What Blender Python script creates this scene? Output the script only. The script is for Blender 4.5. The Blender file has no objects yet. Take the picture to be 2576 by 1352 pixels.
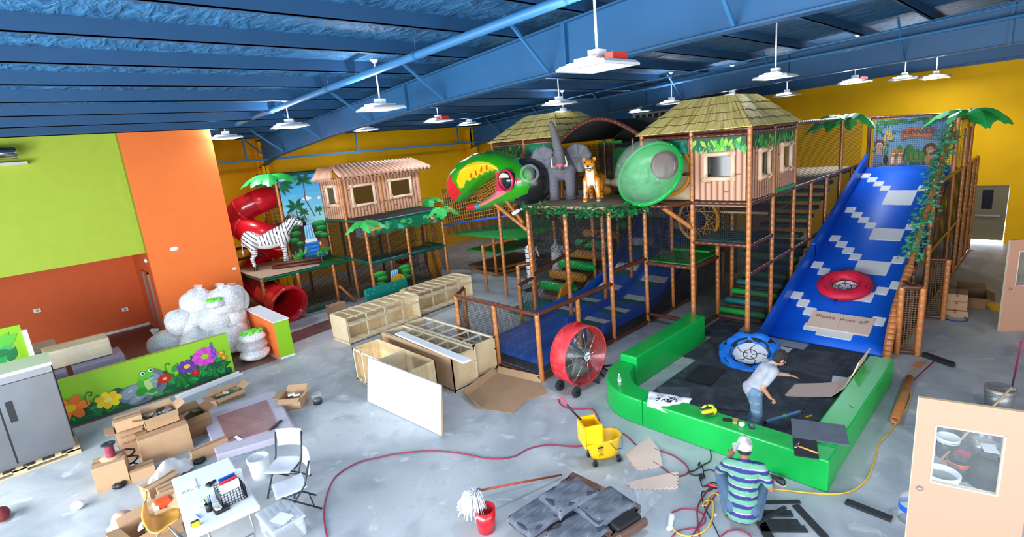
import bpy, math, random
from mathutils import Vector, Matrix
random.seed(7)
S = bpy.context.scene
col = S.collection
# ------------------------------------------------------------------ camera
FPX, UC, VC = 1315.0, 1288.0, 676.0
CR = Matrix(((0.7109, -0.22363, 0.66679), (-0.69745, -0.10227, 0.7093), (-0.09043, -0.96929, -0.22867)))
CAM = Vector((0.0, 0.0, 5.1))
cd = bpy.data.cameras.new('camera'); cam = bpy.data.objects.new('camera', cd); col.objects.link(cam)
cd.sensor_width = 36.0; cd.lens = FPX / 2576 * 36.0; cd.clip_start = 0.05; cd.clip_end = 200
m3 = Matrix((CR.col[0], -CR.col[1], -CR.col[2])).transposed()
cam.matrix_world = Matrix.Translation(CAM) @ m3.to_4x4()
S.camera = cam
# ------------------------------------------------------------------ world, daylight, exposure
w = bpy.data.worlds.new('world'); S.world = w; w.use_nodes = True
w.node_tree.nodes['Background'].inputs[0].default_value = (0.62, 0.78, 1.0, 1)
w.node_tree.nodes['Background'].inputs[1].default_value = 0.6
S.view_settings.view_transform = 'Standard'; S.view_settings.look = 'None'
S.view_settings.exposure = 1.18; S.view_settings.gamma = 1.0; S.view_settings.use_curve_mapping = False
S.cycles.transparent_max_bounces = 24
LAMP_POWER = 44.0            # emission strength of a lit lamp panel
def daylight(name, loc, rot, sx, sy, power, color=(0.90, 0.96, 1.0)):
    ld = bpy.data.lights.new(name, 'AREA'); ld.shape = 'RECTANGLE'; ld.size = sx; ld.size_y = sy
    ld.energy = power; ld.color = color
    o = bpy.data.objects.new(name, ld); col.objects.link(o); o.location = loc; o.rotation_euler = rot
# daylight through the shop-front glazing behind the camera (window openings built below)
for k, y in enumerate((-2.6, 2.2, 7.0, 11.8)):
    daylight('window_daylight', (-6.85, y, 2.6), (0, -math.pi / 2, 0), 4.0, 4.2, 430)
for k, x in enumerate((-3.4, 1.4, 6.2)):
    daylight('window_daylight', (x, -6.85, 2.6), (-math.pi / 2, 0, math.pi), 4.2, 4.0, 110)
# ------------------------------------------------------------------ helpers
def ray(u, v):
    return CR @ Vector((u - UC, v - VC, FPX))
def fl(u, v, z=0.0):                      # the point at height z seen at that spot of the photograph
    d = ray(u, v); t = (z - CAM.z) / d.z; return CAM + d * t
def lin(c):
    return c / 12.92 if c <= 0.04045 else ((c + 0.055) / 1.055) ** 2.4
def rgb(r, g=None, b=None):
    if g is None: r, g, b = r
    return (lin(r / 255), lin(g / 255), lin(b / 255))
def thing(name, label, cat, loc=(0, 0, 0), rz=0.0, group=None):
    o = bpy.data.objects.new(name, None); col.objects.link(o)
    o.location = loc; o.rotation_euler = (0, 0, rz); o.empty_display_size = 0.1
    o['label'] = label; o['category'] = cat
    if group: o['group'] = group
    return o
def tag(o, label, cat, group=None, kind=None):
    o['label'] = label; o['category'] = cat
    if group: o['group'] = group
    if kind: o['kind'] = kind
    return o
def copy_tree(o, loc, rz=None, label=None, parent=None):
    c = o.copy(); col.objects.link(c)
    if parent is None:
        c.location = loc
        if rz is not None: c.rotation_euler = (0, 0, rz)
        if label: c['label'] = label
    else: c.parent = parent
    for ch in [k for k in bpy.data.objects if k.parent == o]: copy_tree(ch, None, parent=c)
    return c
def ico(n):
    return n
class MB:
    def __init__(s): s.v = []; s.f = []; s.sm = []; s.c = []; s.M = None; s.col = (1, 1, 1); s.uc = False
    def color(s, r, g, b): s.col = rgb(r, g, b); s.uc = True; return s
    def add(s, vs, fs, smooth=False):
        b = len(s.v)
        s.v += [(s.M @ Vector(p)) if s.M is not None else Vector(p) for p in vs]
        for f in fs: s.f.append([b + i for i in f]); s.sm.append(smooth); s.c.append(s.col)
        return s
    def box(s, a, b):
        x0, y0, z0 = a; x1, y1, z1 = b
        return s.add([(x0, y0, z0), (x1, y0, z0), (x1, y1, z0), (x0, y1, z0), (x0, y0, z1), (x1, y0, z1), (x1, y1, z1), (x0, y1, z1)],
                     [(0, 3, 2, 1), (4, 5, 6, 7), (0, 1, 5, 4), (1, 2, 6, 5), (2, 3, 7, 6), (3, 0, 4, 7)])
    def cbox(s, c, d): return s.box((c[0] - d[0] / 2, c[1] - d[1] / 2, c[2] - d[2] / 2), (c[0] + d[0] / 2, c[1] + d[1] / 2, c[2] + d[2] / 2))
    def obox(s, p0, p1, w, h, up=(0, 0, 1)):      # a bar from p0 to p1, w across and h along up
        p0, p1 = Vector(p0), Vector(p1); d = (p1 - p0).normalized(); up = Vector(up)
        x = d.cross(up)
        if x.length < 1e-4: x = d.cross(Vector((1, 0, 0)))
        x.normalize(); z = x.cross(d); vs = []
        for p in (p0, p1):
            for a, b in ((-1, -1), (1, -1), (1, 1), (-1, 1)): vs.append(p + x * a * w / 2 + z * b * h / 2)
        return s.add(vs, [(0, 1, 2, 3)[::-1], (4, 5, 6, 7), (0, 4, 5, 1)[::-1], (1, 5, 6, 2)[::-1], (2, 6, 7, 3)[::-1], (3, 7, 4, 0)[::-1]][::1])
    def tube(s, pts, r, n=8, closed=False, radii=None, cap=True, smooth=True):
        pts = [Vector(p) for p in pts]; N = len(pts); vs = []; fs = []
        t0 = (pts[1] - pts[0]).normalized(); a = Vector((0, 0, 1)) if abs(t0.z) < 0.9 else Vector((1, 0, 0))
        x = t0.cross(a).normalized()
        for i, p in enumerate(pts):
            if closed: t = pts[(i + 1) % N] - pts[i - 1]
            else: t = pts[min(i + 1, N - 1)] - pts[max(i - 1, 0)]
            t = t.normalized() if t.length > 1e-9 else t0
            x = x - t * x.dot(t)
            if x.length < 1e-6: x = t.orthogonal()
            x.normalize(); y = t.cross(x); rr = radii[i] if radii else r
            for k in range(n):
                an = 2 * math.pi * k / n; vs.append(p + (x * math.cos(an) + y * math.sin(an)) * rr)
        for i in range(N if closed else N - 1):
            j = (i + 1) % N
            for k in range(n): fs.append((i * n + k, i * n + (k + 1) % n, j * n + (k + 1) % n, j * n + k))
        s.add(vs, fs, smooth)
        if cap and not closed:
            b = len(s.v) - N * n
            s.f.append([b + k for k in range(n)][::-1]); s.sm.append(False); s.c.append(s.col)
            s.f.append([b + (N - 1) * n + k for k in range(n)]); s.sm.append(False); s.c.append(s.col)
        return s
    def foam(s, p0, p1, r=0.055, seg=0.16, n=8):  # a padded pole, pinched at every cable tie
        p0, p1 = Vector(p0), Vector(p1); L = (p1 - p0).length; k = max(1, round(L / seg)); pts = []; rad = []
        for i in range(k):
            for t, q in ((0.0, 0.9), (0.14, 1.0), (0.86, 1.0)): pts.append(p0.lerp(p1, (i + t) / k)); rad.append(r * q)
        pts.append(p1); rad.append(r * 0.9)
        return s.tube(pts, r, n, radii=rad)
    def capsule(s, p0, p1, r0, r1, n=12):
        p0, p1 = Vector(p0), Vector(p1); d = (p1 - p0).normalized(); pts = []; rad = []
        for a in (-90, -60, -30): pts.append(p0 + d * r0 * math.sin(math.radians(a))); rad.append(max(1e-3, r0 * math.cos(math.radians(a))))
        pts.append(p0); rad.append(r0); pts.append(p1); rad.append(r1)
        for a in (30, 60, 90): pts.append(p1 + d * r1 * math.sin(math.radians(a))); rad.append(max(1e-3, r1 * math.cos(math.radians(a))))
        return s.tube(pts, r0, n, radii=rad)
    def ell(s, c, r, nu=16, nv=10, M=None):
        c = Vector(c); r = r if hasattr(r, '__len__') else (r, r, r); vs = []; fs = []
        for i in range(nv + 1):
            th = math.pi * i / nv
            for k in range(nu):
                ph = 2 * math.pi * k / nu
                p = Vector((r[0] * math.sin(th) * math.cos(ph), r[1] * math.sin(th) * math.sin(ph), r[2] * math.cos(th)))
                vs.append(c + (M @ p if M is not None else p))
        for i in range(nv):
            for k in range(nu): fs.append((i * nu + k, (i + 1) * nu + k, (i + 1) * nu + (k + 1) % nu, i * nu + (k + 1) % nu))
        return s.add(vs, fs, True)
    def lathe(s, prof, c=(0, 0, 0), n=20, M=None, smooth=True, arc=None):
        c = Vector(c); vs = []; fs = []; N = len(prof); m = n if arc is None else n + 1
        for r, z in prof:
            for k in range(m):
                a = (2 * math.pi if arc is None else arc) * k / n; p = Vector((r * math.cos(a), r * math.sin(a), z)); vs.append(c + (M @ p if M is not None else p))
        for i in range(N - 1):
            for k in range(n): fs.append((i * m + k, i * m + (k + 1) % m, (i + 1) * m + (k + 1) % m, (i + 1) * m + k))
        return s.add(vs, fs, smooth)
    def disc(s, c, r, n=20, M=None):
        c = Vector(c); vs = []
        for k in range(n):
            p = Vector((r * math.cos(2 * math.pi * k / n), r * math.sin(2 * math.pi * k / n), 0)); vs.append(c + (M @ p if M is not None else p))
        return s.add(vs, [list(range(n))])
    def prism(s, pts, h0, h1, M=None):            # a 2D outline extruded from h0 to h1
        n = len(pts)
        ar = sum(pts[i][0] * pts[(i + 1) % n][1] - pts[(i + 1) % n][0] * pts[i][1] for i in range(n))
        if ar < 0: pts = pts[::-1]
        vs = [Vector((x, y, h0)) for x, y in pts] + [Vector((x, y, h1)) for x, y in pts]
        if M is not None: vs = [M @ p for p in vs]
        return s.add(vs, [list(range(n))[::-1], list(range(n, 2 * n))] + [(i, (i + 1) % n, n + (i + 1) % n, n + i) for i in range(n)])
    def grid(s, fn, nu, nv, smooth=True, cu=False, flip=False):
        vs = [fn(i / nu, j / nv) for j in range(nv + 1) for i in range(nu + (0 if cu else 1))]; W = nu if cu else nu + 1; fs = []
        for j in range(nv):
            for i in range(nu):
                q = (j * W + i, j * W + (i + 1) % W, (j + 1) * W + (i + 1) % W, (j + 1) * W + i); fs.append(q[::-1] if flip else q)
        return s.add(vs, fs, smooth)
    def quad(s, a, b, c, d): return s.add([a, b, c, d], [(0, 1, 2, 3)])
    def poly(s, pts): return s.add(pts, [list(range(len(pts)))])
    def mesh(s, name, off=None):
        me = bpy.data.meshes.new(name)
        vs = [p - off for p in s.v] if off is not None else s.v
        me.from_pydata([tuple(p) for p in vs], [], s.f); me.polygons.foreach_set('use_smooth', s.sm)
        if s.uc:
            at = me.color_attributes.new('Col', 'FLOAT_COLOR', 'CORNER'); buf = []
            for f, c in zip(s.f, s.c): buf += [c[0], c[1], c[2], 1.0] * len(f)
            at.data.foreach_set('color', buf)
        me.update(); return me
    def build(s, name, mat, parent=None, local=False, thick=None, bevel=None):
        off = Vector(parent.location) if (parent is not None and not local) else None
        if off is not None and parent.parent is not None: off = off + Vector(parent.parent.location)
        me = s.mesh(name, off); o = bpy.data.objects.new(name, me); col.objects.link(o)
        if parent is not None: o.parent = parent
        me.materials.append(MAT[mat] if isinstance(mat, str) else mat)
        if thick:
            md = o.modifiers.new('thickness', 'SOLIDIFY'); md.thickness = thick; md.offset = 0
        if bevel:
            md = o.modifiers.new('bevel', 'BEVEL'); md.width = bevel; md.segments = 2; md.limit_method = 'ANGLE'
        return o
    def solid(s, name, mat, parent=None, local=False, base=(0, 0, 0)):   # a lone mesh whose origin is at its base
        o = s.build(name, mat, None)
        b = Vector(base)
        for v in o.data.vertices: v.co -= b
        o.location = b; return o
def struct(name, mb, mat, parent=None, **k):
    o = mb.build(name, mat, parent, **k)
    if parent is None: o['kind'] = 'structure'
    return o
def fuse(mb, voxel, it=4, colfn=None, name='body', keep=None):
    """one continuous skin grown over overlapping volumes, coloured face by face"""
    me = mb.mesh(name); o = bpy.data.objects.new('tmp', me); col.objects.link(o)
    r = o.modifiers.new('r', 'REMESH'); r.mode = 'VOXEL'; r.voxel_size = voxel; r.use_smooth_shade = True
    if it:
        q = o.modifiers.new('s', 'SMOOTH'); q.iterations = it; q.factor = 0.5
    dg = bpy.context.evaluated_depsgraph_get(); dg.update()
    m2 = bpy.data.meshes.new_from_object(o.evaluated_get(dg)); m2.name = name
    bpy.data.objects.remove(o); bpy.data.meshes.remove(me)
    m2.polygons.foreach_set('use_smooth', [True] * len(m2.polygons))
    if colfn:
        at = m2.color_attributes.new('Col', 'FLOAT_COLOR', 'POINT'); buf = []
        for v in m2.vertices: c = colfn(v.co, v.normal); buf += [lin(c[0] / 255), lin(c[1] / 255), lin(c[2] / 255), 1.0]
        at.data.foreach_set('color', buf)
    return m2
def place(me, name, mat, parent=None):
    o = bpy.data.objects.new(name, me); col.objects.link(o)
    if parent is not None: o.parent = parent
    me.materials.clear(); me.materials.append(MAT[mat] if isinstance(mat, str) else mat); return o
def rotz(a): return Matrix.Rotation(a, 4, 'Z')
def TR(x, y=None, z=None): return Matrix.Translation((x, y, z) if y is not None else x)
# ------------------------------------------------------------------ materials
MAT = {}
def nodes(name):
    m = bpy.data.materials.new(name); m.use_nodes = True; nt = m.node_tree; b = nt.nodes['Principled BSDF']; MAT[name] = m
    return m, nt, b
def N(nt, t, **k):
    n = nt.nodes.new(t)
    for a, v in k.items():
        if a in ('location',): continue
        if hasattr(n, a): setattr(n, a, v)
        else: n.inputs[a.replace('_', ' ')].default_value = v
    return n
def mat(name, c, rough=0.6, metal=0.0, var=0.0, scale=4.0, bump=0.0, bscale=40.0, spec=0.5, stretch=None, c2=None, coat=0.0, detail=4.0):
    m, nt, b = nodes(name); L = nt.links.new
    cl = rgb(c); b.inputs['Base Color'].default_value = (*cl, 1); b.inputs['Roughness'].default_value = rough
    b.inputs['Metallic'].default_value = metal; b.inputs['Specular IOR Level'].default_value = spec; b.inputs['Coat Weight'].default_value = coat
    tc = N(nt, 'ShaderNodeTexCoord'); src = tc.outputs['Object']
    if stretch:
        mp = N(nt, 'ShaderNodeMapping'); mp.inputs['Scale'].default_value = stretch; L(src, mp.inputs[0]); src = mp.outputs[0]
    if var or c2:
        nz = N(nt, 'ShaderNodeTexNoise'); nz.inputs['Scale'].default_value = scale; nz.inputs['Detail'].default_value = detail; L(src, nz.inputs['Vector'])
        rp = N(nt, 'ShaderNodeValToRGB'); e = rp.color_ramp.elements
        e[0].position = 0.3; e[1].position = 0.7
        if c2: a0, a1 = cl, rgb(c2)
        else: a0 = tuple(x * (1 - var) for x in cl); a1 = tuple(min(1, x * (1 + var)) for x in cl)
        e[0].color = (*a0, 1); e[1].color = (*a1, 1)
        L(nz.outputs['Fac'], rp.inputs[0]); L(rp.outputs[0], b.inputs['Base Color'])
    if bump:
        n2 = N(nt, 'ShaderNodeTexNoise'); n2.inputs['Scale'].default_value = bscale; n2.inputs['Detail'].default_value = 3; L(src, n2.inputs['Vector'])
        bp = N(nt, 'ShaderNodeBump'); bp.inputs['Strength'].default_value = bump; bp.inputs['Distance'].default_value = 0.02
        L(n2.outputs['Fac'], bp.inputs['Height']); L(bp.outputs[0], b.inputs['Normal'])
    return m
def print_mat(name, rough=0.45, coat=0.0):
    m, nt, b = nodes(name); a = N(nt, 'ShaderNodeAttribute'); a.attribute_name = 'Col'
    nt.links.new(a.outputs['Color'], b.inputs['Base Color']); b.inputs['Roughness'].default_value = rough; b.inputs['Coat Weight'].default_value = coat
def net_mat(name, c, cell, thick):
    """knotted netting: strands with open holes between them"""
    m, nt, b = nodes(name); L = nt.links.new; b.inputs['Base Color'].default_value = (*rgb(c), 1); b.inputs['Roughness'].default_value = 0.8
    ge = N(nt, 'ShaderNodeTexCoord'); uv = N(nt, 'ShaderNodeSeparateXYZ'); L(ge.outputs['UV'], uv.inputs[0]); fac = None
    for ax in 'XY':
        q = N(nt, 'ShaderNodeMath', operation='MULTIPLY'); L(uv.outputs[ax], q.inputs[0]); q.inputs[1].default_value = 1 / cell
        fr = N(nt, 'ShaderNodeMath', operation='FRACT'); L(q.outputs[0], fr.inputs[0])
        lt = N(nt, 'ShaderNodeMath', operation='LESS_THAN'); L(fr.outputs[0], lt.inputs[0]); lt.inputs[1].default_value = thick
        if fac is None: fac = lt
        else:
            mx = N(nt, 'ShaderNodeMath', operation='MAXIMUM'); L(fac.outputs[0], mx.inputs[0]); L(lt.outputs[0], mx.inputs[1]); fac = mx
    L(fac.outputs[0], b.inputs['Alpha'])
def clear_mat(name, c, alpha, rough=0.08, var=0.0, scale=6.0, bump=0.0, stretch=(1, 1, 1)):
    """thin clear plastic: mostly see-through with glossy wrinkles"""
    m, nt, b = nodes(name); L = nt.links.new; b.inputs['Base Color'].default_value = (*rgb(c), 1); b.inputs['Roughness'].default_value = rough
    b.inputs['Alpha'].default_value = alpha; b.inputs['Coat Weight'].default_value = 0.3; tc = N(nt, 'ShaderNodeTexCoord')
    if var:
        nz = N(nt, 'ShaderNodeTexNoise'); nz.inputs['Scale'].default_value = scale; nz.inputs['Detail'].default_value = 6; nz.inputs['Distortion'].default_value = 2.5
        mp = N(nt, 'ShaderNodeMapping'); mp.inputs['Scale'].default_value = stretch; mp.inputs['Rotation'].default_value = (0, 0, .6); L(tc.outputs['Object'], mp.inputs[0]); L(mp.outputs[0], nz.inputs['Vector']); mr = N(nt, 'ShaderNodeMapRange'); mr.inputs['From Min'].default_value = 0.35; mr.inputs['From Max'].default_value = 0.7
        mr.inputs['To Min'].default_value = max(0, alpha - var); mr.inputs['To Max'].default_value = min(1, alpha + var); L(nz.outputs['Fac'], mr.inputs[0]); L(mr.outputs[0], b.inputs['Alpha'])
    if bump:
        n2 = N(nt, 'ShaderNodeTexNoise'); n2.inputs['Scale'].default_value = 9; n2.inputs['Distortion'].default_value = 3; L(tc.outputs['Object'], n2.inputs['Vector'])
        bp = N(nt, 'ShaderNodeBump'); bp.inputs['Strength'].default_value = bump; bp.inputs['Distance'].default_value = 0.05; L(n2.outputs['Fac'], bp.inputs['Height']); L(bp.outputs[0], b.inputs['Normal'])
def uvbox(o, mb_uv):                      # per-corner UVs in metres for nets and printed panels
    uv = o.data.uv_layers.new(name='UVMap'); flat = []
    for p in o.data.polygons:
        for vi in p.vertices: flat += list(mb_uv[vi])
    uv.data.foreach_set('uv', flat)
def sheet(name, pts, mat_, parent=None, uvs=None):      # a flat four-cornered sheet, UV in metres
    mb = MB(); mb.poly(pts); o = mb.build(name, mat_, parent)
    if uvs is None:
        a, b_, d = Vector(pts[0]), Vector(pts[1]), Vector(pts[-1]); ex = (b_ - a).normalized(); nrm = ex.cross(d - a).normalized(); ey = nrm.cross(ex)
        uvs = [((Vector(p) - a).dot(ex), (Vector(p) - a).dot(ey)) for p in pts]
    uvbox(o, uvs); return o
# ------------------------------------------------------------------ shared materials
print_mat('print', 0.5); print_mat('gloss_print', 0.22, 0.4); print_mat('matte_print', 0.8)
mat('foam_tan', (192, 118, 62), 0.28, var=0.12, scale=5, spec=0.6)
mat('foam_brown', (96, 52, 40), 0.25, var=0.12, scale=5, spec=0.6)
mat('foam_green', (16, 92, 74), 0.35, var=0.1, scale=5, spec=0.6)
mat('deck_beige', (196, 170, 138), 0.7, var=0.06)
mat('blue_steel', (36, 92, 138), 0.5, var=0.06, scale=2)
mat('purlin_blue', (28, 74, 114), 0.55, var=0.06, scale=2)
mat('blue_pipe', (56, 116, 166), 0.45)
mat('white_metal', (232, 234, 236), 0.4)
mat('white_plastic', (236, 238, 240), 0.4)
mat('grey_metal', (150, 152, 156), 0.35, 0.6)
mat('chrome', (200, 204, 210), 0.2, 1.0)
mat('black_plastic', (24, 25, 28), 0.5)
mat('dark_steel', (52, 58, 66), 0.4, 0.3)
mat('rubber', (38, 42, 46), 0.9, var=0.2, scale=6, bump=0.2, bscale=120)
mat('plywood', (224, 200, 160), 0.6, c2=(240, 222, 186), scale=2.2, stretch=(1, 1, 9))
mat('plywood_grain', (214, 178, 128), 0.6, c2=(240, 218, 178), scale=1.5, stretch=(1, 8, 1.2), detail=6)
mat('pine', (232, 216, 184), 0.6, var=0.06, scale=8)
mat('mdf', (196, 160, 122), 0.8)
mat('cardboard', (188, 150, 114), 0.85, var=0.07, scale=3)
mat('cardboard_dark', (150, 112, 78), 0.85, var=0.08, scale=3)
mat('white_board', (244, 246, 248), 0.45)
mat('green_vinyl', (10, 176, 74), 0.32, var=0.04, scale=3, bump=0.08, bscale=6)
mat('slide_blue', (0, 104, 236), 0.5, var=0.05, scale=3)
mat('blue_vinyl', (24, 92, 205), 0.35)
mat('foam_white', (236, 236, 238), 0.6)
mat('foam_mat', (232, 200, 182), 0.8, bump=0.1, bscale=150)
mat('leaf_green', (28, 164, 66), 0.45, c2=(70, 206, 100), scale=3); mat('rubber_grey', (96, 102, 112), .8, var=.1); clear_mat('bin_clear', (226, 232, 240), .4, .15)
mat('leaf_dark', (18, 92, 48), 0.55, c2=(44, 130, 70), scale=30)
mat('red_plastic', (206, 18, 34), 0.25, coat=0.4)
mat('yellow_plastic', (250, 196, 8), 0.3, coat=0.2)
mat('orange_paint', (248, 124, 52), 0.7, var=0.02)
mat('orange_shaded', (206, 92, 40), 0.7, var=0.03)  # copy of orange_paint with the party room's shade put into the colour
mat('lime_paint', (172, 194, 58), 0.7, var=0.03)
mat('lime_gloss', (140, 196, 26), 0.5)
mat('yellow_wall', (248, 184, 0), 0.7, var=0.04, scale=1.5, spec=0.25)
mat('peach_door', (196, 144, 120), 0.55)
mat('steel', (138, 140, 144), 0.3, 0.85, var=0.06, scale=2, stretch=(1, 30, 1))
mat('wood_dark', (92, 62, 52), 0.5, c2=(120, 88, 74), scale=3, stretch=(1, 12, 1))
mat('pallet', (206, 178, 140), 0.8, var=0.1, scale=3)
mat('skin', (196, 134, 104), 0.55)
mat('black_net_rope', (20, 20, 22), 0.8)
mat('glass_dark', (30, 38, 46), 0.1, spec=0.7)
mat('teal_vinyl', (0, 128, 118), 0.4, var=0.08)
mat('roller_yellow', (196, 132, 34), 0.6, var=0.1)
mat('cream', (228, 214, 190), 0.6)
net_mat('net', (16, 16, 20), 0.045, 0.2)
net_mat('net_fine', (14, 15, 22), 0.022, 0.26)
net_mat('net_dense', (16, 18, 34), 0.02, 0.42)
net_mat('net_open', (30, 30, 34), 0.06, 0.11)
net_mat('net_tan', (96, 70, 44), 0.05, 0.3)
clear_mat('film', (222, 228, 240), 0.15, 0.14, 0.06, 2.5, 0.22, (1.0, 3.0, 1.0))
clear_mat('bubble', (225, 238, 232), 0.17, 0.04, 0.05, 2.2, 0.1)
clear_mat('clear_bag', (240, 242, 248), 0.5, 0.2, 0.15, 4, 0.5)
clear_mat('pane_glass', (16, 22, 30), 0.78, 0.08)
clear_mat('tinted_red', (150, 24, 34), 0.55, 0.1)
def emis(name, c, s):
    m, nt, b = nodes(name); b.inputs['Base Color'].default_value = (*rgb(c), 1); b.inputs['Emission Color'].default_value = (*rgb(c), 1); b.inputs['Emission Strength'].default_value = s
emis('lamp_lit', (226, 238, 255), LAMP_POWER); emis('lamp_dim', (236, 240, 246), 0.5); emis('lamp_mid', (236, 240, 250), 30.0); emis('lamp_up', (240, 246, 255), LAMP_POWER * 4)  # lamp_mid glow added to brighten the back wall; lamp_dim faintly lights unlit panels
emis('outdoor', (225, 235, 255), 14.0)
# sprayed foam on the underside of the roof
m_, nt, b = nodes('spray_foam'); L = nt.links.new; b.inputs['Roughness'].default_value = 0.55
tc = N(nt, 'ShaderNodeTexCoord'); mp = N(nt, 'ShaderNodeMapping'); mp.inputs['Scale'].default_value = (1.0, 0.5, 1); L(tc.outputs['Object'], mp.inputs[0])
nz = N(nt, 'ShaderNodeTexNoise'); nz.inputs['Scale'].default_value = 5.5; nz.inputs['Detail'].default_value = 6; nz.inputs['Distortion'].default_value = 0.8; L(mp.outputs[0], nz.inputs['Vector'])
rp = N(nt, 'ShaderNodeValToRGB'); rp.color_ramp.elements[0].color = (*rgb(26, 76, 116), 1); rp.color_ramp.elements[1].color = (*rgb(58, 120, 166), 1); rp.color_ramp.elements[0].position = 0.3; rp.color_ramp.elements[1].position = 0.7
L(nz.outputs['Fac'], rp.inputs[0]); L(rp.outputs[0], b.inputs['Base Color'])
bp = N(nt, 'ShaderNodeBump'); bp.inputs['Strength'].default_value = 1.0; bp.inputs['Distance'].default_value = 0.12; L(nz.outputs['Fac'], bp.inputs['Height']); L(bp.outputs[0], b.inputs['Normal'])
# worn concrete
m_, nt, b = nodes('concrete'); L = nt.links.new; tc = N(nt, 'ShaderNodeTexCoord'); cur = None
for sc, lo, hi, c0, c1, dist in ((0.35, 0.35, 0.68, (158, 165, 170), (204, 206, 206), 1.2), (1.3, 0.5, 0.72, None, (132, 141, 150), 0.7), (11.0, 0.58, 0.72, None, (172, 176, 178), 0.4), (2.6, 0.62, 0.7, None, (222, 222, 220), 0.5), (30.0, 0.66, 0.7, None, (110, 116, 122), 0.2)):
    nz = N(nt, 'ShaderNodeTexNoise'); nz.inputs['Scale'].default_value = sc; nz.inputs['Detail'].default_value = 7; nz.inputs['Distortion'].default_value = dist; L(tc.outputs['Object'], nz.inputs['Vector'])
    if cur is None:
        rp = N(nt, 'ShaderNodeValToRGB'); e = rp.color_ramp.elements; e[0].position = lo; e[1].position = hi; e[0].color = (*rgb(c0), 1); e[1].color = (*rgb(c1), 1); L(nz.outputs['Fac'], rp.inputs[0]); cur = rp.outputs[0]
    else:
        mr = N(nt, 'ShaderNodeMapRange'); mr.inputs['From Min'].default_value = lo; mr.inputs['From Max'].default_value = hi; mr.inputs['To Max'].default_value = 0.6; L(nz.outputs['Fac'], mr.inputs[0])
        mx = N(nt, 'ShaderNodeMix', data_type='RGBA'); L(mr.outputs[0], mx.inputs[0]); L(cur, mx.inputs[6]); mx.inputs[7].default_value = (*rgb(c1), 1); cur = mx.outputs[2]
L(cur, b.inputs['Base Color']); b.inputs['Roughness'].default_value = 0.5; b.inputs['Specular IOR Level'].default_value = 0.35
# rubber floor tiles with chalk dust
m_, nt, b = nodes('dusty_rubber'); L = nt.links.new; tc = N(nt, 'ShaderNodeTexCoord')
nz = N(nt, 'ShaderNodeTexNoise'); nz.inputs['Scale'].default_value = 1.6; nz.inputs['Detail'].default_value = 8; nz.inputs['Distortion'].default_value = 1.5; L(tc.outputs['Object'], nz.inputs['Vector'])
rp = N(nt, 'ShaderNodeValToRGB'); e = rp.color_ramp.elements; e[0].position = 0.45; e[1].position = 0.8; e[0].color = (*rgb(56, 62, 70), 1); e[1].color = (*rgb(98, 102, 108), 1); L(nz.outputs['Fac'], rp.inputs[0]); L(rp.outputs[0], b.inputs['Base Color']); b.inputs['Roughness'].default_value = 0.85
# thatch print
m_, nt, b = nodes('thatch'); L = nt.links.new; tc = N(nt, 'ShaderNodeTexCoord'); uv = N(nt, 'ShaderNodeSeparateXYZ'); L(tc.outputs['UV'], uv.inputs[0])
mp = N(nt, 'ShaderNodeMapping'); mp.inputs['Scale'].default_value = (16, 1.3, 1); L(tc.outputs['UV'], mp.inputs[0])
nz = N(nt, 'ShaderNodeTexNoise'); nz.inputs['Scale'].default_value = 1.0; nz.inputs['Detail'].default_value = 4; nz.inputs['Distortion'].default_value = 0.6; L(mp.outputs[0], nz.inputs['Vector'])
rp = N(nt, 'ShaderNodeValToRGB'); e = rp.color_ramp.elements; e[0].position = 0.32; e[1].position = 0.66; e[0].color = (*rgb(150, 126, 60), 1); e[1].color = (*rgb(250, 234, 156), 1); q = e.new(0.46); q.color = (*rgb(218, 198, 112), 1); L(nz.outputs['Fac'], rp.inputs[0]); L(rp.outputs[0], b.inputs['Base Color']); b.inputs['Roughness'].default_value = 0.6
# printed bamboo canes: stripes across U, knots along V
def bamboo(name, c_lo, c_hi, pitch):
    m, nt, b = nodes(name); L = nt.links.new; tc = N(nt, 'ShaderNodeTexCoord'); uv = N(nt, 'ShaderNodeSeparateXYZ'); L(tc.outputs['UV'], uv.inputs[0])
    q = N(nt, 'ShaderNodeMath', operation='MULTIPLY'); L(uv.outputs['X'], q.inputs[0]); q.inputs[1].default_value = 1 / pitch
    fr = N(nt, 'ShaderNodeMath', operation='FRACT'); L(q.outputs[0], fr.inputs[0])
    rp = N(nt, 'ShaderNodeValToRGB'); e = rp.color_ramp.elements; e[0].position = 0.0; e[1].position = 1.0; e[0].color = (*rgb(104, 60, 44), 1); e[1].color = (*rgb(112, 66, 48), 1)
    for p_, c_ in ((0.12, c_lo), (0.45, c_hi), (0.8, c_lo)): k = e.new(p_); k.color = (*rgb(c_), 1)
    L(fr.outputs[0], rp.inputs[0])
    flr_ = N(nt, 'ShaderNodeMath', operation='FLOOR'); L(q.outputs[0], flr_.inputs[0]); sn = N(nt, 'ShaderNodeMath', operation='MULTIPLY'); L(flr_.outputs[0], sn.inputs[0]); sn.inputs[1].default_value = 0.377
    ad = N(nt, 'ShaderNodeMath', operation='MULTIPLY_ADD'); L(uv.outputs['Y'], ad.inputs[0]); ad.inputs[1].default_value = .62; L(sn.outputs[0], ad.inputs[2])
    f2 = N(nt, 'ShaderNodeMath', operation='FRACT'); L(ad.outputs[0], f2.inputs[0]); lt = N(nt, 'ShaderNodeMath', operation='LESS_THAN'); L(f2.outputs[0], lt.inputs[0]); lt.inputs[1].default_value = 0.018
    mx = N(nt, 'ShaderNodeMix', data_type='RGBA'); L(lt.outputs[0], mx.inputs[0]); L(rp.outputs[0], mx.inputs[6]); mx.inputs[7].default_value = (*rgb(122, 74, 56), 1); L(mx.outputs[2], b.inputs['Base Color']); b.inputs['Roughness'].default_value = 0.5
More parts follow.
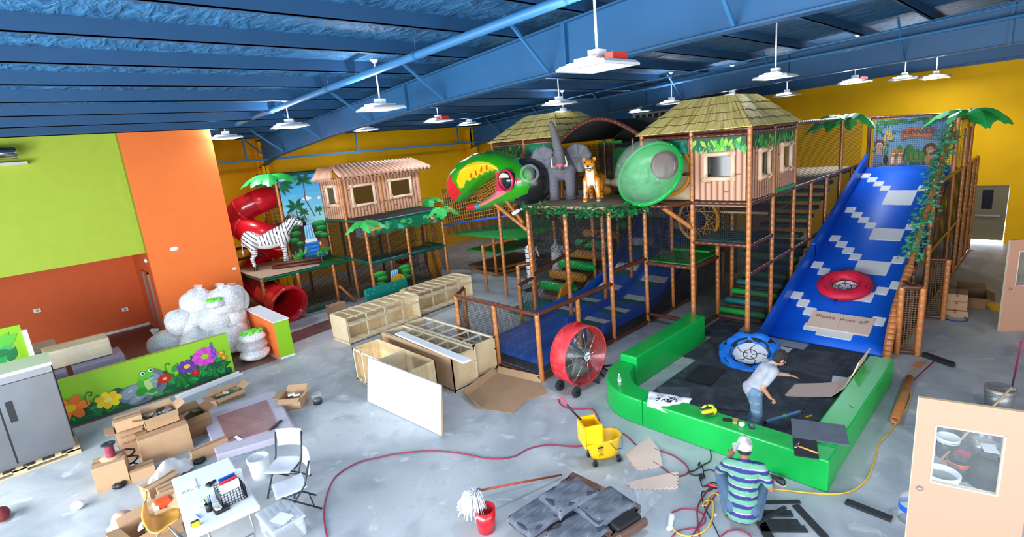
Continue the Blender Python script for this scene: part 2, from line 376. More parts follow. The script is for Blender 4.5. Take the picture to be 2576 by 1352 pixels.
bamboo('bamboo', (196, 138, 108), (228, 176, 144), 0.14); bamboo('bamboo_roof', (206, 140, 112), (236, 186, 156), 0.2)
# ------------------------------------------------------------------ the room
def roofz(y): return 7.8 - 0.0587 * y
mb = MB(); mb.box((-7.2, -7.2, -0.3), (26, 23.6, 0)); struct('floor', mb, 'concrete')
mb = MB(); mb.box((-7, 14.34, 0), (4.4, 22.3, 0.012)); struct('floor_wood', mb, 'wood_dark')
mb = MB(); P = [(-7.2, roofz(-7.2)), (23.6, roofz(23.6)), (23.6, roofz(23.6) + .3), (-7.2, roofz(-7.2) + .3)]
mb.prism(P, -7.2, 26, Matrix(((0, 0, 1, 0), (1, 0, 0, 0), (0, 1, 0, 0), (0, 0, 0, 1)))); ceiling = struct('ceiling', mb, 'spray_foam')
for k in range(19):                       # cold-formed purlins along the building
    y = -5.0 + 1.6 * k - 0.2; z = roofz(y)
    if y > 22.8: break
    mb = MB(); mb.box((-7, y - .012, z - .24), (25.7, y + .012, z)); mb.box((-7, y - .012, z - .24), (25.7, y + .075, z - .222)); mb.box((-7, y + .055, z - .235), (25.7, y + .075, z - .19))
    mb.build('purlin', 'purlin_blue', ceiling)
BP = [(22.9, 5.15), (21.4, 5.5), (16.16, 5.93), (10.67, 6.23), (4.34, 6.40), (-1, 6.47), (-7, 6.5)]
for X in (8.0, 19.3, 25.45):
    rf = MB(); pts = [(y, z) for y, z in BP] + [(y, roofz(y) - .25) for y in (-7, 22.9)]
    MX = Matrix(((0, 0, 1, 0), (1, 0, 0, 0), (0, 1, 0, 0), (0, 0, 0, 1))); rf.prism(pts, X - .012, X + .012, MX); web = rf.build('rafter', 'blue_steel', ceiling)
    mb = MB()
    for (ya, za), (yb, zb) in zip(BP[:-1], BP[1:]): mb.obox((X, ya, za), (X, yb, zb), .26, .03)
    mb.build('bottom_flange', 'blue_steel', web)
    mb = MB(); mb.obox((X, 22.9, roofz(22.9) - .26), (X, -7, roofz(-7) - .26), .22, .03); mb.build('top_flange', 'blue_steel', web)
    mb = MB(); mb.box((X - .13, 22.6, 0), (X + .13, 22.63, roofz(22.7) - .3)); mb.box((X - .13, 23.2, 0), (X + .13, 23.23, roofz(23.2) - .3)); mb.box((X - .012, 22.6, 0), (X + .012, 23.23, roofz(23) - .3)); mb.build('column', 'yellow_wall', ceiling)
    if X > 25: continue
    for y in (11.8, 6.5, 1.2):            # stiffener plates at the splices
        zb = 6.23 + (10.67 - y) * .025; mb = MB(); mb.box((X - .1, y - .04, zb - .02), (X - .012, y + .04, roofz(y) - .26)); mb.build('splice_plate', 'blue_steel', web)
    for y in (20.2, 17.0, 13.6, 10.2, 6.9, 3.4):   # flange braces up to the purlins
        zb = next(za + (zb_ - za) * (ya - y) / (ya - yb) for (ya, za), (yb, zb_) in zip(BP[:-1], BP[1:]) if yb <= y <= ya)
        mb = MB(); mb.obox((X - .1, y, zb + .05), (X - 1.15, y + .0, roofz(y) - .12), .05, .05); mb.build('flange_brace', 'blue_pipe', web)
# yellow side wall and end wall
mb = MB(); mb.box((5.36, 23.3, 0), (25.7, 23.5, 6.5)); struct('wall_left', mb, 'yellow_wall')
mb = MB(); mb.box((25.7, 2.17, 0), (25.9, 23.5, 6.6)); mb.box((25.7, -7.2, 0), (25.9, 1.13, 6.6)); mb.box((25.7, 1.13, 2.13), (25.9, 2.17, 6.6)); mb.box((25.7, -7.2, 6.6), (25.9, 23.5, 8.0)); wall_end = struct('wall_back', mb, 'yellow_wall')
mb = MB(); mb.box((25.62, -7, 6.38), (25.7, 23.3, 8)); mb.build('blue_band', 'blue_steel', wall_end)
mat('door_olive', (118, 104, 72), 0.5)
mb = MB(); mb.box((25.74, 1.15, .09), (25.79, 2.15, 2.11)); d1 = struct('door_1', mb, 'door_olive')
mb = MB(); mb.box((25.735, 1.55, 1.25), (25.745, 1.85, 1.95)); mb.build('window_pane', 'glass_dark', d1); mb = MB(); mb.box((25.68, 1.3, .98), (25.74, 2.0, 1.04)); mb.build('push_bar', 'grey_metal', d1)
mb = MB(); mb.box((26.2, .9, -.05), (27.4, 2.4, 0.5)); struct('exterior_daylight', mb, 'outdoor')
mb = MB(); mb.box((25.9, .9, -.05), (26.25, 2.4, -.01)); struct('exterior_threshold', mb, 'concrete')
for (y, z) in ((3.35, 3.05),): mb = MB(); mb.box((25.66, y - .06, z - .06), (25.7, y + .06, z + .06)); mb.build('wall_box', 'white_plastic', wall_end)
# partition of the party room: orange pier, lime wall over the opening, orange room behind
mb = MB(); mb.box((2.87, 19.39, 0), (5.36, 23.3, 6.62)); wo = struct('wall_partition', mb, 'orange_paint')
mb = MB(); mb.box((2.845, 19.40, 2.88), (2.87, 19.56, 6.6)); mb.build('corner_strip', mat('lime_shaded', (150, 140, 30), 0.7), wo)  # lime side face of the pier, its shade put into the olive colour
mb = MB(); mb.box((2.85, 19.41, 0), (2.872, 22.3, 2.88)); mb.build('shaded_jamb', 'orange_shaded', wo)  # end face of the orange wall, shade put in as darker orange
mb = MB(); mb.box((2.80, 19.95, 0), (2.85, 20.0, 2.2)); mb.box((2.80, 20.85, 0), (2.85, 20.9, 2.2)); mb.box((2.80, 19.95, 2.15), (2.85, 20.9, 2.2)); mb.build('door_frame', 'grey_metal', wo)
for x_, z_, n_ in ((3.6, 2.87, 'emergency_light'), (5.2, 1.85, 'wall_tag')): mb = MB(); mb.ell((x_, 19.385, z_), (.13, .05, .075) if n_ == 'emergency_light' else (.08, .01, .05), 16, 8); mb.build(n_, 'white_plastic', wo)
mb = MB(); mb.ell((2.83, 19.7, 2.62), (.05, .09, .07), 12, 8); mb.build('motion_sensor', 'white_plastic', wo)
mb = MB(); mb.box((-7, 19.56, 2.88), (2.87, 19.75, 6.6)); struct('wall_lime', mb, 'lime_paint')
mb = MB(); mb.box((-7, 22.3, 0), (2.87, 22.5, 2.95)); wpr = struct('wall_party_room', mb, 'orange_shaded')
mb = MB(); mb.box((-7, 19.75, 2.9), (2.87, 22.5, 3.0)); struct('ceiling_party_room', mb, 'cream')
mb = MB(); mb.box((-7, 22.27, 0.012), (2.85, 22.3, .1)); struct('baseboard_party_room', mb, 'white_plastic')
for x, z in ((0.05, 1.35), (2.25, .75)):
    mb = MB(); mb.box((x - .09, 22.27, z - .06), (x + .09, 22.3, z + .06)); o = mb.build('wall_outlet', 'white_plastic', wpr); mb = MB(); mb.box((x - .03, 22.262, z - .03), (x + .03, 22.272, z + .03)); mb.build('socket', 'grey_metal', o)
# walls with shop-front glazing behind the camera
def glazed(name, ax, c, a0, a1, bays):
    def bx(mb, u0, u1, z0, z1, t=.2):
        if ax == 'x': mb.box((c - t, u0, z0), (c, u1, z1))
        else: mb.box((u0, c - t, z0), (u1, c, z1))
    mb = MB(); bx(mb, a0, a1, 0, .5); bx(mb, a0, a1, 4.8, 8.3); e = a0
    for b0, b1 in bays: bx(mb, e, b0, .5, 4.8); e = b1
    bx(mb, e, a1, .5, 4.8); struct(name, mb, mat(name + '_paint', (214, 196, 150), 0.7))
    for k, (b0, b1) in enumerate(bays):
        mb = MB()
        for u in (b0, (b0 + b1) / 2 - .03, b1 - .06): bx(mb, u, u + .06, .5, 4.8, .1)
        bx(mb, b0, b1, .5, .56, .1); bx(mb, b0, b1, 2.6, 2.66, .1); bx(mb, b0, b1, 4.74, 4.8, .1); struct('window_%d' % (k + (1 if ax == 'x' else 5)), mb, 'dark_steel')
glazed('wall_shopfront', 'x', -7.0, -7.2, 23.6, [(y - 2.2, y + 2.2) for y in (-2.6, 2.2, 7.0, 11.8)])
glazed('wall_right', 'y', -7.0, -7.2, 26, [(x - 2.2, x + 2.2) for x in (-3.4, 1.4, 6.2)])
# ceiling services
t = thing('sprinkler_pipe', 'thick blue sprinkler pipe hung below the ceiling ahead of the first rafter', 'pipe', (6.0, 21.5, 6.5))
mb = MB(); mb.tube([(6.0, 21.6, 6.5), (6.0, 10.6, 6.8), (6.0, -6.5, 7.2)], .075, 12); mb.build('pipe_run', 'blue_pipe', t)
for y in (19.2, 15.6, 12.0, 8.4, 4.8):
    z = 6.8 + (10.6 - y) * .0265; mb = MB(); mb.tube([(6, y, z + .05), (6, y, roofz(y))], .008, 6); mb.lathe([(.085, -.03), (.095, 0), (.085, .03)], (6, y, z), 12, Matrix.Rotation(math.pi / 2, 3, 'X')); mb.build('hanger', 'blue_steel', t)
t = thing('strut_rail', 'long blue strut rail running along the yellow side wall below the rafters', 'rail', (6, 22.0, 5.45))
mb = MB(); mb.obox((5.4, 22.0, 5.44), (25.5, 22.0, 5.46), .07, .09); mb.build('rail', 'blue_pipe', t)
for x in (7.15, 11.9, 17.7): mb = MB(); mb.obox((x, 22.0, 5.5), (x, 22.0, roofz(22) - .1), .06, .06); mb.box((x - .1, 21.95, 5.49), (x + .1, 22.05, 5.53)); mb.build('hanger', 'blue_pipe', t)
mb = MB(); mb.obox((7.25, 22.0, 6.2), (8.0, 22.3, 5.55), .05, .05); mb.obox((6.4, 22.0, 6.3), (7.2, 22.0, 6.35), .05, .05); mb.build('brace', 'blue_pipe', t)
for x, lab in ((16.4, 'slim blue conduit crossing the ceiling behind the first rafter'), (18.6, 'blue sprinkler branch line running just ahead of the second rafter')):
    r_ = .02 if x < 17 else .05; mb = MB(); mb.tube([(x, 21.5, 6.35), (x, 10, 6.78), (x, -6.5, 7.25)], r_, 8); tag(mb.solid('ceiling_pipe', 'blue_pipe', base=(x, 10, 6.78)), lab, 'pipe')
mb = MB(); mb.box((21.5, 9.6, 5.95), (23.2, 10.6, 7.0)); mb.box((21.5, 9.5, 6.5), (21.6, 10.7, 6.6)); tag(mb.solid('air_duct', mat('duct_dark', (20, 26, 44), .6), base=(22.3, 10.1, 7)), 'dark square air duct hanging from the far ceiling', 'duct')
t = thing('air_handler', 'white louvred air handling unit behind the front thatched roof', 'air conditioner', (22.0, 12.6, 5.6))
mb = MB(); mb.box((21.7, 12.2, 5.55), (22.6, 14.0, 6.0)); mb.build('casing', 'white_metal', t)
for k in range(5): mb = MB(); mb.box((21.68, 12.35 + k * .32, 5.62), (21.7, 12.55 + k * .32, 5.92)); mb.build('louvre', 'dark_steel', t)
# hanging lamps
def lamp(x, y, z, label, lit='dim', box=None):
    t = thing('hanging_lamp', label, 'lamp', (x, y, z), group='square lamps hung on rods from the ceiling'); h = roofz(y)
    mb = MB(); mb.lathe([(.0, h - .01), (.09, h - .01), (.09, h - .03), (.03, h - .09), (.0, h - .09)], (x, y, 0), 12); mb.build('ceiling_mount', 'white_metal', t)
    mb = MB(); mb.tube([(x, y, h - .05), (x, y, z + .2)], .018, 8); mb.build('rod', 'white_metal', t)
    mb = MB(); mb.cbox((x, y, z + .17), (.2, .16, .12)); mb.build('junction_box', 'white_metal', t)
    mb = MB(); mb.cbox((x, y, z + .09), (.62, .3, .06)); mb.cbox((x, y + .27, z + .085), (.3, .12, .05)); mb.build('ballast', 'grey_metal' if lit == 'lit' else 'white_metal', t)
    mb = MB(); a, c, e = .40, .36, .33
    mb.add([(x + i * s_, y + j * s_, zz) for s_, zz in ((c, z + .06), (a, z + .02), (a, z - .005), (e, z - .005)) for i, j in ((-1, -1), (1, -1), (1, 1), (-1, 1))],
           [(0, 1, 2, 3)] + [(r * 4 + k, r * 4 + (k + 1) % 4, (r + 1) * 4 + (k + 1) % 4, (r + 1) * 4 + k) for r in range(3) for k in range(4)]); mb.build('tray', 'white_metal', t)
    mb = MB(); mb.poly([(x - e, y - e, z - .002), (x - e, y + e, z - .002), (x + e, y + e, z - .002), (x + e, y - e, z - .002)]); mb.build('diffuser', 'lamp_' + lit, t)
    if lit == 'lit':
        for k in (-1, 0, 1): mb = MB(); mb.cbox((x - .385, y + k * .2, z + .035), (.02, .12, .03)); mb.build('end_vent', 'lamp_lit', t)
    mb = MB(); mb.cbox((x - .335, y, z + .068), (.04, .5, .01)); mb.build('top_vent', 'lamp_up', t)
    if box: mb = MB(); mb.cbox((x + .12, y - .22, z + .11), (.34, .13, .1)); mb.build('battery_pack', mat('battery_red', (232, 62, 40), .5) if 'battery_red' not in MAT else 'battery_red', t)
for a in ((6.1, 4.45, 6.0, 'brightly lit hanging lamp with a red battery pack, largest and topmost', 'lit', 1),
          (6.42, 10.55, 6.12, 'white hanging lamp below the thick blue pipe, largest of the unlit ones', 'dim'),
          (6.3, 15.3, 6.16, 'white hanging lamp over the zebra side, between two others in its row', 'mid'),
          (5.78, 19.3, 6.17, 'white hanging lamp touching the corner of the orange wall', 'mid'),
          (11.5, 20.3, 6.25, 'small white hanging lamp before the yellow wall left of the red-boxed one', 'mid'),
          (12.2, 16.2, 6.2, 'hanging lamp with an orange-red battery pack before the yellow wall', 'lit', 1),
          (16.2, 19.2, 6.2, 'small white hanging lamp above the toucan near the far column', 'mid'),
          (13.0, 11.0, 6.2, 'white hanging lamp straight above the raised elephant trunk', 'dim'),
          (16.4, 13.7, 6.1, 'small dim hanging lamp just behind the one over the elephant', 'dim'),
          (18.6, 10.3, 6.06, 'white hanging lamp just left above the front thatched roof', 'dim'),
          (22.6, 14.2, 6.1, 'far glowing hanging lamp over the brown arch', 'lit'),
          (14.0, 5.0, 6.1, 'cream hanging lamp above the right slope of the front thatched roof', 'dim'),
          (22.8, 7.7, 6.0, 'far unlit hanging lamp before the yellow end wall by the thatched roof', 'dim'),
          (20.4, 4.85, 6.05, 'brightly lit hanging lamp with a red box above the palm leaves', 'lit', 1),
          (23.6, 4.1, 6.1, 'unlit hanging lamp beside the bright oval one on the yellow wall', 'dim'),
          (23.4, 3.2, 6.0, 'brightly lit hanging lamp glaring on the yellow end wall', 'lit'),
          (20.6, 8.9, 6.1, 'far hanging lamp half hidden behind the front thatched roof peak', 'dim'),
          (.2, 1.2, 6.1, 'lit hanging lamp above the viewer, out of the picture', 'lit'), (6.1, -1.4, 6.0, 'lit hanging lamp over the side with the doors, out of the picture', 'lit'), (-2.6, 8.5, 6.1, 'lit hanging lamp on the fridge side, out of the picture', 'lit')): lamp(*a)  # last three are unseen lamps added for their light, carrying on the rows
t = thing('wall_spotlight', 'chrome tube wall light at the edge of the lime wall', 'lamp', (0.35, 19.4, 6.1))
mb = MB(); mb.lathe([(0, -.3), (.14, -.3), (.16, -.2), (.16, .28), (.13, .3), (0, .3)], (.3, 19.2, 6.1), 16, Matrix.Rotation(math.pi / 2, 3, 'Y')); mb.build('tube_head', 'chrome', t); mb = MB(); mb.box((.0, 19.3, 5.78), (.75, 19.56, 5.86)); mb.build('bracket', 'chrome', t)
# ------------------------------------------------------------------ flat prints, lettering, leaves
class Paint:
    """flat printed or painted shapes on a panel: origin O, axes ex and ey, facing n; later shapes lie over earlier ones"""
    def __init__(s, O, ex, ey, step=0.00015):
        s.O = Vector(O); s.ex = Vector(ex).normalized(); s.ey = Vector(ey).normalized(); s.n = s.ex.cross(s.ey); s.k = 1; s.step = step; s.mb = MB()
    def P(s, u, v): return s.O + s.ex * u + s.ey * v + s.n * (s.k * s.step)
    def c(s, *a): s.mb.color(*a); return s
    def poly(s, pts): s.mb.poly([s.P(*p) for p in pts]); s.k += 1; return s
    def ell(s, u, v, a, b=None, n=16, rot=0.0):
        b = a if b is None else b; ca, sa = math.cos(rot), math.sin(rot)
        return s.poly([(u + a * math.cos(t) * ca - b * math.sin(t) * sa, v + a * math.cos(t) * sa + b * math.sin(t) * ca) for t in [2 * math.pi * i / n for i in range(n)]])
    def leaf(s, u, v, L, an, w=0.32):
        ca, sa = math.cos(an), math.sin(an); pts = [(0, 0), (.25, w * .8), (.5, w), (.8, w * .5), (1, 0), (.8, -w * .5), (.5, -w), (.25, -w * .8)]
        return s.poly([(u + L * (x * ca - y * sa * .5), v + L * (x * sa + y * ca * .5)) for x, y in pts])
    def stroke(s, pts, w):
        for (a, b), (c_, d) in zip(pts[:-1], pts[1:]):
            L = math.hypot(c_ - a, d - b) or 1; nx, ny = -(d - b) / L * w / 2, (c_ - a) / L * w / 2
            s.mb.poly([s.P(a + nx, b + ny), s.P(a - nx, b - ny), s.P(c_ - nx, d - ny), s.P(c_ + nx, d + ny)])
        s.k += 1; return s
    def build(s, name, parent, m='print'): return s.mb.build(name, m, parent)
def text(body, O, ex, ey, size, m, parent, ext=0.002, name='lettering', align='LEFT'):
    cu = bpy.data.curves.new(name, 'FONT'); cu.body = body; cu.size = size; cu.extrude = ext; cu.align_x = align; cu.resolution_u = 3
    tmp = bpy.data.objects.new('tmp', cu); col.objects.link(tmp); dg = bpy.context.evaluated_depsgraph_get(); dg.update()
    me = bpy.data.meshes.new_from_object(tmp.evaluated_get(dg)); me.name = name; bpy.data.objects.remove(tmp); bpy.data.curves.remove(cu)
    ex = Vector(ex).normalized(); ey = Vector(ey).normalized(); n = ex.cross(ey)
    M = Matrix((ex, ey, n)).transposed().to_4x4(); M.translation = Vector(O) + n * .004
    if parent is not None:
        off = Vector(parent.location)
        if parent.parent is not None: off = off + Vector(parent.parent.location)
        M.translation = M.translation - off
    me.transform(M); return place(me, name, m, parent)
GREENS = ((20, 120, 60), (40, 160, 80), (90, 190, 60), (150, 205, 60), (16, 100, 80), (60, 175, 110))
def leaf_fringe(name, parent, O, ex, w, drop, cols=GREENS, dens=26, ey=(0, 0, 1), back=None):
    p = Paint(O, ex, ey); rnd = random.Random(int(w * 100) + int(drop * 77))
    if back: p.c(*back).poly([(0, 0), (0, -drop * .55)] + [(w * i / 24, -drop * (.55 if i % 2 else .72)) for i in range(25)] + [(w, 0)])
    for i in range(int(w * dens)):
        p.c(*cols[rnd.randrange(len(cols))]).leaf(rnd.uniform(.02, w - .02), -rnd.uniform(.02, drop * .55), rnd.uniform(.5, .8) * drop * .7, -math.pi / 2 + rnd.uniform(-.8, .8), .42)
    return p.build(name, parent)
def palm(label, loc, n, L, seed, spread=2 * math.pi, a0=0.0, lift=.15, m='leaf_green'):
    t = thing('palm_leaves', label, 'palm leaves', loc); rnd = random.Random(seed); O = Vector(loc)
    for k in range(n):
        a = a0 + spread * k / n + rnd.uniform(-.2, .2); l_ = L * rnd.uniform(.8, 1.1); d = Vector((math.cos(a), math.sin(a), 0)); sd = Vector((-math.sin(a), math.cos(a), 0)); mb = MB(); N_ = 8; rows = []
        for i in range(N_ + 1):
            q = i / N_; c = O + d * (l_ * q * (1 - .12 * q)) + Vector((0, 0, l_ * (lift * 2.2 * q - (lift * 2.2 + .35) * q * q))); wd = l_ * .29 * (math.sin(math.pi * min(1, q * .92 + .06)) ** .7) * (1 if i % 2 == 0 else .72)
            rows.append((c - sd * wd - Vector((0, 0, wd * .45)), c, c + sd * wd - Vector((0, 0, wd * .45))))
        for r0, r1 in zip(rows[:-1], rows[1:]): mb.quad(r0[0], r0[1], r1[1], r1[0]); mb.quad(r0[1], r0[2], r1[2], r1[1])
        mb.build('leaf', m, t, thick=.008)
    return t
def garland(name, label, pts, r, n, seed, m='leaf_dark'):
    pts = [Vector(p) for p in pts]; rnd = random.Random(seed); t = thing(name, label, 'ivy', pts[0]); mb = MB(); mb.tube(pts, .02, 6); mb.build('vine', 'foam_brown', t); mb = MB()
    for i in range(n):
        q = rnd.random() * (len(pts) - 1); k = int(q); c = pts[k].lerp(pts[k + 1], q - k) + Vector([rnd.gauss(0, r * .55) for _ in 'xyz']); s_ = rnd.uniform(.05, .095)
        M = Matrix.Rotation(rnd.uniform(0, 6.3), 3, 'Z') @ Matrix.Rotation(rnd.uniform(-1.2, 1.2), 3, 'X') @ Matrix.Rotation(rnd.uniform(-.8, .8), 3, 'Y')
        mb.add([c + M @ (Vector(p) * s_) for p in ((0, -.2, 0), (.9, -.1, .1), (.45, .3, .0), (.35, .95, .12), (0, .5, 0), (-.35, .95, .12), (-.45, .3, 0), (-.9, -.1, .1))], [(0, 1, 2, 4), (2, 3, 4), (0, 4, 6, 7), (4, 5, 6)])
    o = mb.build('ivy_leaves', m, t); o['kind'] = 'stuff'; return t
# ------------------------------------------------------------------ the tall play frame
ps = thing('play_structure', 'tall brown padded climbing frame with black nets beside the blue slide', 'play structure', (11.9, 6.1, 0))
def post(p, z0, z1, par=ps, m='foam_tan', r=.058): mb = MB(); mb.foam((p[0], p[1], z0), (p[0], p[1], z1), r); return mb.build('post', m, par)
def rail(a, b, par=ps, m='foam_brown', r=.055, name='rail'): mb = MB(); mb.foam(a, b, r); return mb.build(name, m, par)
def net(pts, par=ps, m='net', name='net'): return sheet(name, pts, m, par)
def wallnet(a, b, z0, z1, par=ps, m='net'): return net([(a[0], a[1], z0), (b[0], b[1], z0), (b[0], b[1], z1), (a[0], a[1], z1)], par, m)
def deck(x0, y0, x1, y1, z, m, par=ps, t=.07): mb = MB(); mb.box((x0, y0, z - t), (x1, y1, z)); return mb.build('deck', m, par, bevel=.015)
mat('deck_green', (24, 158, 62), .5, var=.08); mat('deck_teal', (14, 116, 118), .5, var=.08)
YF = 7.43
for x, y, h in ((7.58, YF, 1.55), (8.95, YF, 1.55), (10.32, YF, 3.42), (11.9, YF, 5.08), (13.27, YF, 3.4), (14.64, YF, 5.0), (7.58, 8.8, 1.55), (7.58, 10.2, 1.58), (8.1, 10.55, 1.58), (9.75, 10.15, 1.3), (10.1, 10.5, 1.75), (10.32, 10.15, 3.42), (11.9, 10.2, 5.25), (11.9, 11.6, 5.25), (11.9, 13.05, 5.3), (10.32, 8.8, 3.4),
                (11.9, 4.75, 5.04), (11.9, 6.1, 5.06), (13.3, 4.75, 5.02), (14.75, 4.75, 5.05), (13.27, 6.1, 3.4), (14.64, 6.3, 3.4), (16.1, 4.75, 3.4), (17.5, 4.75, 3.4), (18.9, 4.75, 5.0), (20.2, 4.75, 3.4), (14.64, 10.2, 5.2), (14.64, 13.05, 5.2), (11.9, 8.8, 3.4), (13.27, 10.2, 3.4), (13.27, 8.8, 3.4), (16.6, 7.45, 5.0), (18.9, 7.45, 5.0), (16.2, 10.4, 4.6), (17.4, 9.1, 4.6)): post((x, y), 0, h)
Z3 = 3.36
for a, b in (((7.58, YF, 1.55), (10.32, YF, 1.55)), ((7.58, YF, 1.55), (7.58, 10.2, 1.58)), ((7.58, 10.2, 1.58), (8.1, 10.55, 1.58)), ((7.58, YF, .08), (14.64, YF, .08)), ((7.58, YF, .08), (7.58, 8.9, .08)), ((10.32, YF, 1.84), (11.9, YF, 1.84)), ((11.9, YF, 1.72), (11.9, 6.1, 1.72)), ((11.9, 6.1, 1.72), (13.27, 6.1, 1.72)), ((13.27, 6.1, 1.8), (14.64, 6.3, 1.8)),
             ((11.9, 6.1, 2.38), (11.9, 4.75, 2.38)), ((11.9, 4.75, 2.38), (13.3, 4.75, 2.38)), ((11.9, 4.75, Z3), (11.9, 6.1, Z3)), ((11.9, 6.1, .08), (13.27, 6.1, .08)), ((13.27, 6.1, .08), (13.27, 4.75, .08)), ((11.9, 4.75, Z3), (21.3, 4.75, Z3 + .02)), ((11.9, 4.75, 1.7), (18.6, 4.75, 1.78)), ((11.9, 4.75, 5.0), (14.75, 4.75, 5.0)), ((11.9, 4.75, 4.9), (14.75, 4.75, 4.9)), ((11.9, 4.75, 5.0), (11.9, 7.45, 5.05)), ((11.9, 4.75, 4.88), (11.9, 7.45, 4.93)),
             ((14.75, 4.75, 5.0), (21.5, 4.75, 4.95)), ((14.75, 7.45, 5.0), (21.5, 7.45, 4.95)), ((11.9, 10.2, 5.14), (11.9, 13.05, 5.18)), ((11.9, 10.2, 5.24), (11.9, 13.05, 5.28)), ((10.32, 10.15, 3.35), (11.9, 10.2, 3.35)), ((10.32, 10.15, 1.45), (12.6, 10.2, 1.85)), ((12.6, 10.2, 1.85), (14.64, 10.2, 2.3)), ((9.75, 10.15, 1.3), (10.32, 10.15, 1.38)), ((10.1, 10.5, 1.75), (10.32, 10.15, 1.8)), ((11.9, YF, Z3), (11.22, 6.37, Z3)), ((11.22, 6.37, Z3), (11.2, 8.2, Z3)), ((11.22, 6.37, Z3), (11.9, 6.1, Z3)), ((10.32, 10.15, .08), (12.0, 10.2, .08)), ((11.9, 7.43, .3), (11.9, 6.1, .3)), ((14.64, 10.2, 5.14), (14.64, 13.05, 5.14)),
             ((9.75, 10.15, .12), (10.32, 10.15, .12)), ((15.0, 6.1, 3.0), (18.9, 6.2, 3.0)), ((11.9, 13.05, 3.4), (11.9, 10.2, 3.4))): rail(a, b)
rail((11.25, 6.5, Z3 - .05), (11.85, 6.1, 2.75), m='foam_tan', name='diagonal_brace')
for k, (a, b) in enumerate((((10.32, 10.2, 2.75), (10.1, 11.2, 3.5)), ((10.32, 10.35, 2.95), (10.5, 11.2, 3.6)))): rail(a, b, m='foam_tan', name='toucan_strut')
rail((10.9, 10.2, 3.3), (12.2, 10.2, 2.3), name='diagonal_brace')
# nets
wallnet((7.58, YF), (10.32, YF), .1, 1.5, m='net_fine'); wallnet((7.58, 10.2), (7.58, YF), .1, 1.5); wallnet((7.58, 10.2), (8.1, 10.55), .1, 1.5); wallnet((10.32, YF), (11.9, YF), .1, 1.8, m='net_fine'); wallnet((10.32, YF), (11.9, YF), 1.85, 3.3); wallnet((11.9, YF), (14.6, YF), .1, 3.3, m='net_dense')
wallnet((11.9, YF), (11.9, 6.1), 1.8, 3.3); wallnet((11.9, 6.1), (11.9, 4.75), 2.4, 3.3); wallnet((11.9, 6.1), (13.27, 6.1), .1, 1.7, m='net_fine'); wallnet((11.9, 4.75), (14.75, 4.75), .1, 3.3, m='net_dense'); wallnet((14.75, 4.75), (21.3, 4.75), .1, 3.3, m='net_dense'); wallnet((14.75, 4.75), (21.3, 4.75), 3.4, 4.95); wallnet((14.75, 7.45), (21.3, 7.45), .1, 4.95, m='net_fine')
wallnet((10.32, 10.15), (14.64, 10.2), .1, 3.3); wallnet((10.32, 10.15), (10.32, YF), 2.2, 3.3); wallnet((9.75, 10.15), (10.32, 10.15), .15, 1.3); wallnet((14.64, 4.8), (14.64, 7.4), .1, 4.9, m='net_fine'); wallnet((14.64, 10.2), (14.64, 13.0), .1, 4.9, m='net_fine'); wallnet((17.6, 7.4), (17.6, 13.0), .1, 4.9, m='net_dense'); wallnet((13.27, 10.2), (13.27, 7.45), 1.2, 4.9, m='net_fine')
# decks and steps
deck(11.95, 6.15, 13.25, 7.4, 1.8, 'deck_green'); deck(13.3, 6.35, 14.6, 7.4, 1.85, 'deck_green'); deck(11.95, 4.8, 13.25, 6.05, 2.46, 'deck_teal'); deck(11.95, 4.8, 14.7, 7.4, Z3, 'deck_beige', t=.1); deck(11.95, 7.5, 14.6, 13.0, Z3, 'deck_beige', t=.1); deck(14.7, 4.8, 21.3, 7.4, Z3 - .02, 'deck_beige', t=.1)
deck(10.3, 7.4, 11.9, 10.2, 3.45, 'deck_beige', t=.09); deck(13.3, 4.85, 14.7, 6.05, 2.95, 'deck_beige'); deck(11.2, 6.4, 11.9, 8.2, 3.36, 'deck_beige', t=.05)
for k in range(9):
    x, z = 13.3 + .38 * k, .26 + .165 * k; mb = MB(); mb.capsule((x, 4.9, z), (x, 6.0, z), .085, .085, 10); mb.build('step_roll', 'deck_green' if k % 2 == 0 else 'deck_teal', ps); mb = MB(); mb.box((x - .16, 4.9, z - .16), (x + .2, 6.0, z - .09)); mb.build('step_tread', 'wood_dark', ps)
for k in range(9):                         # green ladder steps inside the netted shaft
    x, z = 15.2 + .45 * k, 1.5 + .2 * k; mb = MB(); mb.box((x - .2, 4.95, z - .1), (x + .2, 6.2, z)); mb.build('step_pad', 'deck_green' if k % 2 == 0 else 'deck_teal', ps)
for k in range(7):                         # roller climb
    x, z = 12.25 + .49 * k, .5 + .26 * k; mb = MB(); mb.capsule((x, 10.3, z), (x, 11.55, z), .16, .16, 12); mb.build('climbing_roller', 'green_vinyl' if k % 2 == 0 else 'roller_yellow', ps)
mb = MB(); mb.obox((11.9, 10.9, .1), (15.6, 10.9, 2.07), 1.3, .06); mb.build('climb_ramp', 'wood_dark', ps); mb = MB(); mb.box((10.6, 10.3, .0), (11.9, 11.6, .14)); mb.build('landing_mat', 'teal_vinyl', ps, bevel=.03)
mb = MB(); P = [(11.2, .2), (11.6, .25), (12.1, .9), (11.95, .95), (11.5, .75)]
mb.prism(P, 10.12, 10.2, Matrix(((1, 0, 0, 0), (0, 0, 1, 0), (0, 1, 0, 0), (0, 0, 0, 1)))); mb.build('side_fin', 'roller_yellow', ps)
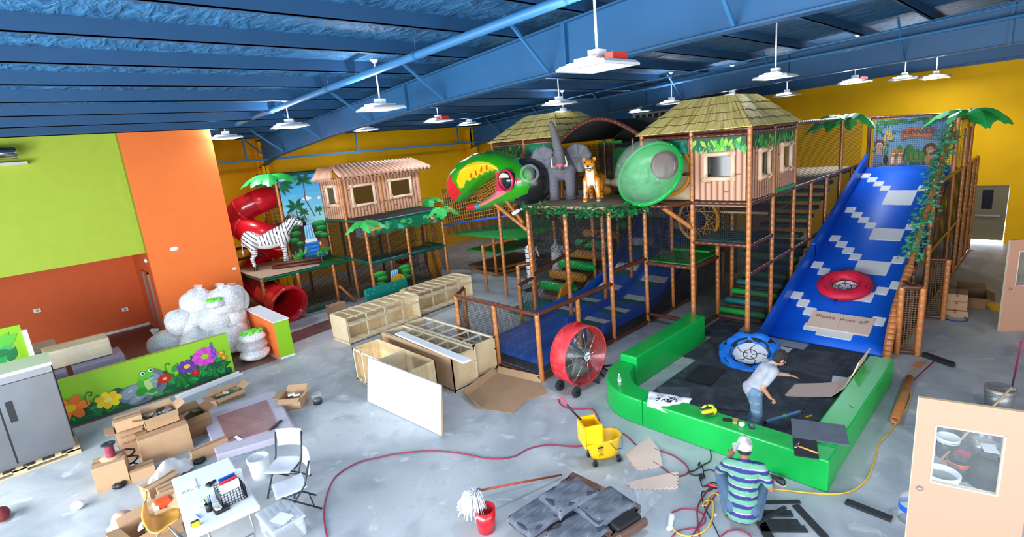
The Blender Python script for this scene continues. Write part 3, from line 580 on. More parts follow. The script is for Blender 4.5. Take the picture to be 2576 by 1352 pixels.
# hoop with a woven yellow net
hc = Vector((13.1, 6.55, 2.72)); mb = MB(); mb.tube([hc + Vector((0, .55 * math.cos(a), .55 * math.sin(a))) for a in [2 * math.pi * i / 28 for i in range(28)]], .045, 8, closed=True); hoop = mb.build('net_hoop', 'roller_yellow', ps)
mb = MB(); R0 = [hc + Vector((0, .53 * math.cos(a), .53 * math.sin(a))) for a in [2 * math.pi * i / 14 for i in range(14)]]
for i in range(14): mb.tube([R0[i], R0[(i + 5) % 14]], .012, 5)
mb.build('hoop_net', 'roller_yellow', hoop)
mb = MB(); pts = [Vector((11.9, 7.5 + 2.65 * i / 20, 5.06 + .52 * math.sin(math.pi * i / 20))) for i in range(21)]
for a, b in zip(pts[:-1], pts[1:]): mb.foam(a, b, .06, .14)
mb.build('arch', 'foam_brown', ps); mb = MB(); mb.poly([(11.95, p.y, p.z - .05) for p in pts] + [(14.6, p.y, p.z - .05) for p in pts][::-1][:0]); mb2 = MB()
mb2.grid(lambda u, v: Vector((11.95 + 2.6 * v, 7.5 + 2.65 * u, 5.02 + .52 * math.sin(math.pi * u))), 20, 2); o = mb2.build('arch_roof', 'black_net_rope', ps, thick=.02); mb = MB(); mb.poly([(14.62, 7.5, 3.4), (14.62, 10.15, 3.4)] + [(14.62, p.y, p.z - .03) for p in pts[::-1]]); mb.build('dark_backing', 'black_net_rope', ps, thick=.01)  # added black sheet stands for the darkness under the arch
for y in (8.6, 9.6): mb = MB(); mb.foam((13.3, y, Z3), (13.3, y, 5.0), .045); mb.build('post', 'foam_brown', ps)
mb = MB(); mb.box((13.4, 8.7, Z3), (13.5, 9.4, 4.75)); mb.build('pad', 'deck_green', ps, bevel=.04); mb = MB(); mb.box((13.38, 9.05, 4.85), (13.42, 9.85, 4.95)); mb.build('pad', 'deck_green', ps)
mb = MB()
for k in range(5): mb.ell((13.2, 8.0 + .38 * k, 3.72), (.14, .22, .16), 10, 6)
mb.build('log_bridge', 'deck_beige', ps); rail((12.9, 7.8, 3.58), (12.9, 9.8, 3.58)); mb = MB(); mb.ell((12.8, 9.35, 3.55), (.1, .3, .16)); mb.build('foam_block', 'roller_yellow', ps)
# small lower frame behind the toucan
for x, y, h in ((12.0, 14.2, 1.7), (13.6, 15.4, 1.65), (15.6, 15.2, 1.7), (17.2, 13.7, 1.7), (15.5, 13.4, 3.2)): post((x, y), 0, h)
for a, b in (((12.0, 14.2, 1.66), (17.2, 13.7, 1.66)), ((13.6, 15.4, 1.62), (15.6, 15.2, 1.62)), ((13.6, 15.4, .3), (15.6, 15.2, .3)), ((13.6, 15.4, .1), (15.6, 15.2, .1)), ((15.6, 15.2, .1), (17.2, 13.7, .1)), ((15.6, 15.2, .3), (17.2, 13.7, .3)), ((13.6, 15.4, .1), (13.6, 16.9, .1))): rail(a, b, m='foam_tan', r=.045)
deck(13.4, 13.8, 17.6, 17.5, 1.7, 'deck_green'); deck(13.8, 15.3, 16.5, 17.4, .95, 'deck_green'); deck(13.8, 15.3, 16.5, 17.4, .28, 'wood_dark'); mb = MB(); mb.box((16.2, 12.6, 0), (16.3, 13.6, .75)); mb.build('pad', 'deck_green', ps); mb = MB(); mb.box((16.6, 12.0, 0), (16.7, 15.0, .9)); mb.build('pad', 'deck_green', ps)
wallnet((17.6, 13.5), (13.0, 17.6), 1.7, 3.6, m='net_fine'); wallnet((18.5, 9), (18.5, 19), 0, 4.6, m='net_fine'); wallnet((18.6, 9), (13, 19.2), 0, 3.2, m='net_fine')
# yellow rope crawl net rising to the upper deck
rn = thing('rope_crawl_net', 'yellow rope crawl net slung between the two play frames below the toucan', 'net', (11.5, 15.0, 2.2))
A, B, Cc, D = Vector((12.1, 16.5, 2.3)), Vector((11.95, 12.2, 2.9)), Vector((11.95, 12.2, 4.3)), Vector((12.15, 16.6, 3.45))
mb = MB()
for i in range(31):
    q = i / 30; mb.tube([A.lerp(B, q), D.lerp(Cc, q)], .011, 5)
for j in range(10):
    q = j / 9; mb.tube([A.lerp(D, q), B.lerp(Cc, q)], .011, 5)
mb.build('rope_mesh', 'roller_yellow', rn); mb = MB(); mb.tube([A, B], .04, 8); mb.build('edge_rope', 'blue_vinyl', rn); mb = MB(); mb.quad(A + Vector((.3, .1, 0)), B + Vector((.3, 0, 0)), Cc + Vector((.3, 0, 0)), D + Vector((.3, .1, 0))); o = mb.build('backing_net', 'net_fine', rn); uvbox(o, [(0, 0), (4.3, 0), (4.3, 1.4), (0, 1.2)])
# ------------------------------------------------------------------ tree houses
def bamboo_panel(par, O, ex, w, h, win=None, m='bamboo', fringe=True, u0=0.0):
    O = Vector(O); ex = Vector(ex).normalized(); ez = Vector((0, 0, 1)); n = ex.cross(ez)
    Pt = lambda u, v, d=0: O + ex * u + ez * v + n * d
    wp = None
    def strip(a, b, c, d):
        if c - a < .01 or d - b < .01: return
        mb = MB(); mb.poly([Pt(a, b), Pt(c, b), Pt(c, d), Pt(a, d)]); o = mb.build('bamboo_panel', m, par, thick=.012); uvbox(o, [(u0 + a, b), (u0 + c, b), (u0 + c, d), (u0 + a, d)])
    if not win: strip(0, 0, w, h)
    else:
        a, b, c, d = win; strip(0, 0, w, b); strip(0, d, w, h); strip(0, b, a, d); strip(c, b, w, d)
        mb = MB(); mb.poly([Pt(a, b), Pt(c, b), Pt(c, d), Pt(a, d)]); mb.build('window_pane', 'pane_glass', par)
        mb = MB(); r = .055; e = .06
        for p, q in (((a - e, b), (c + e, b)), ((a - e, d), (c + e, d)), ((a, b - e), (a, d + e)), ((c, b - e), (c, d + e))): mb.tube([Pt(*p, .02), Pt(*q, .02)], r, 8)
        f = mb.build('window_frame', 'bamboo_cream' if 'bamboo_cream' in MAT else mat('bamboo_cream', (240, 206, 176), .5, var=.05), par)
        for p in ((a, b), (c, b), (a, d), (c, d)):
            mb = MB(); mb.tube([Pt(p[0] - .09, p[1] - .05, .06), Pt(p[0], p[1], .09), Pt(p[0] + .06, p[1] + .1, .06)], .022, 6); mb.build('rope_tie', 'rope_cream' if 'rope_cream' in MAT else mat('rope_cream', (226, 190, 150), .7), f)
    if fringe: leaf_fringe('leaf_print', par, Pt(0, h - .01, .012), ex, w, .42, dens=44, back=(24, 84, 60))
def thatch_roof(par, x0, y0, x1, y1, z0, tx0, ty0, tx1, ty1, z1, over=.1):
    b = [Vector(p) for p in ((x0 - over, y0 - over, z0), (x1 + over, y0 - over, z0), (x1 + over, y1 + over, z0), (x0 - over, y1 + over, z0))]; t = [Vector(p) for p in ((tx0, ty0, z1), (tx1, ty0, z1), (tx1, ty1, z1), (tx0, ty1, z1))]
    for s_ in range(4):
        b0, b1, t0, t1 = b[s_], b[(s_ + 1) % 4], t[s_], t[(s_ + 1) % 4]; n = (b1 - b0).cross(t0 - b0).normalized()
        for k in range(4):
            q0, q1 = k / 4 - .02 * (k > 0), (k + 1) / 4; lo = .035 * (3 - k) / 3 + .025
            mb = MB(); NN = 16; vs = []; uvs = []; rnd = random.Random(s_ * 7 + k)
            for i in range(NN + 1):
                u = i / NN; wv = rnd.uniform(-.035, .02) if 0 < i < NN else 0
                p0 = b0.lerp(b1, u).lerp(t0.lerp(t1, u), max(0, q0 + wv)) + n * (.03 if k else .02); p1 = b0.lerp(b1, u).lerp(t0.lerp(t1, u), q1) + n * .004
                vs += [p0, p1]; uvs += [(u * (b1 - b0).length, q0), (u * (b1 - b0).length, q1)]
            mb.add(vs, [(2 * i, 2 * i + 2, 2 * i + 3, 2 * i + 1) for i in range(NN)]); o = mb.build('thatch_layer', 'thatch', par, thick=.02); uvbox(o, uvs)
            if k: mb = MB(); mb.tube([vs[2 * i] - n * .0 for i in range(NN + 1)], .011, 5); mb.build('thatch_edge', 'foam_brown', par)
    mb = MB(); mb.poly(t); o = mb.build('thatch_top', 'thatch', par, thick=.03); uvbox(o, [(0, 0), (1, 0), (1, 1), (0, 1)])
h1 = thing('tree_house', 'large thatched bamboo-print tree house on the corner above the green walled pit', 'play house', (11.9, 4.75, 3.4))
bamboo_panel(h1, (11.88, 6.02, 3.42), (0, -1, 0), 1.2, 1.46, (.28, .5, .92, 1.06)); bamboo_panel(h1, (12.0, 4.73, 3.42), (1, 0, 0), 1.25, 1.46, (.38, .46, .9, 1.06)); bamboo_panel(h1, (13.38, 4.73, 3.5), (1, 0, 0), 1.28, 1.38, (.34, .42, .92, 1.02), u0=.4)
mb = MB(); mb.box((13.36, 4.7, 3.41), (14.66, 4.74, 3.49)); mb.build('floor_edge', 'green_vinyl', h1)
mb = MB(); Pn = [(7.38, 3.42), (6.18, 3.42), (6.18, 4.88), (7.38, 4.88)]; mb.poly([(11.95, y, z) for y, z in Pn]); mb.build('porthole_panel', 'deck_beige', h1, thick=.015)
leaf_fringe('leaf_valance', h1, (11.84, 7.36, 4.86), (0, -1, 0), 1.18, .5, cols=((16, 110, 90), (30, 150, 120), (20, 130, 70), (60, 170, 150)), back=(10, 100, 80))
thatch_roof(h1, 11.9, 4.75, 14.75, 7.45, 5.02, 12.75, 5.45, 14.1, 6.75, 5.78)
h2 = thing('tree_house', 'smaller thatched tree house behind the toucan and elephant', 'play house', (11.9, 11.6, 3.4))
bamboo_panel(h2, (11.88, 12.98, 3.75), (0, -1, 0), 1.3, 1.36, (.3, .25, 1.0, .75), u0=.2); mb = MB(); mb.poly([(11.9, y, z) for y, z in ((11.55, 3.42), (10.25, 3.42), (10.25, 5.1), (11.55, 5.1))]); mb.build('porthole_panel', 'deck_beige', h2, thick=.015)
leaf_fringe('leaf_valance', h2, (11.85, 11.52, 5.08), (0, -1, 0), 1.25, .5, cols=((24, 150, 120), (60, 180, 150), (30, 140, 80), (200, 150, 60)), back=(10, 120, 80)); thatch_roof(h2, 11.9, 10.2, 14.64, 13.05, 5.22, 12.7, 10.95, 13.9, 12.2, 5.95)
for loc, lab in (((11.78, 13.15, 4.95), 'small white security camera under the eave of the far thatched house'), ((10.22, 10.3, 3.35), 'small white security camera at the deck corner by the ivy')):
    t = thing('security_camera', lab, 'camera', loc); O = Vector(loc); mb = MB(); mb.capsule(O + Vector((-.06, .02, -.02)), O + Vector((-.2, .1, -.09)), .05, .055, 10); mb.build('housing', 'white_plastic', t); mb = MB(); mb.tube([O + Vector((.1, 0, .0)), O], .03, 8); mb.build('bracket', 'white_plastic', t); mb = MB(); mb.ell(O + Vector((-.245, .125, -.115)), .035, 8, 6); mb.build('lens', 'black_plastic', t)
# ------------------------------------------------------------------ clear bubble pod
bc = Vector((11.2, 6.84, 4.16)); ax = Vector((-.86, .0, .52)).normalized(); RM = Vector((0, 0, 1)).rotation_difference(ax).to_matrix(); Rb = .8
t = thing('bubble_pod', 'clear bubble dome on a green shell fixed to the front tree house', 'bubble pod', (bc.x, bc.y, 3.36))
mb = MB(); mb.lathe([(Rb * math.cos(a), Rb * math.sin(a)) for a in [math.pi / 2 * i / 10 for i in range(10)]] + [(0.001, Rb)], bc, 28, RM); mb.build('clear_dome', 'bubble', t)
mb = MB(); mb.lathe([(Rb * math.cos(a), -Rb * .62 * math.sin(a)) for a in [math.pi / 2 * i / 8 for i in range(8)]] + [(0.001, -Rb * .62)], bc, 28, RM); mb.build('green_shell', 'green_vinyl', t, thick=.02)
mb = MB(); mb.lathe([(Rb + .05, -.07), (Rb + .05, .0), (Rb - .02, .02), (Rb - .02, -.09), (Rb + .05, -.07)], bc, 28, RM); mb.build('green_rim', 'green_vinyl', t)
for k in range(12): a = 2 * math.pi * k / 12; p = bc + RM @ Vector(((Rb + .03) * math.cos(a), (Rb + .03) * math.sin(a), .01)); mb = MB(); mb.ell(p, .02, 6, 4); mb.build('bolt', 'chrome', t)
mb = MB(); q = Matrix.Rotation(-math.pi / 2, 3, 'Y'); mb.lathe([(.27, .0), (.33, .02), (.33, -.1), (.27, -.1), (.27, .0)], (11.5, 6.62, 4.3), 22, q); mb.build('tunnel_ring', 'foam_brown', t); mb = MB(); mb.disc((11.51, 6.62, 4.3), .28, 22, q); mb.build('tunnel_mouth', 'wood_dark', t)
mb = MB(); mb.lathe([(.56, .0), (.66, .04), (.66, -.04), (.56, .0)], (11.9, 6.75, 4.15), 28, q); mb.build('porthole_ring', 'roller_yellow', t); mb = MB(); mb.foam((11.75, 6.1, 4.05), (11.75, 6.4, 4.05), .035); mb.build('stay', 'foam_brown', t)
# ------------------------------------------------------------------ ivy and palm leaves on this frame
garland('ivy_garland', 'leafy ivy garland along the deck edge below the elephant and leopard', [(10.24, 10.2, 3.36), (10.22, 9.2, 3.34), (10.24, 8.2, 3.32), (10.28, 7.4, 3.36), (10.55, 7.2, 3.3), (11.1, 6.9, 3.34)], .13, 620, 3)
palm('green palm leaves on top of the netted walkway by the yellow end wall', (18.9, 4.75, 5.0), 6, 1.1, 5, lift=.28); palm('long palm leaves over the top corner of the blue slide enclosure', (20.9, 2.0, 4.85), 7, 1.35, 9, lift=.2)
# ------------------------------------------------------------------ the low play frame by the yellow wall
def on_x(u, v, x): d = ray(u, v); return CAM + d * ((x - CAM.x) / d.x)
def on_y(u, v, y): d = ray(u, v); return CAM + d * ((y - CAM.y) / d.y)
lf = thing('toddler_frame', 'low green-railed padded play frame with printed panels along the yellow wall', 'play structure', (8.8, 18, 0))
for x, y, h in ((5.55, 18.0, 1.55), (6.75, 18.0, 1.5), (8.05, 18.0, 1.5), (8.85, 18.0, 4.6), (7.1, 19.35, 4.85), (8.7, 19.35, 4.8), (7.0, 20.8, 4.85), (8.3, 20.8, 1.5), (5.6, 20.9, 1.5), (8.8, 16.6, 2.95), (10.45, 16.6, 2.95), (12.1, 16.6, 2.95), (10.45, 18.0, 4.4), (12.2, 18.0, 4.4), (9.9, 20.7, 3.0), (11.6, 20.7, 3.0), (13.4, 20.0, 3.1), (13.0, 18.6, 3.1)): post((x, y), 0, h, lf)
for a, b in (((5.55, 18, 1.52), (8.85, 18, 1.52)), ((5.55, 18, 1.52), (5.6, 20.9, 1.52)), ((7.1, 19.35, 1.56), (8.7, 19.35, 1.56)), ((8.7, 19.35, 1.56), (8.85, 18, 1.52)), ((8.85, 18, 1.52), (8.8, 16.6, 1.5)), ((8.8, 16.6, 1.5), (12.1, 16.6, 1.5)), ((12.1, 16.6, 1.5), (12.2, 18, 1.5)), ((8.8, 16.6, 2.93), (12.1, 16.6, 2.93)), ((8.8, 16.6, 2.93), (8.85, 18, 2.95)), ((12.1, 16.6, 2.93), (12.2, 18, 2.95)), ((8.85, 18, 2.97), (8.7, 19.35, 2.97)), ((7.1, 19.35, 4.82), (8.7, 19.35, 4.8)), ((7.1, 19.35, 4.82), (7.0, 20.8, 4.82)), ((7.1, 19.35, 3.0), (7.0, 20.8, 3.0)), ((6.8, 17.9, .08), (8.0, 17.9, .08)), ((8.85, 18, 2.95), (12.2, 18, 2.95))): rail(a, b, lf, 'foam_green')
for a, b in (((5.6, 20.9, 2.3), (7.0, 20.8, 2.3)), ((5.6, 20.9, 1.9), (7.0, 20.8, 1.9))): rail(a, b, lf, 'foam_brown')
rail((8.1, 17.9, .7), (8.5, 17.6, .05), lf, 'foam_tan')
wallnet((5.55, 18), (5.6, 20.9), 0, 1.5, lf, 'net'); wallnet((6.75, 18), (8.85, 18), 0, 1.5, lf); wallnet((7.1, 19.35), (7.0, 20.8), 3.0, 4.8, lf, 'net_tan'); wallnet((8.85, 18), (8.7, 19.35), 1.55, 2.95, lf); wallnet((8.8, 16.6), (8.85, 18), 1.5, 2.9, lf); wallnet((8.8, 16.6), (12.1, 16.6), 1.52, 2.5, lf); wallnet((8.85, 18), (12.2, 18.0), 0, 2.9, lf, 'net_fine'); wallnet((7.1, 19.4), (13.3, 20.4), 0, 3.1, lf, 'net_fine'); wallnet((10.45, 16.6), (12.1, 16.6), 0, 1.45, lf); wallnet((12.2, 18), (13.4, 20), 0, 3, lf)
deck(7.1, 19.4, 8.7, 20.8, 3.0, 'deck_green', lf); deck(8.85, 18.05, 12.2, 20.6, 2.98, 'deck_green', lf); deck(5.6, 18.1, 8.7, 20.8, 1.46, 'deck_green', lf, .05); deck(8.9, 16.7, 12.1, 18.0, 1.44, 'deck_teal', lf, .05)
mb = MB(); mb.poly([(8.8, 16.62, 2.98), (12.1, 16.62, 2.98), (12.2, 18, 3.0), (8.85, 18, 3.0)]); mb.build('canopy', 'black_net_rope', lf, thick=.012)
mb = MB(); mb.poly([(6.95, 19.3, 4.9), (8.75, 19.3, 4.86), (12.6, 18.4, 4.75), (13.0, 20.6, 4.7), (7.0, 20.9, 4.9)]); mb.build('canopy', 'black_net_rope', lf, thick=.012)
# jungle valance with two birds
p = Paint((8.86, 16.53, 2.9), (1, 0, 0), (0, 0, 1)); rnd = random.Random(4); W = 3.2
p.c(16, 120, 84).poly([(0, 0)] + [(W * i / 32, -.46 + (.1 if i % 2 else 0) - .05 * math.sin(i)) for i in range(33)] + [(W, 0)])
for i in range(26): p.c(*((40, 170, 110), (24, 140, 90), (90, 200, 110), (70, 200, 170))[i % 4]).ell(rnd.uniform(.3, W - .1), -rnd.uniform(.08, .34), rnd.uniform(.07, .16), rnd.uniform(.06, .11))
for u, c1 in ((.14, (240, 190, 30)), (W - .5, (240, 150, 40))):
    p.c(230, 60, 40).ell(u + .02, -.3, .07, .12); p.c(250, 240, 220).ell(u + .06, -.2, .08, .07); p.c(*c1).poly([(u + .08, -.13), (u + .36, -.17), (u + .4, -.26), (u + .1, -.24)]); p.c(20, 20, 30).ell(u + .06, -.18, .02)
p.build('jungle_valance', lf)
# waterfall print between the posts
def waterfall(par, O, ex, w, h, sky=True):
    p = Paint(O, ex, (0, 0, 1)); rnd = random.Random(11); hs = h * (.42 if sky else .75); base = .0
    R_ = lambda *q: p.poly([(q[0], q[1]), (q[2], q[1]), (q[2], q[3]), (q[0], q[3])])
    if sky:
        for i in range(8): f = i / 8; p.c(40 + 120 * (1 - f), 150 + 80 * (1 - f), 228 + 14 * (1 - f)); R_(0, hs + (h - hs) * i / 8, w, hs + (h - hs) * (i + 1) / 8)
        for u, v, a in ((.62, .72, .14), (.12, .96, .12), (.93, .71, .06), (.3, .55, .07)):
            for d in (-.6, 0, .6): p.c(252, 250, 250).ell(u * w + d * a, v * h, a * .7, a * .32 + (.04 if d == 0 else 0))
    p.c(58, 40, 30); R_(0, 0, w, hs)
    p.c(36, 120, 214).poly([(.3 * w, 0), (.85 * w, 0), (.8 * w, .3 * hs), (.7 * w, .55 * hs), (.4 * w, .55 * hs), (.32 * w, .3 * hs)])
    for i in range(9): y = .03 * hs + i * .055 * hs; p.c(*((110, 180, 240), (20, 90, 190))[i % 2]).stroke([(rnd.uniform(.34, .42) * w, y), (.58 * w, y - .01), (rnd.uniform(.7, .8) * w, y + .012)], .014 * h * .5)
    p.c(120, 196, 238).poly([(.42 * w, .99 * hs), (.6 * w, .99 * hs), (.68 * w, .52 * hs), (.4 * w, .52 * hs)])
    for i in range(7): u = .44 + .028 * i; p.c(*((230, 244, 252), (80, 170, 230))[i % 2]).stroke([(u * w, .97 * hs), ((u + .01 * (i - 2)) * w, .55 * hs)], .015 * w)
    for i in range(9): p.c(244, 250, 252).ell((.41 + .032 * i) * w, .53 * hs, .03 * w, .02 * h)
    for u, v, a in ((.12, .95, .2), (.18, .78, .16), (.82, .96, .2), (.86, .82, .16), (.12, .6, .14), (.78, .67, .14), (.9, .6, .13), (.26, .48, .1)):
        p.c(14, 84, 44).ell(u * w, v * hs, a * w, a * w * .42); p.c(34, 140, 62).ell(u * w, v * hs + .03 * w, a * w * .9, a * w * .3); p.c(84, 190, 70).ell(u * w - .02 * w, v * hs + .055 * w, a * w * .6, a * w * .13)
    for i in range(46): u = rnd.choice((rnd.uniform(0, .36), rnd.uniform(.66, 1))) * w; p.c(*GREENS[i % 4]).leaf(min(max(u, .1 * w), .9 * w), rnd.uniform(.0, .22) * hs, rnd.uniform(.1, .2) * w, rnd.uniform(.7, 2.4), .3)
    if sky:
        p.c(126, 78, 44).ell(.84 * w, .36 * hs, .14 * w, .15 * h * .5); p.c(150, 92, 50).ell(.8 * w, .3 * hs, .05 * w, .05 * h * .6); p.c(240, 220, 200).ell(.76 * w, .4 * hs, .025 * w, .02 * h); p.c(40, 150, 60).ell(.85 * w, .2 * hs, .14 * w, .03 * h)
        for u0, v0, u1, v1, L, lean in ((.24, .42, .3, .64, .26, .04), (.74, .5, .6, .93, .24, -.1), (.52, .47, .48, .56, .14, -.02), (.14, .42, .13, .5, .13, 0), (.36, .42, .38, .48, .12, 0), (.88, .5, .86, .57, .12, 0)):
            p.c(110, 62, 48).stroke([(u0 * w, v0 * h), ((u0 + u1) / 2 * w + lean * w, (v0 + v1) / 2 * h), (u1 * w, v1 * h)], .022 * w)
            for a in (-.5, .25, .9, 2.2, 2.9, 3.6): p.c(*((20, 92, 54), (30, 116, 64))[int(a * 3) % 2]).leaf(u1 * w, v1 * h, L * w, a, .36)
        for a in (-1.3, -.9, -.5, -.1): p.c(22, 104, 70).leaf(.02 * w, .93 * h, .34 * w, a, .3)
    return p.build('jungle_print', par)
waterfall(lf, (7.16, 19.28, 1.62), (1, 0, 0), 1.48, 3.14); waterfall(lf, (8.88, 16.56, .0), (1, 0, 0), 1.5, 1.44, sky=False)
p = Paint((9.75, 16.5, 0), (1, 0, 0), (0, 0, 1)); p.c(246, 180, 10).poly([(-.36, 0)] + [(-.36 * math.cos(a), .5 + .4 * math.sin(a)) for a in [math.pi * i / 14 for i in range(15)]] + [(.36, 0)]); p.c(90, 60, 10).stroke([(.12, .1), (.1, .82)], .012); p.build('round_door', lf)
mb = MB(); mb.grid(lambda u, v: Vector((11.35 + .55 * u, 16.75 + .04 * math.sin(9 * u + 3 * v), .25 + 1.15 * v)), 10, 6); mb.build('curtain_flap', 'roller_yellow', lf)
p = Paint((10.9, 18.05, .3), (1, 0, 0), (0, 0, 1)); p.c(180, 24, 30).ell(.1, .75, .35, .2); [p.c(250, 240, 240).ell(.1 + .1 * i, .75 + .05 * (i % 2), .03) for i in (-2, -1, 0, 1, 2)]; p.build('mushroom_print', lf)
mb = MB(); mb.box((10.1, 19.4, 2.0), (11.5, 19.9, 2.45)); pm = mb.build('wall_cabinet', 'white_metal', lf); mb = MB(); mb.box((10.2, 19.38, 2.08), (11.0, 19.4, 2.4)); mb.build('yellow_panel', 'yellow_plastic', pm)
# bamboo hut
hh = thing('bamboo_hut', 'pink bamboo-print hut with a slanted cane roof over the low frame', 'play house', (8.85, 18, 3.0))
bamboo_panel(hh, (8.92, 17.98, 3.03), (1, 0, 0), 1.55, 1.5, (.3, .42, 1.2, 1.14), fringe=False); bamboo_panel(hh, (10.52, 17.98, 3.05), (1, 0, 0), 1.7, 1.48, (.3, .5, 1.25, 1.16), fringe=False, u0=.3); bamboo_panel(hh, (8.68, 19.3, 3.03), (.12, -1, 0), 1.25, 1.5, (.4, .5, .95, 1.2), fringe=False)
def cane_roof(par, a, b, c, d):
    a, b, c, d = map(Vector, (a, b, c, d)); mb = MB(); mb.poly([a, b, c, d]); n = (b - a).cross(d - a).normalized(); mb.build('roof_board', 'foam_brown', par, thick=.03); K = max(3, int((b - a).length / .19))
    for k in range(K):
        q = (k + .5) / K; mb = MB(); mb.tube([a.lerp(b, q) + n * .03, a.lerp(b, q).lerp(d.lerp(c, q), .5) + n * .035, d.lerp(c, q) + n * .03], .088, 8); mb.build('cane', 'cane_pink' if 'cane_pink' in MAT else mat('cane_pink', (222, 160, 132), .5, c2=(240, 190, 160), scale=3), par)
cane_roof(hh, (8.72, 17.72, 4.5), (12.75, 17.72, 4.5), (12.35, 18.5, 4.9), (8.78, 18.5, 4.9)); cane_roof(hh, (8.42, 19.4, 4.42), (8.52, 17.9, 4.5), (8.78, 18.3, 4.86), (8.78, 19.4, 4.86))
palm('wide palm leaves on the corner post above the red tube slide', (6.95, 19.35, 4.88), 7, 1.2, 21, lift=.08); palm('bright palm leaves on the corner post before the bamboo hut', (8.8, 16.55, 3.0), 6, 1.0, 22, lift=.12); palm('bright palm leaves at the frame corner beneath the toucan beak', (12.1, 16.55, 2.98), 6, 1.0, 23, lift=.14); palm('darker palm leaves half hidden behind the hut and the toucan', (13.1, 18.7, 3.15), 6, .95, 24, lift=.2)
# ------------------------------------------------------------------ red tube slide
ts = thing('tube_slide', 'red plastic spiral tube slide leaving the frame beside the orange wall', 'slide', (6.0, 17.3, 0))
def smooth_path(pts, n=8):
    pts = [Vector(p) for p in pts]; out = []
    for i in range(len(pts) - 1):
        p0, p1, p2, p3 = pts[max(i - 1, 0)], pts[i], pts[i + 1], pts[min(i + 2, len(pts) - 1)]
        for k in range(n): t = k / n; out.append(.5 * (2 * p1 + (p2 - p0) * t + (2 * p0 - 5 * p1 + 4 * p2 - p3) * t * t + (3 * p1 - p0 - 3 * p2 + p3) * t ** 3))
    return out + [pts[-1]]
path = smooth_path([(7.2, 20.0, 4.1), (6.5, 19.9, 3.95), (5.95, 20.3, 3.6), (5.9, 20.3, 3.2), (6.3, 19.6, 2.85), (7.0, 19.75, 2.55), (7.3, 20.6, 2.2), (6.8, 21.3, 1.8), (6.1, 20.9, 1.35), (5.95, 19.8, .95), (6.0, 18.6, .68)], 6)
mat('tube_red', (198, 14, 30), .3, coat=.3)
segs = 6; step = (len(path) - 1) // segs
for k in range(segs):
    mb = MB(); seg = path[k * step:(k + 1) * step + 1]; mb.tube(seg, .43, 18, cap=False); sec = mb.build('tube_section', 'tube_red', ts)
    mb = MB(); d = (seg[1] - seg[0]).normalized(); Q = Vector((0, 0, 1)).rotation_difference(d).to_matrix(); mb.lathe([(.43, -.05), (.47, -.05), (.47, .05), (.43, .05)], seg[0], 20, Q); mb.build('flange', 'tube_red', sec)
mb = MB()                                  # clear wear panel on the outer bend
mb.tube([p + Vector((-.03, -.05, .02)) for p in path[6:17]], .42, 18, cap=False); mb.build('window_section', 'tinted_red', ts)
d = Vector((.12, -.95, -.25)).normalized(); Q = Vector((0, 0, 1)).rotation_difference(d).to_matrix(); mb = MB(); mb.lathe([(.43, -1.35), (.45, -.7), (.55, -.3), (.6, 0), (.66, .02), (.66, .06), (.58, .06)], (6.03, 17.35, .64), 26, Q); mb.build('exit_mouth', 'red_plastic', ts, thick=.02)
# zebra deck board and spare poles
mb = MB(); mb.box((5.5, 17.95, 1.585), (7.55, 20.7, 1.62)); tag(mb.solid('deck_board', 'deck_beige', base=(6.5, 19.3, 1.585)), 'flat plywood board the zebra stands on', 'board')
for k, (y, z) in enumerate(((18.5, 1.68), (18.35, 1.68), (18.42, 1.79))):
    mb = MB(); a = Vector((6.3, y + .5, z)); b_ = Vector((7.75, y - .25, z)); mb.tube([a, b_], .055, 10); o = mb.solid('spare_pole', 'foam_brown', base=a); tag(o, ('brown padded spare pole on the zebra board, nearest the edge', 'brown padded spare pole on the zebra board, the rear one of the lower two', 'brown padded spare pole lying on top of the other two')[k], 'pole', 'spare poles by the zebra')
    mb = MB(); dd = (b_ - a).normalized(); mb.lathe([(.025, 0), (.052, 0), (.052, .01), (.025, .01)], b_, 12, Vector((0, 0, 1)).rotation_difference(dd).to_matrix()); e = mb.build('cut_end', 'foam_mat', o)
# ------------------------------------------------------------------ animal statues
def statue(name, label, loc, rz, me, m='gloss_print', sc=1.0):
    t = thing(name, label, 'statue', loc, rz); o = place(me, 'body', m, t); t.scale = (sc, sc, sc); return t
mb = MB()                                   # zebra
mb.ell((0, 0, .97), (.62, .28, .34)); mb.ell((.42, 0, 1.0), (.3, .26, .36)); mb.ell((-.45, 0, 1.03), (.35, .28, .34)); mb.capsule((.48, 0, 1.12), (.84, 0, 1.47), .24, .15); mb.capsule((.84, 0, 1.5), (1.17, 0, 1.33), .135, .075); mb.ell((1.2, 0, 1.31), (.09, .07, .075)); mb.ell((.93, 0, 1.43), (.15, .1, .14))
for s_ in (-1, 1):
    mb.capsule((.42, s_ * .15, .85), (.46, s_ * .14, .45), .13, .07); mb.capsule((.46, s_ * .14, .45), (.45 + .06 * s_, s_ * .14, .08), .065, .045); mb.capsule((-.52, s_ * .15, .9), (-.46, s_ * .15, .55), .17, .09); mb.capsule((-.46, s_ * .15, .55), (-.58, s_ * .15, .4), .085, .06); mb.capsule((-.58, s_ * .15, .4), (-.54, s_ * .15, .08), .058, .045)
    mb.tube([(.45 + .07 * s_, s_ * .14, .1), (.47 + .07 * s_, s_ * .14, 0)], .05, 10, radii=[.045, .075]); mb.tube([(-.54, s_ * .15, .1), (-.52, s_ * .15, 0)], .05, 10, radii=[.045, .075]); mb.capsule((.8, s_ * .08, 1.6), (.77, s_ * .11, 1.75), .045, .02, 8)
mb.capsule((-.76, 0, 1.1), (-.82, 0, .7), .04, .02, 8); mb.ell((-.82, 0, .62), (.04, .04, .12))
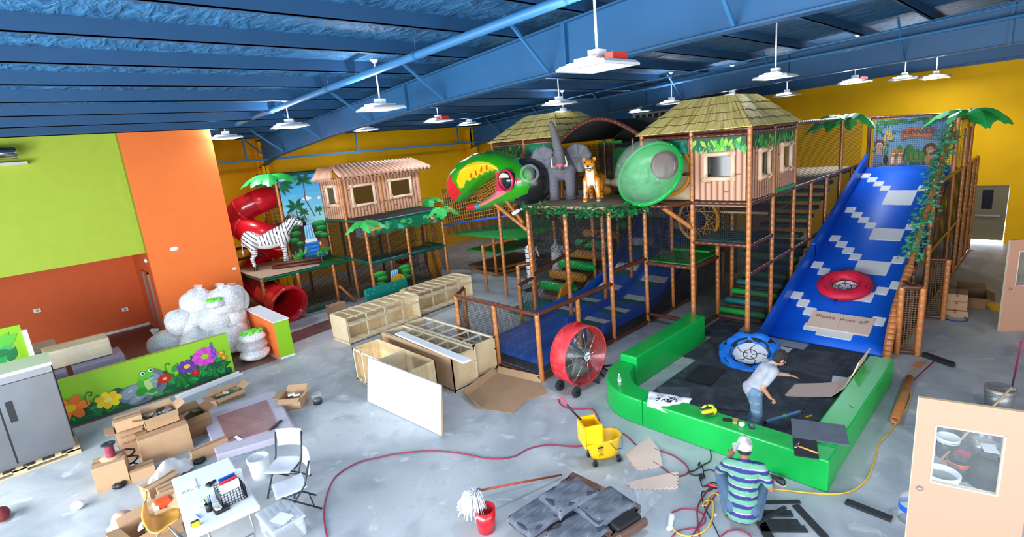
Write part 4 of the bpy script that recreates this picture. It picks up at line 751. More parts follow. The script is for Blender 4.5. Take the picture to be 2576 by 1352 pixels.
def zcol(p, n):
    x, y, z = p
    if z < .11 or (x > 1.16 and z < 1.4): return (16, 16, 18)
    if z > 1.55 and abs(y) > .05 and x < .85 and (z > 1.7 or abs(y) > .1): return (60, 56, 54)
    if abs(y) < .035 and z > 1.1 and z - 1.12 > (x - .42) * 1.15 + .12 and x > .3: return (44, 30, 24)
    if x > .66: s_ = math.sin((x * .75 - z * .6) * 62)
    elif z < .7: s_ = math.sin(z * 78 + x * 5)
    elif x < -.3: s_ = math.sin((x * .75 + z * .75) * 52)
    else: s_ = math.sin(x * 58 + (z - 1) * 7 + abs(y) * 6)
    lim = .62 if z > .8 else .72
    if z < .8 and abs(x) < .35: return (240, 238, 238)
    return (26, 24, 26) if s_ > lim else (242, 240, 240)
zb = statue('zebra_statue', 'white zebra statue with black stripes standing on the plywood deck', (6.45, 19.35, 1.625), -.35, fuse(mb, .024, 3, zcol), sc=1.06)
mb = MB(); mb.prism([(.42, 1.3), (.5, 1.42), (.74, 1.68), (.82, 1.64), (.6, 1.36), (.46, 1.26)], -.03, .03, Matrix(((1, 0, 0, 0), (0, 0, 1, 0), (0, 1, 0, 0), (0, 0, 0, 1)))); mb.build('mane', mat('mane_brown', (48, 30, 24), .8), zb, local=True)
mb = MB(); [mb.ell((1.0, s_ * .085, 1.47), .022, 8, 6) for s_ in (-1, 1)]; mb.build('eye', 'black_plastic', zb, local=True)
mb = MB()                                   # elephant
mb.ell((-.6, 0, .98), (.66, .42, .44)); mb.ell((-.1, 0, .95), (.34, .38, .42)); mb.ell((.18, 0, 1.16), (.28, .25, .3)); mb.ell((.3, 0, 1.02), (.18, .17, .16))
tr = smooth_path([(.3, 0, 1.1), (.46, 0, 1.35), (.46, -.06, 1.7), (.44, -.12, 1.98), (.5, -.16, 2.12)], 5); mb.tube(tr, .1, 14, radii=[.17 - .095 * (i / (len(tr) - 1)) ** .8 for i in range(len(tr))]); mb.ell(tr[-1], .072)
mb.capsule((.34, 0, .95), (.44, 0, .9), .09, .05)
for s_ in (-1, 1):
    mb.capsule((.02, s_ * .24, .75), (.06, s_ * .23, .1), .17, .135); mb.lathe([(0, 0), (.17, 0), (.165, .05), (.13, .12), (0, .14)], (.07, s_ * .23, 0), 14); mb.capsule((-.98, s_ * .25, .8), (-.98, s_ * .24, .1), .2, .14); mb.lathe([(0, 0), (.17, 0), (.165, .05), (.13, .12), (0, .14)], (-.97, s_ * .24, 0), 14); mb.capsule((.12, s_ * .2, 1.05), (.0, s_ * .34, .8), .12, .1)
mb.capsule((-1.22, 0, 1.1), (-1.3, 0, .6), .05, .025, 8)
def ecol(p, n): k = .96 + .04 * math.sin(p[0] * 40) * math.sin(p[2] * 55); return (112 * k, 112 * k, 120 * k)
el = statue('elephant_statue', 'grey elephant statue with raised trunk on the ivy-edged deck', (11.5, 9.82, 3.452), math.radians(216), fuse(mb, .03, 4, ecol), 'matte_print')
for s_ in (-1, 1):
    mb = MB(); q = Matrix.Rotation(s_ * .35, 3, 'Z')
    def earf(u, v, s_=s_, q=q):
        a = 2 * math.pi * u; r = v; rx = .34 * (1 + .12 * math.sin(3 * a) + .05 * math.sin(9 * a)); y = s_ * (.5 + rx * r * math.cos(a)); z = 1.18 + .4 * r * math.sin(a) - .1 * (abs(y) - .2); return Vector((.06 + .05 * math.sin(8 * a) * r - .15 * (abs(y) - .2), y, z))
    mb.grid(earf, 28, 5, cu=True); mb.build('ear', mat('elephant_grey', (116, 116, 124), .7, var=.1, scale=9) if s_ < 0 else 'elephant_grey', el, local=True, thick=.04)
    mb = MB(); tk = smooth_path([(.34, s_ * .14, .98), (.52, s_ * .2, .98), (.62, s_ * .2, 1.1), (.64, s_ * .17, 1.24)], 4); mb.tube(tk, .04, 10, radii=[.052 - .045 * i / (len(tk) - 1) for i in range(len(tk))]); mb.build('tusk', 'cream', el, local=True); mb = MB(); mb.ell((.36, s_ * .19, 1.28), .025, 8, 6); mb.build('eye', 'black_plastic', el, local=True)
mb = MB(); mb.prism([(-.1, 1.03), (.1, 1.03), (0, .92)], .50, .53, Matrix(((0, 0, 1, 0), (1, 0, 0, 0), (0, 1, 0, 0), (0, 0, 0, 1)))); mb.build('mouth', mat('mouth_red', (208, 40, 70), .4), el, local=True)
mb = MB()                                   # leopard
mb.ell((-.35, 0, .56), (.42, .15, .17)); mb.ell((-.02, 0, .58), (.2, .16, .22)); mb.capsule((.02, 0, .66), (.14, 0, .84), .14, .12); mb.ell((.2, 0, .88), (.15, .14, .13)); mb.ell((.32, 0, .83), (.08, .085, .065)); mb.ell((-.65, 0, .55), (.2, .16, .18))
for s_ in (-1, 1):
    mb.capsule((.02, s_ * .12, .5), (.06, s_ * .16, .07), .095, .055); mb.ell((.1, s_ * .16, .04), (.09, .06, .045)); mb.capsule((-.68, s_ * .12, .5), (-.6, s_ * .13, .28), .12, .07); mb.capsule((-.6, s_ * .13, .28), (-.68, s_ * .13, .06), .065, .05); mb.ell((-.64, s_ * .13, .035), (.09, .06, .04)); mb.ell((.14, s_ * .115, 1.0), (.03, .05, .055))
mb.capsule((-.82, 0, .55), (-1.1, .1, .3), .045, .035, 8)
spots = [(random.uniform(-.9, .15), random.choice((-1, 1)) * random.uniform(.05, .2), random.uniform(.12, .75)) for _ in range(90)]
def lcol(p, n):
    x, y, z = p
    if z < .05: return (236, 232, 226)
    if x > .3 and z < .87: return (248, 246, 244)
    if n[0] > .55 and abs(y) < .085 and .3 < z < .76 and x < .2: return (246, 244, 242)
    if z > .62 and x < 0 and n[2] > .3: return (150, 90, 30)
    for a, b_, c in spots:
        d_ = math.sqrt((x - a) ** 2 + (y - b_) ** 2 + (z - c) ** 2)
        if d_ < .045: return (150, 66, 20)
    return (238, 146, 30)
le = statue('leopard_statue', 'orange spotted leopard statue standing beside the elephant', (11.2, 8.55, 3.452), math.radians(208), fuse(mb, .017, 3, lcol), sc=1.12)
for s_ in (-1, 1): mb = MB(); mb.ell((.3, s_ * .07, .93), .022, 8, 6); mb.build('eye', 'black_plastic', le, local=True)
mb = MB(); mb.ell((.395, 0, .85), (.02, .035, .022), 8, 6); mb.tube([(.37, -.06, .79), (.4, -.02, .8), (.4, .02, .8), (.37, .06, .79)], .008, 5); mb.build('nose', 'black_plastic', le, local=True)
# ------------------------------------------------------------------ toucan head pod: a rounded shell with an open, netted beak
TX = 10.35
def tp(cx, cy): q = on_x(1080 + cx / 3.38, 260 + cy / 3.38, TX); return (q.y, q.z)
outl = [tp(*q) for q in ((128, 690), (135, 640), (165, 570), (225, 500), (320, 450), (420, 433), (520, 446), (640, 494), (740, 550), (785, 596), (803, 650), (803, 720), (790, 775), (740, 815), (600, 858), (430, 892), (320, 915), (290, 905), (300, 872), (385, 862), (480, 810), (560, 742), (640, 738), (700, 722), (770, 660), (700, 612), (620, 590), (540, 592), (420, 640), (310, 720), (250, 770), (178, 838), (150, 780))]
eyep = tp(684, 650)
def inside(pt, poly):
    x, y = pt; c = False; j = len(poly) - 1
    for i in range(len(poly)):
        if (poly[i][1] > y) != (poly[j][1] > y) and x < (poly[j][0] - poly[i][0]) * (y - poly[i][1]) / (poly[j][1] - poly[i][1]) + poly[i][0]: c = not c
        j = i
    return c
def seg_d(p, a, b):
    ax_, ay = a; bx_, by = b; dx, dy = bx_ - ax_, by - ay; t = max(0, min(1, ((p[0] - ax_) * dx + (p[1] - ay) * dy) / (dx * dx + dy * dy + 1e-9))); return math.hypot(p[0] - ax_ - t * dx, p[1] - ay - t * dy)
eyezone = [tp(*q) for q in ((540, 592), (620, 585), (700, 605), (785, 655), (700, 728), (640, 745), (560, 742), (545, 660))]
full = [tp(*q) for q in ((112, 690), (120, 635), (152, 562), (215, 490), (315, 436), (420, 417), (525, 430), (648, 480), (752, 540), (800, 592), (818, 650), (818, 725), (802, 788), (745, 832), (600, 876), (430, 910), (320, 934), (272, 915), (280, 858), (380, 846), (470, 792), (532, 730), (532, 630), (500, 625), (420, 662), (325, 735), (268, 790), (178, 862), (132, 790))]
outer = full[:20] + full[-3:]; cell = .045; ys = [p[0] for p in full]; zs = [p[1] for p in full]; ny = int((max(ys) - min(ys)) / cell) + 2; nz_ = int((max(zs) - min(zs)) / cell) + 2
mb = MB(); idx = {}
def th(p): d_ = min(seg_d(p, full[i], full[(i + 1) % len(full)]) for i in range(len(full))); return .5 * math.sqrt(max(0, 1 - (1 - min(d_, .5) / .5) ** 2)) + .07
cells = [(i, j) for i in range(ny) for j in range(nz_) if inside((min(ys) + (i + .5) * cell, min(zs) + (j + .5) * cell), full)]; cs = set(cells); vs = []; fs = []
def vid(i, j, s_):
    k = (i, j, s_)
    if k not in idx:
        p = (min(ys) + i * cell, min(zs) + j * cell); t_ = th(p) if inside(p, full) else .06; idx[k] = len(vs); vs.append((TX + .45 + s_ * t_, p[0], p[1]))
    return idx[k]
for i, j in cells:
    fs.append((vid(i, j, -1), vid(i, j + 1, -1), vid(i + 1, j + 1, -1), vid(i + 1, j, -1))); fs.append((vid(i, j, 1), vid(i + 1, j, 1), vid(i + 1, j + 1, 1), vid(i, j + 1, 1)))
    for di, dj, e in ((-1, 0, ((i, j), (i, j + 1))), (1, 0, ((i + 1, j + 1), (i + 1, j))), (0, -1, ((i + 1, j), (i, j))), (0, 1, ((i, j + 1), (i + 1, j + 1)))):
        if (i + di, j + dj) not in cs: (a, b_) = e; fs.append((vid(*a, -1), vid(*a, 1), vid(*b_, 1), vid(*b_, -1)))
mb.add(vs, fs, True)
yel = [tp(*q) for q in ((262, 725), (258, 650), (285, 570), (340, 520), (420, 492), (510, 500), (580, 535), (608, 560), (560, 562), (540, 585), (520, 568), (490, 592), (475, 580), (440, 612), (425, 600), (395, 640), (375, 628), (345, 662), (325, 650), (290, 715))]
pinkj = [tp(*q) for q in ((300, 872), (385, 858), (480, 805), (560, 738), (650, 742), (725, 722), (620, 790), (470, 862), (370, 895), (320, 890))]; redtip = [tp(*q) for q in ((110, 700), (140, 625), (195, 615), (245, 690), (262, 760), (178, 850))]; redlow = [tp(*q) for q in ((280, 860), (380, 870), (370, 910), (280, 925))]; bluelow = [tp(*q) for q in ((372, 868), (412, 862), (408, 902), (368, 906))]
strokes = [(tp(*a), tp(*b_)) for a, b_ in (((372, 600), (362, 628)), ((410, 574), (404, 605)), ((462, 548), (446, 580)), ((508, 528), (494, 562)))]
def tcol(p, n):
    q = (p[1] + (TX + .45 - p[0]) * .0, p[2])
    if inside(q, redtip): return (226, 40, 48)
    if inside(q, redlow): return (226, 40, 54)
    if inside(q, bluelow): return (60, 160, 220)
    if inside(q, eyezone): return (226, 44, 92)
    if inside(q, pinkj): return (236, 128, 140)
    if any(seg_d(q, a, b_) < .03 for a, b_ in strokes): return (220, 60, 30)
    if inside(q, yel): return (238, 206, 20)
    return (44, 160, 24)
tc_ = thing('toucan_pod', 'huge green and red toucan head pod with an open beak over the aisle', 'play pod', (TX + .4, 11.6, 3.4))
me = fuse(mb, .026, 5, tcol); me.transform(Matrix.Translation(-Vector(tc_.location))); place(me, 'head_shell', 'gloss_print', tc_)
mb = MB(); ec = Vector((TX - .2, eyep[0] - .06, eyep[1])); mb.ell(ec + Vector((.12, 0, 0)), (.2, .24, .27)); ey = mb.build('eye_dome', 'glass_dark', tc_); mb = MB(); mb.lathe([(.27, 0), (.31, .02), (.31, .06), (.27, .08)], ec + Vector((.02, 0, 0)), 20, Matrix.Rotation(-math.pi / 2, 3, 'Y')); mb.build('eye_rim', mat('rim_pink', (226, 44, 92), .3), ey); mb = MB(); mb.prism([(.2 * math.cos(a), .08 + .13 * math.sin(a)) for a in [math.pi * i / 10 for i in range(11)]], 0, .03, Matrix(((0, 0, -1, ec.x - .05), (1, 0, 0, ec.y), (0, 1, 0, ec.z), (0, 0, 0, 1)))); mb.build('eyelid', 'cream', ey)
m0, m1, m2, m3_ = [Vector((TX + .5, *tp(*q))) for q in ((262, 770), (556, 600), (556, 745), (370, 860))]; mb = MB()
for k in range(13): q = k / 12; mb.tube([m0.lerp(m1, q), m3_.lerp(m2, q)], .011, 5)
for k in range(7): q = k / 6; mb.tube([m0.lerp(m3_, q), m1.lerp(m2, q)], .011, 5)
mb.build('beak_net', 'roller_yellow', tc_)
mb = MB(); mb.ell((11.05, 10.72, 4.02), (.72, .72, .72), 24, 16); bl = mb.build('black_body', mat('black_gloss', (30, 32, 36), .25, coat=.4), tc_); mb = MB(); mb.lathe([(.2, .0), (.27, .03), (.27, .09), (.2, .1)], (10.58, 10.2, 4.28), 18, Vector((0, 0, 1)).rotation_difference(Vector((-.7, -.7, .25)).normalized()).to_matrix()); mb.ell((10.6, 10.22, 4.28), (.16, .16, .2)); mb.build('porthole', 'bubble', bl)
# zebra-print and white padded punch bags in the aisle
for k, (x, y, lab) in enumerate(((13.2, 13.0, 'hanging padded bag with grey zebra stripes in the back aisle'), (13.7, 12.2, 'hanging white wrapped bag with a yellow top beside the striped one'))):
    t = thing('punch_bag', lab, 'punch bag', (x, y, .12), group='padded bags hung in the aisle'); mb = MB(); NN = 14
    pr = [(.0, 0), (.16, .01)] + [(.185 + .012 * (i % 2), .08 + 1.28 * i / NN) for i in range(NN + 1)] + [(.1, 1.42), (.05, 1.46), (.05, 1.56), (0, 1.56)]
    mb.lathe([(r, z + .12) for r, z in pr], (x, y, 0), 14); o = mb.build('bag', mat('stripe_bag', (236, 236, 240), .4) if k == 0 else 'clear_bag', t)
    if k == 0:
        for i in range(7):
            mb = MB(); z0 = .32 + .19 * i; a = [(x + .2 * math.cos(q), y + .2 * math.sin(q), z0 + .03 * math.sin(3 * q + i)) for q in [2 * math.pi * j / 18 for j in range(18)]]; mb.tube(a, .014, 5, closed=True); mb.build('stripe', 'dark_steel', t)
    mb = MB(); mb.tube([(x, y, 1.64), (x, y, 1.72)], .05, 8); mb.build('strap', 'white_plastic' if k == 0 else 'yellow_plastic', t); mb = MB(); mb.cbox((x - .35, y - .2, .01), (.5, .35, .012)); mb.build('foot_mat', 'rubber', t)
    mb = MB(); mb.capsule((x + .1, y - .2, 1.45), (x + .12, y - .3, 1.15), .05, .03, 8); mb.build('wrap_tail', 'clear_bag', t)
# ------------------------------------------------------------------ wide blue tube slide
SY0, SY1 = 2.2, 4.5
def sprof(x): q = max(0, x - 12.55); return .05 + .385 * q + .10 * math.exp(-q * 1.4) * q - .012 * math.sin(math.pi * min(q / 8.3, 1))
def on_slide(u, v):
    d = ray(u, v); t = .004
    while t < .03:
        p = CAM + d * t
        if p.x > 12.5 and p.z <= sprof(p.x): return p
        t += .00001
    return CAM + d * .01
ws = thing('wide_slide', 'wide blue padded slide with white zigzag tiles running down to the pit', 'slide', (12.6, 3.35, 0))
mb = MB(); mb.grid(lambda u, v: Vector((12.55 + 8.4 * v, SY0 + (SY1 - SY0) * u, sprof(12.55 + 8.4 * v))), 2, 24); mb.build('slide_bed', 'slide_blue', ws, thick=.05)
for k in range(2):
    x0, x1 = ((11.98, 15.9), (15.85, 21.1))[k]; mb = MB(); n_ = 14
    rows = [(x0 + (x1 - x0) * i / n_) for i in range(n_ + 1)]
    def wt(x): return (max(.3, sprof(x) + .34 - .0 * k)) if x > 12.5 else .3
    vs = [];
    for x in rows: b_ = max(0.0, sprof(x) - .12) if x > 12.5 else 0.0; vs += [(x, SY1, b_), (x, SY1 + .1, b_), (x, SY1 + .1, wt(x) + .05 * k), (x, SY1, wt(x) + .05 * k)]
    fs = [(0, 1, 2, 3), (4 * n_, 4 * n_ + 3, 4 * n_ + 2, 4 * n_ + 1)]
    for i in range(n_): fs += [(4 * i + j, 4 * i + 4 + j, 4 * i + 4 + (j + 1) % 4, 4 * i + (j + 1) % 4) for j in range(4)]
    mb.add(vs, fs); mb.build('side_wall', 'blue_vinyl', ws)
def stile(xc, yc, lx, ly, par=ws, m='foam_white', name='slide_tile', lift=.032):
    mb = MB(); x0, x1, y0, y1 = xc - lx / 2, xc + lx / 2, yc - ly / 2, yc + ly / 2; k = max(2, round(lx / .055)); j = max(2, round(ly / .055)); pts = []
    for i in range(2 * j): pts.append((x0 - (.018 if i % 2 else 0), y0 + ly * i / (2 * j)))
    for i in range(2 * k): pts.append((x0 + lx * i / (2 * k), y1 + (.014 if i % 2 else 0)))
    for i in range(2 * j): pts.append((x1 + (.018 if i % 2 else 0), y1 - ly * i / (2 * j)))
    for i in range(2 * k): pts.append((x1 - lx * i / (2 * k), y0 - (.014 if i % 2 else 0)))
    s0 = sprof(xc); sl = (sprof(xc + .1) - sprof(xc - .1)) / .2; n = len(pts)
    top = [(x, y, s0 + sl * (x - xc) + lift + .008) for x, y in pts]; bot = [(x, y, s0 + sl * (x - xc) + .02) for x, y in pts]
    mb.add(top + bot, [list(range(n))[::-1]] + [(i, (i + 1) % n, n + (i + 1) % n, n + i) for i in range(n)]); return mb.build(name, m, par)
TW, TL = .235, .27
for (u, v), nl, hrows, nr in (((2176.6, 445.4), 4, 3, 1), ((2139.3, 531), 4, 2, 1), ((2100.3, 603.5), 4, 2, 2), ((2055.9, 670.4), 3, 0, 2), ((2004, 747), 3, 0, 2)):
    q = on_slide(u, v); x, y = q.x, min(q.y, SY1 - TW / 2 - .01); 
    for i in range(nl): stile(x - i * TL, y - i * TW, TL - .005, TW - .005)
    ap = 4 if nl == 4 else 4
    if nl == 3: stile(x - 3 * TL, y - 3 * TW, TL - .005, TW - .005)
    if hrows: stile(x - (nl - .5) * TL - hrows * TL / 2, y - (nl + 1) * TW, hrows * TL, 3 * TW - .005)
    else: stile(x - 4 * TL - .02, y - 5 * TW, 1.3 * TL, 3 * TW - .005)
    for i in range(nr):
        yy = y - (7 + i) * TW + TW * 0
        if yy - TW / 2 > SY0: stile(x - (3 - i) * TL, yy, TL - .005, TW - .005)
mb = MB(); mb.box((20.9, SY0, 3.1), (21.5, SY1 + .1, 3.24)); mb.build('top_deck', 'slide_blue', ws); mb = MB(); mb.box((20.86, SY0, 3.2), (20.93, SY1, 3.27)); mb.build('top_edge', 'cream', ws)
# shoes-off sign of two foam mats lying on the slide
sg = thing('foam_mat_sign', 'pair of peach foam mats on the slide hand-lettered Please shoes off', 'sign', (13.28, 3.2, sprof(13.28)))
for yc in (3.5, 2.87): stile(13.28, yc, .55, .62, sg, 'foam_mat', 'mat', .05)
stile(13.0, 3.4, .2, .9, sg, 'foam_white', 'under_mat', .03)
sl = .385 + .02; nx = Vector((1, 0, sl)).normalized(); mat('pen', (150, 112, 96), .8)
text('Please', Vector((13.33, 3.72, sprof(13.33) + .06)), (0, -1, 0), nx, .17, 'pen', sg); text('shoes', Vector((13.33, 3.22, sprof(13.33) + .06)), (0, -1, 0), nx, .14, 'pen', sg); text('off', Vector((13.33, 2.83, sprof(13.33) + .06)), (0, -1, 0), nx, .17, 'pen', sg)
# ------------------------------------------------------------------ right side of the slide: rails, nets, ivy, poster
rs = thing('slide_side_frame', 'padded frame with black nets along the far side of the wide blue slide', 'play structure', (13, 2, 0))
cur = smooth_path([(12.55, 2.12, 0), (12.75, 2.12, .5), (13.15, 2.12, .98), (13.7, 2.12, 1.3), (14.35, 2.12, 1.62)], 5); mb = MB()
for a, b_ in zip(cur[:-1], cur[1:]): mb.foam(a, b_, .085, .14, 10)
mb.build('curved_handrail', 'foam_tan', rs); rail((14.35, 2.12, 1.62), (18.7, 2.12, 4.5), rs, 'foam_tan', .06)
for x, y, h, m in ((12.95, 2.02, 1.5, 'foam_tan'), (13.05, 1.68, 1.5, 'foam_tan'), (14.3, 2.05, 1.6, 'foam_brown'), (15.6, 1.98, 1.9, 'foam_tan'), (15.72, 1.6, 1.52, 'foam_tan'), (16.2, 2.05, 2.8, 'foam_tan'), (17.2, 2.05, 3.4, 'foam_tan'), (18.7, 2.0, 4.75, 'foam_tan'), (20.3, 1.95, 4.78, 'foam_tan'), (21.5, 1.95, 4.8, 'foam_tan'), (21.5, 4.6, 4.9, 'foam_brown'), (21.4, 4.35, 4.9, 'foam_brown'), (22.9, 1.95, 3.3, 'foam_tan'), (24.0, 1.95, 3.3, 'foam_tan')): post((x, y), 0, h, rs, m)
for a, b_ in (((12.95, 2.02, 1.5), (13.05, 1.68, 1.5)), ((13.7, 2.1, 1.4), (13.05, 1.68, 1.5)), ((15.6, 1.98, 1.52), (15.72, 1.6, 1.52)), ((14.4, 2.02, 1.58), (24.0, 1.95, 1.75)), ((16.8, 2.0, 3.25), (24.0, 1.95, 3.3)), ((18.7, 2.0, 4.7), (21.5, 1.95, 4.75)), ((18.7, 2.0, 4.7), (18.7, 2.12, 4.6)), ((21.5, 1.95, 4.78), (21.5, 4.75, 4.92)), ((12.95, 2.02, .08), (13.05, 1.68, .08)), ((15.6, 1.98, .08), (15.72, 1.6, .08)), ((13, 2.0, .08), (24, 1.95, .08))): rail(a, b_, rs, 'foam_brown', .045)
net([(12.6, 2.12, 0), (21.5, 2.0, 0), (21.5, 2.0, 3.2), (18.7, 2.05, 3.2), (14.35, 2.1, 1.55), (13.2, 2.12, .95)], rs, 'net_dense'); net([(14.3, 2.0, 0), (24.0, 1.95, 0), (24.0, 1.95, 3.25), (16.8, 2.0, 3.25)], rs, 'net_dense'); wallnet((12.95, 2.02), (13.05, 1.68), .1, 1.5, rs, 'net_tan'); wallnet((15.6, 1.98), (15.72, 1.6), .1, 1.5, rs, 'net_tan'); wallnet((18.7, 2.0), (21.5, 1.95), 3.3, 4.7, rs, 'net_fine'); net([(12.95, 2.02, 0), (14.3, 2.05, 0), (14.3, 2.05, 1.5), (12.95, 2.02, 1.45)], rs, 'net_fine')
wallnet((21.2, 4.55), (21.2, 2.0), 3.3, 4.85, rs, 'net_open'); mb = MB(); mb.box((18.72, 1.93, 4.42), (21.4, 1.96, 4.66)); mb.build('yellow_valance', 'yellow_plastic', rs)
garland('ivy_garland', 'ivy wound around the sloping rail beside the blue slide', [(14.5, 2.15, 1.75), (15.6, 2.15, 2.45), (16.8, 2.15, 3.25), (17.8, 2.15, 3.9), (18.6, 2.15, 4.42)], .2, 820, 8, mat('ivy_pale', (40, 128, 84), .5, c2=(96, 178, 130), scale=20) and 'ivy_pale')
# jungle poster
po = thing('jungle_poster', 'jungle animal poster with an orange JUNGLE sign at the slide top', 'poster', (21.35, 3.6, 3.28))
mb = MB(); mb.box((21.35, 2.5, 3.28), (21.38, 4.42, 4.82)); mb.build('poster_sheet', 'white_board', po)
p = Paint((21.35, 4.42, 3.28), (0, -1, 0), (0, 0, 1), .00015); W, H_ = 1.92, 1.54; rnd = random.Random(5)
for i in range(6): p.c(96 + 12 * i, 150 + 6 * i, 190).poly([(0, H_ * (5 - i) / 6), (W, H_ * (5 - i) / 6), (W, H_ * (6 - i) / 6), (0, H_ * (6 - i) / 6)])
for i in range(40): p.c(*((60, 110, 50), (96, 140, 60), (40, 90, 50))[i % 3]).ell(rnd.choice((rnd.uniform(.08, .5), rnd.uniform(.3, W - .1))), H_ - rnd.uniform(.05, .16), rnd.uniform(.06, .14), .05)
for i in range(30): p.c(*((50, 112, 60), (30, 90, 50), (76, 134, 60))[i % 3]).leaf(rnd.uniform(.1, .5), rnd.uniform(.3, 1.3), .2, rnd.uniform(0, 6.3), .3)
for u in (.8, .92, 1.05, 1.18, 1.3): p.c(60, 110 + rnd.randrange(40), 50).leaf(u, .1, rnd.uniform(.45, .65), math.pi / 2 + rnd.uniform(-.2, .2), .5); p.c(140, 160, 60).leaf(u, .12, .35, math.pi / 2, .22)
for i in range(40): p.c(*((60, 120, 50), (40, 96, 46))[i % 2]).leaf(rnd.uniform(.1, W - .12), .03, .12, rnd.uniform(.6, 2.5), .3)
p.c(64, 84, 50).stroke([(.45, 1.35), (.55, 1.15), (.7, 1.1), (.86, 1.2)], .015).stroke([(1.25, 1.45), (1.35, 1.25), (1.5, 1.2), (1.62, 1.4)], .015)
p.c(206, 110, 60).poly([(.72, .84), (.76, 1.16), (1.0, 1.24), (1.35, 1.22), (1.62, 1.12), (1.5, .82), (1.2, .9), (.95, .9)]); p.c(230, 138, 70).poly([(.76, .92), (.78, 1.02), (1.2, 1.06), (1.52, .98), (1.5, .9), (1.2, .95)])
p.c(222, 180, 80).ell(.4, 1.06, .09, .15, rot=.3).ell(.46, .92, .09, .07).ell(.3, .8, .05, .24); p.c(150, 90, 50).ell(.36, 1.0, .03).ell(.4, 1.12, .02).ell(.3, .8, .025).ell(.31, .7, .025); p.c(240, 230, 220).ell(.42, 1.06, .03); p.c(20, 20, 20).ell(.43, 1.06, .012)      # giraffe
p.c(110, 66, 48).ell(.16, .74, .14, .16); p.c(216, 160, 130).ell(.16, .68, .11, .12).ell(.16, .45, .1, .14); p.c(240, 236, 230).ell(.13, .76, .03).ell(.2, .76, .03); p.c(20, 20, 20).ell(.14, .755, .012).ell(.2, .755, .012)                              # monkey
p.c(120, 140, 170).ell(.12, .22, .11, .2).ell(.16, .34, .09, .08); p.c(60, 40, 40).ell(.36, .22, .07, .16)
for u in (.55, .74): p.c(220, 140, 60).ell(u, .2, .1, .18).ell(u + .02, .44, .09, .09).ell(u - .05, .52, .03).ell(u + .09, .52, .03); p.c(244, 236, 220).ell(u, .2, .05, .12).ell(u + .03, .4, .045, .035); p.c(20, 20, 20).ell(u, .46, .012).ell(u + .06, .46, .012); p.c(150, 40, 40).ell(u + .03, .38, .025, .015)
p.c(100, 60, 30).ell(1.52, .5, .17, .2); p.c(222, 150, 80).ell(1.52, .48, .1, .11).ell(1.52, .2, .1, .2); p.c(240, 220, 190).ell(1.52, .42, .05, .04); p.c(20, 20, 20).ell(1.48, .52, .012).ell(1.56, .52, .012); p.c(120, 60, 90).ell(1.8, .35, .08, .25)
p.build('poster_print', po); text('JUNGLE', Vector((21.31, 3.66, 4.28)), (0, -1, 0), (0, 0, 1), .24, mat('sign_blue', (52, 78, 140), .6), po)
# ------------------------------------------------------------------ stripe-mat racing slide inside the tall frame
rsl = thing('racing_slide', 'dark blue two-lane racing slide with white and teal bands inside the frame', 'slide', (9.0, 8.5, 0))
def rprof(x): return .3 + .02 * max(0, x - 8) + .2 * max(0, x - 12) ** 1.75
mb = MB(); mb.grid(lambda u, v: Vector((7.8 + 8.9 * v, 7.55 + 2.25 * u, rprof(7.8 + 8.9 * v) if v > .02 else .26)), 4, 26); mb.build('slide_bed', mat('slide_navy', (10, 78, 200), .4, c2=(44, 130, 226), scale=1.2, stretch=(.6, 5, 1)), rsl, thick=.03)
for y in (7.5, 8.68, 9.85):
    mb = MB(); xs = [10.0 + 6.7 * i / 14 for i in range(15)]; vs = []
    for x in xs: z = rprof(x); vs += [(x, y, z - .05), (x, y + .1, z - .05), (x, y + .1, z + .17), (x, y, z + .17)]
    fs = [(0, 1, 2, 3), (56, 59, 58, 57)]
    for i in range(14): fs += [(4 * i + j, 4 * i + 4 + j, 4 * i + 4 + (j + 1) % 4, 4 * i + (j + 1) % 4) for j in range(4)]
    mb.add(vs, fs); mb.build('lane_divider', 'blue_vinyl', rsl)
for lane in (7.72, 8.9):
    for k in range(6):
        for d_, m in ((0, 'foam_white'), (-.26, 'deck_teal')):
            x = 10.6 + .95 * k + d_ + (.35 if lane > 8 else 0); z = rprof(x) + .02; sl_ = (rprof(x + .1) - rprof(x - .1)) / .2
            for h in (0, 1): y0 = lane + .42 * h + (.1 if d_ else 0); mb = MB(); mb.add([(x + a, y0 + b_, z + sl_ * a + c) for c in (0, .012) for a, b_ in ((-.12, 0), (.12, 0), (.12, .4), (-.12, .4))], [(0, 3, 2, 1), (4, 5, 6, 7), (0, 1, 5, 4), (1, 2, 6, 5), (2, 3, 7, 6), (3, 0, 4, 7)]); mb.build('lane_band', m, rsl)
# ------------------------------------------------------------------ green padded pit wall
pit = thing('pit_wall', 'bright green padded vinyl wall around the black rubber landing pit', 'pit wall', (7.4, 3.5, 0))
mb = MB(); mb.box((7.28, 1.78, 0), (7.68, 4.72, .5)); mb.build('front_pad', 'green_vinyl', pit, bevel=.025)
mb = MB(); mb.box((7.681, 1.80, 0), (11.4, 2.2, .5)); mb.build('side_pad', 'green_vinyl', pit, bevel=.025)
out_ = smooth_path([(7.28, 4.73, 0), (7.33, 5.25, 0), (7.62, 5.72, 0), (8.05, 5.98, 0), (8.52, 6.1, 0)], 5); inn = smooth_path([(7.68, 4.73, 0), (7.75, 5.08, 0), (7.95, 5.36, 0), (8.2, 5.55, 0), (8.52, 5.66, 0)], 5)
mb = MB(); mb.prism([(p.x, p.y) for p in out_] + [(p.x, p.y) for p in inn[::-1]], 0, .5); mb.build('corner_pad', 'green_vinyl', pit, bevel=.025); mb = MB(); mb.box((8.525, 5.62, 0), (11.55, 6.02, .66)); mb.build('back_pad', 'green_vinyl', pit, bevel=.03)
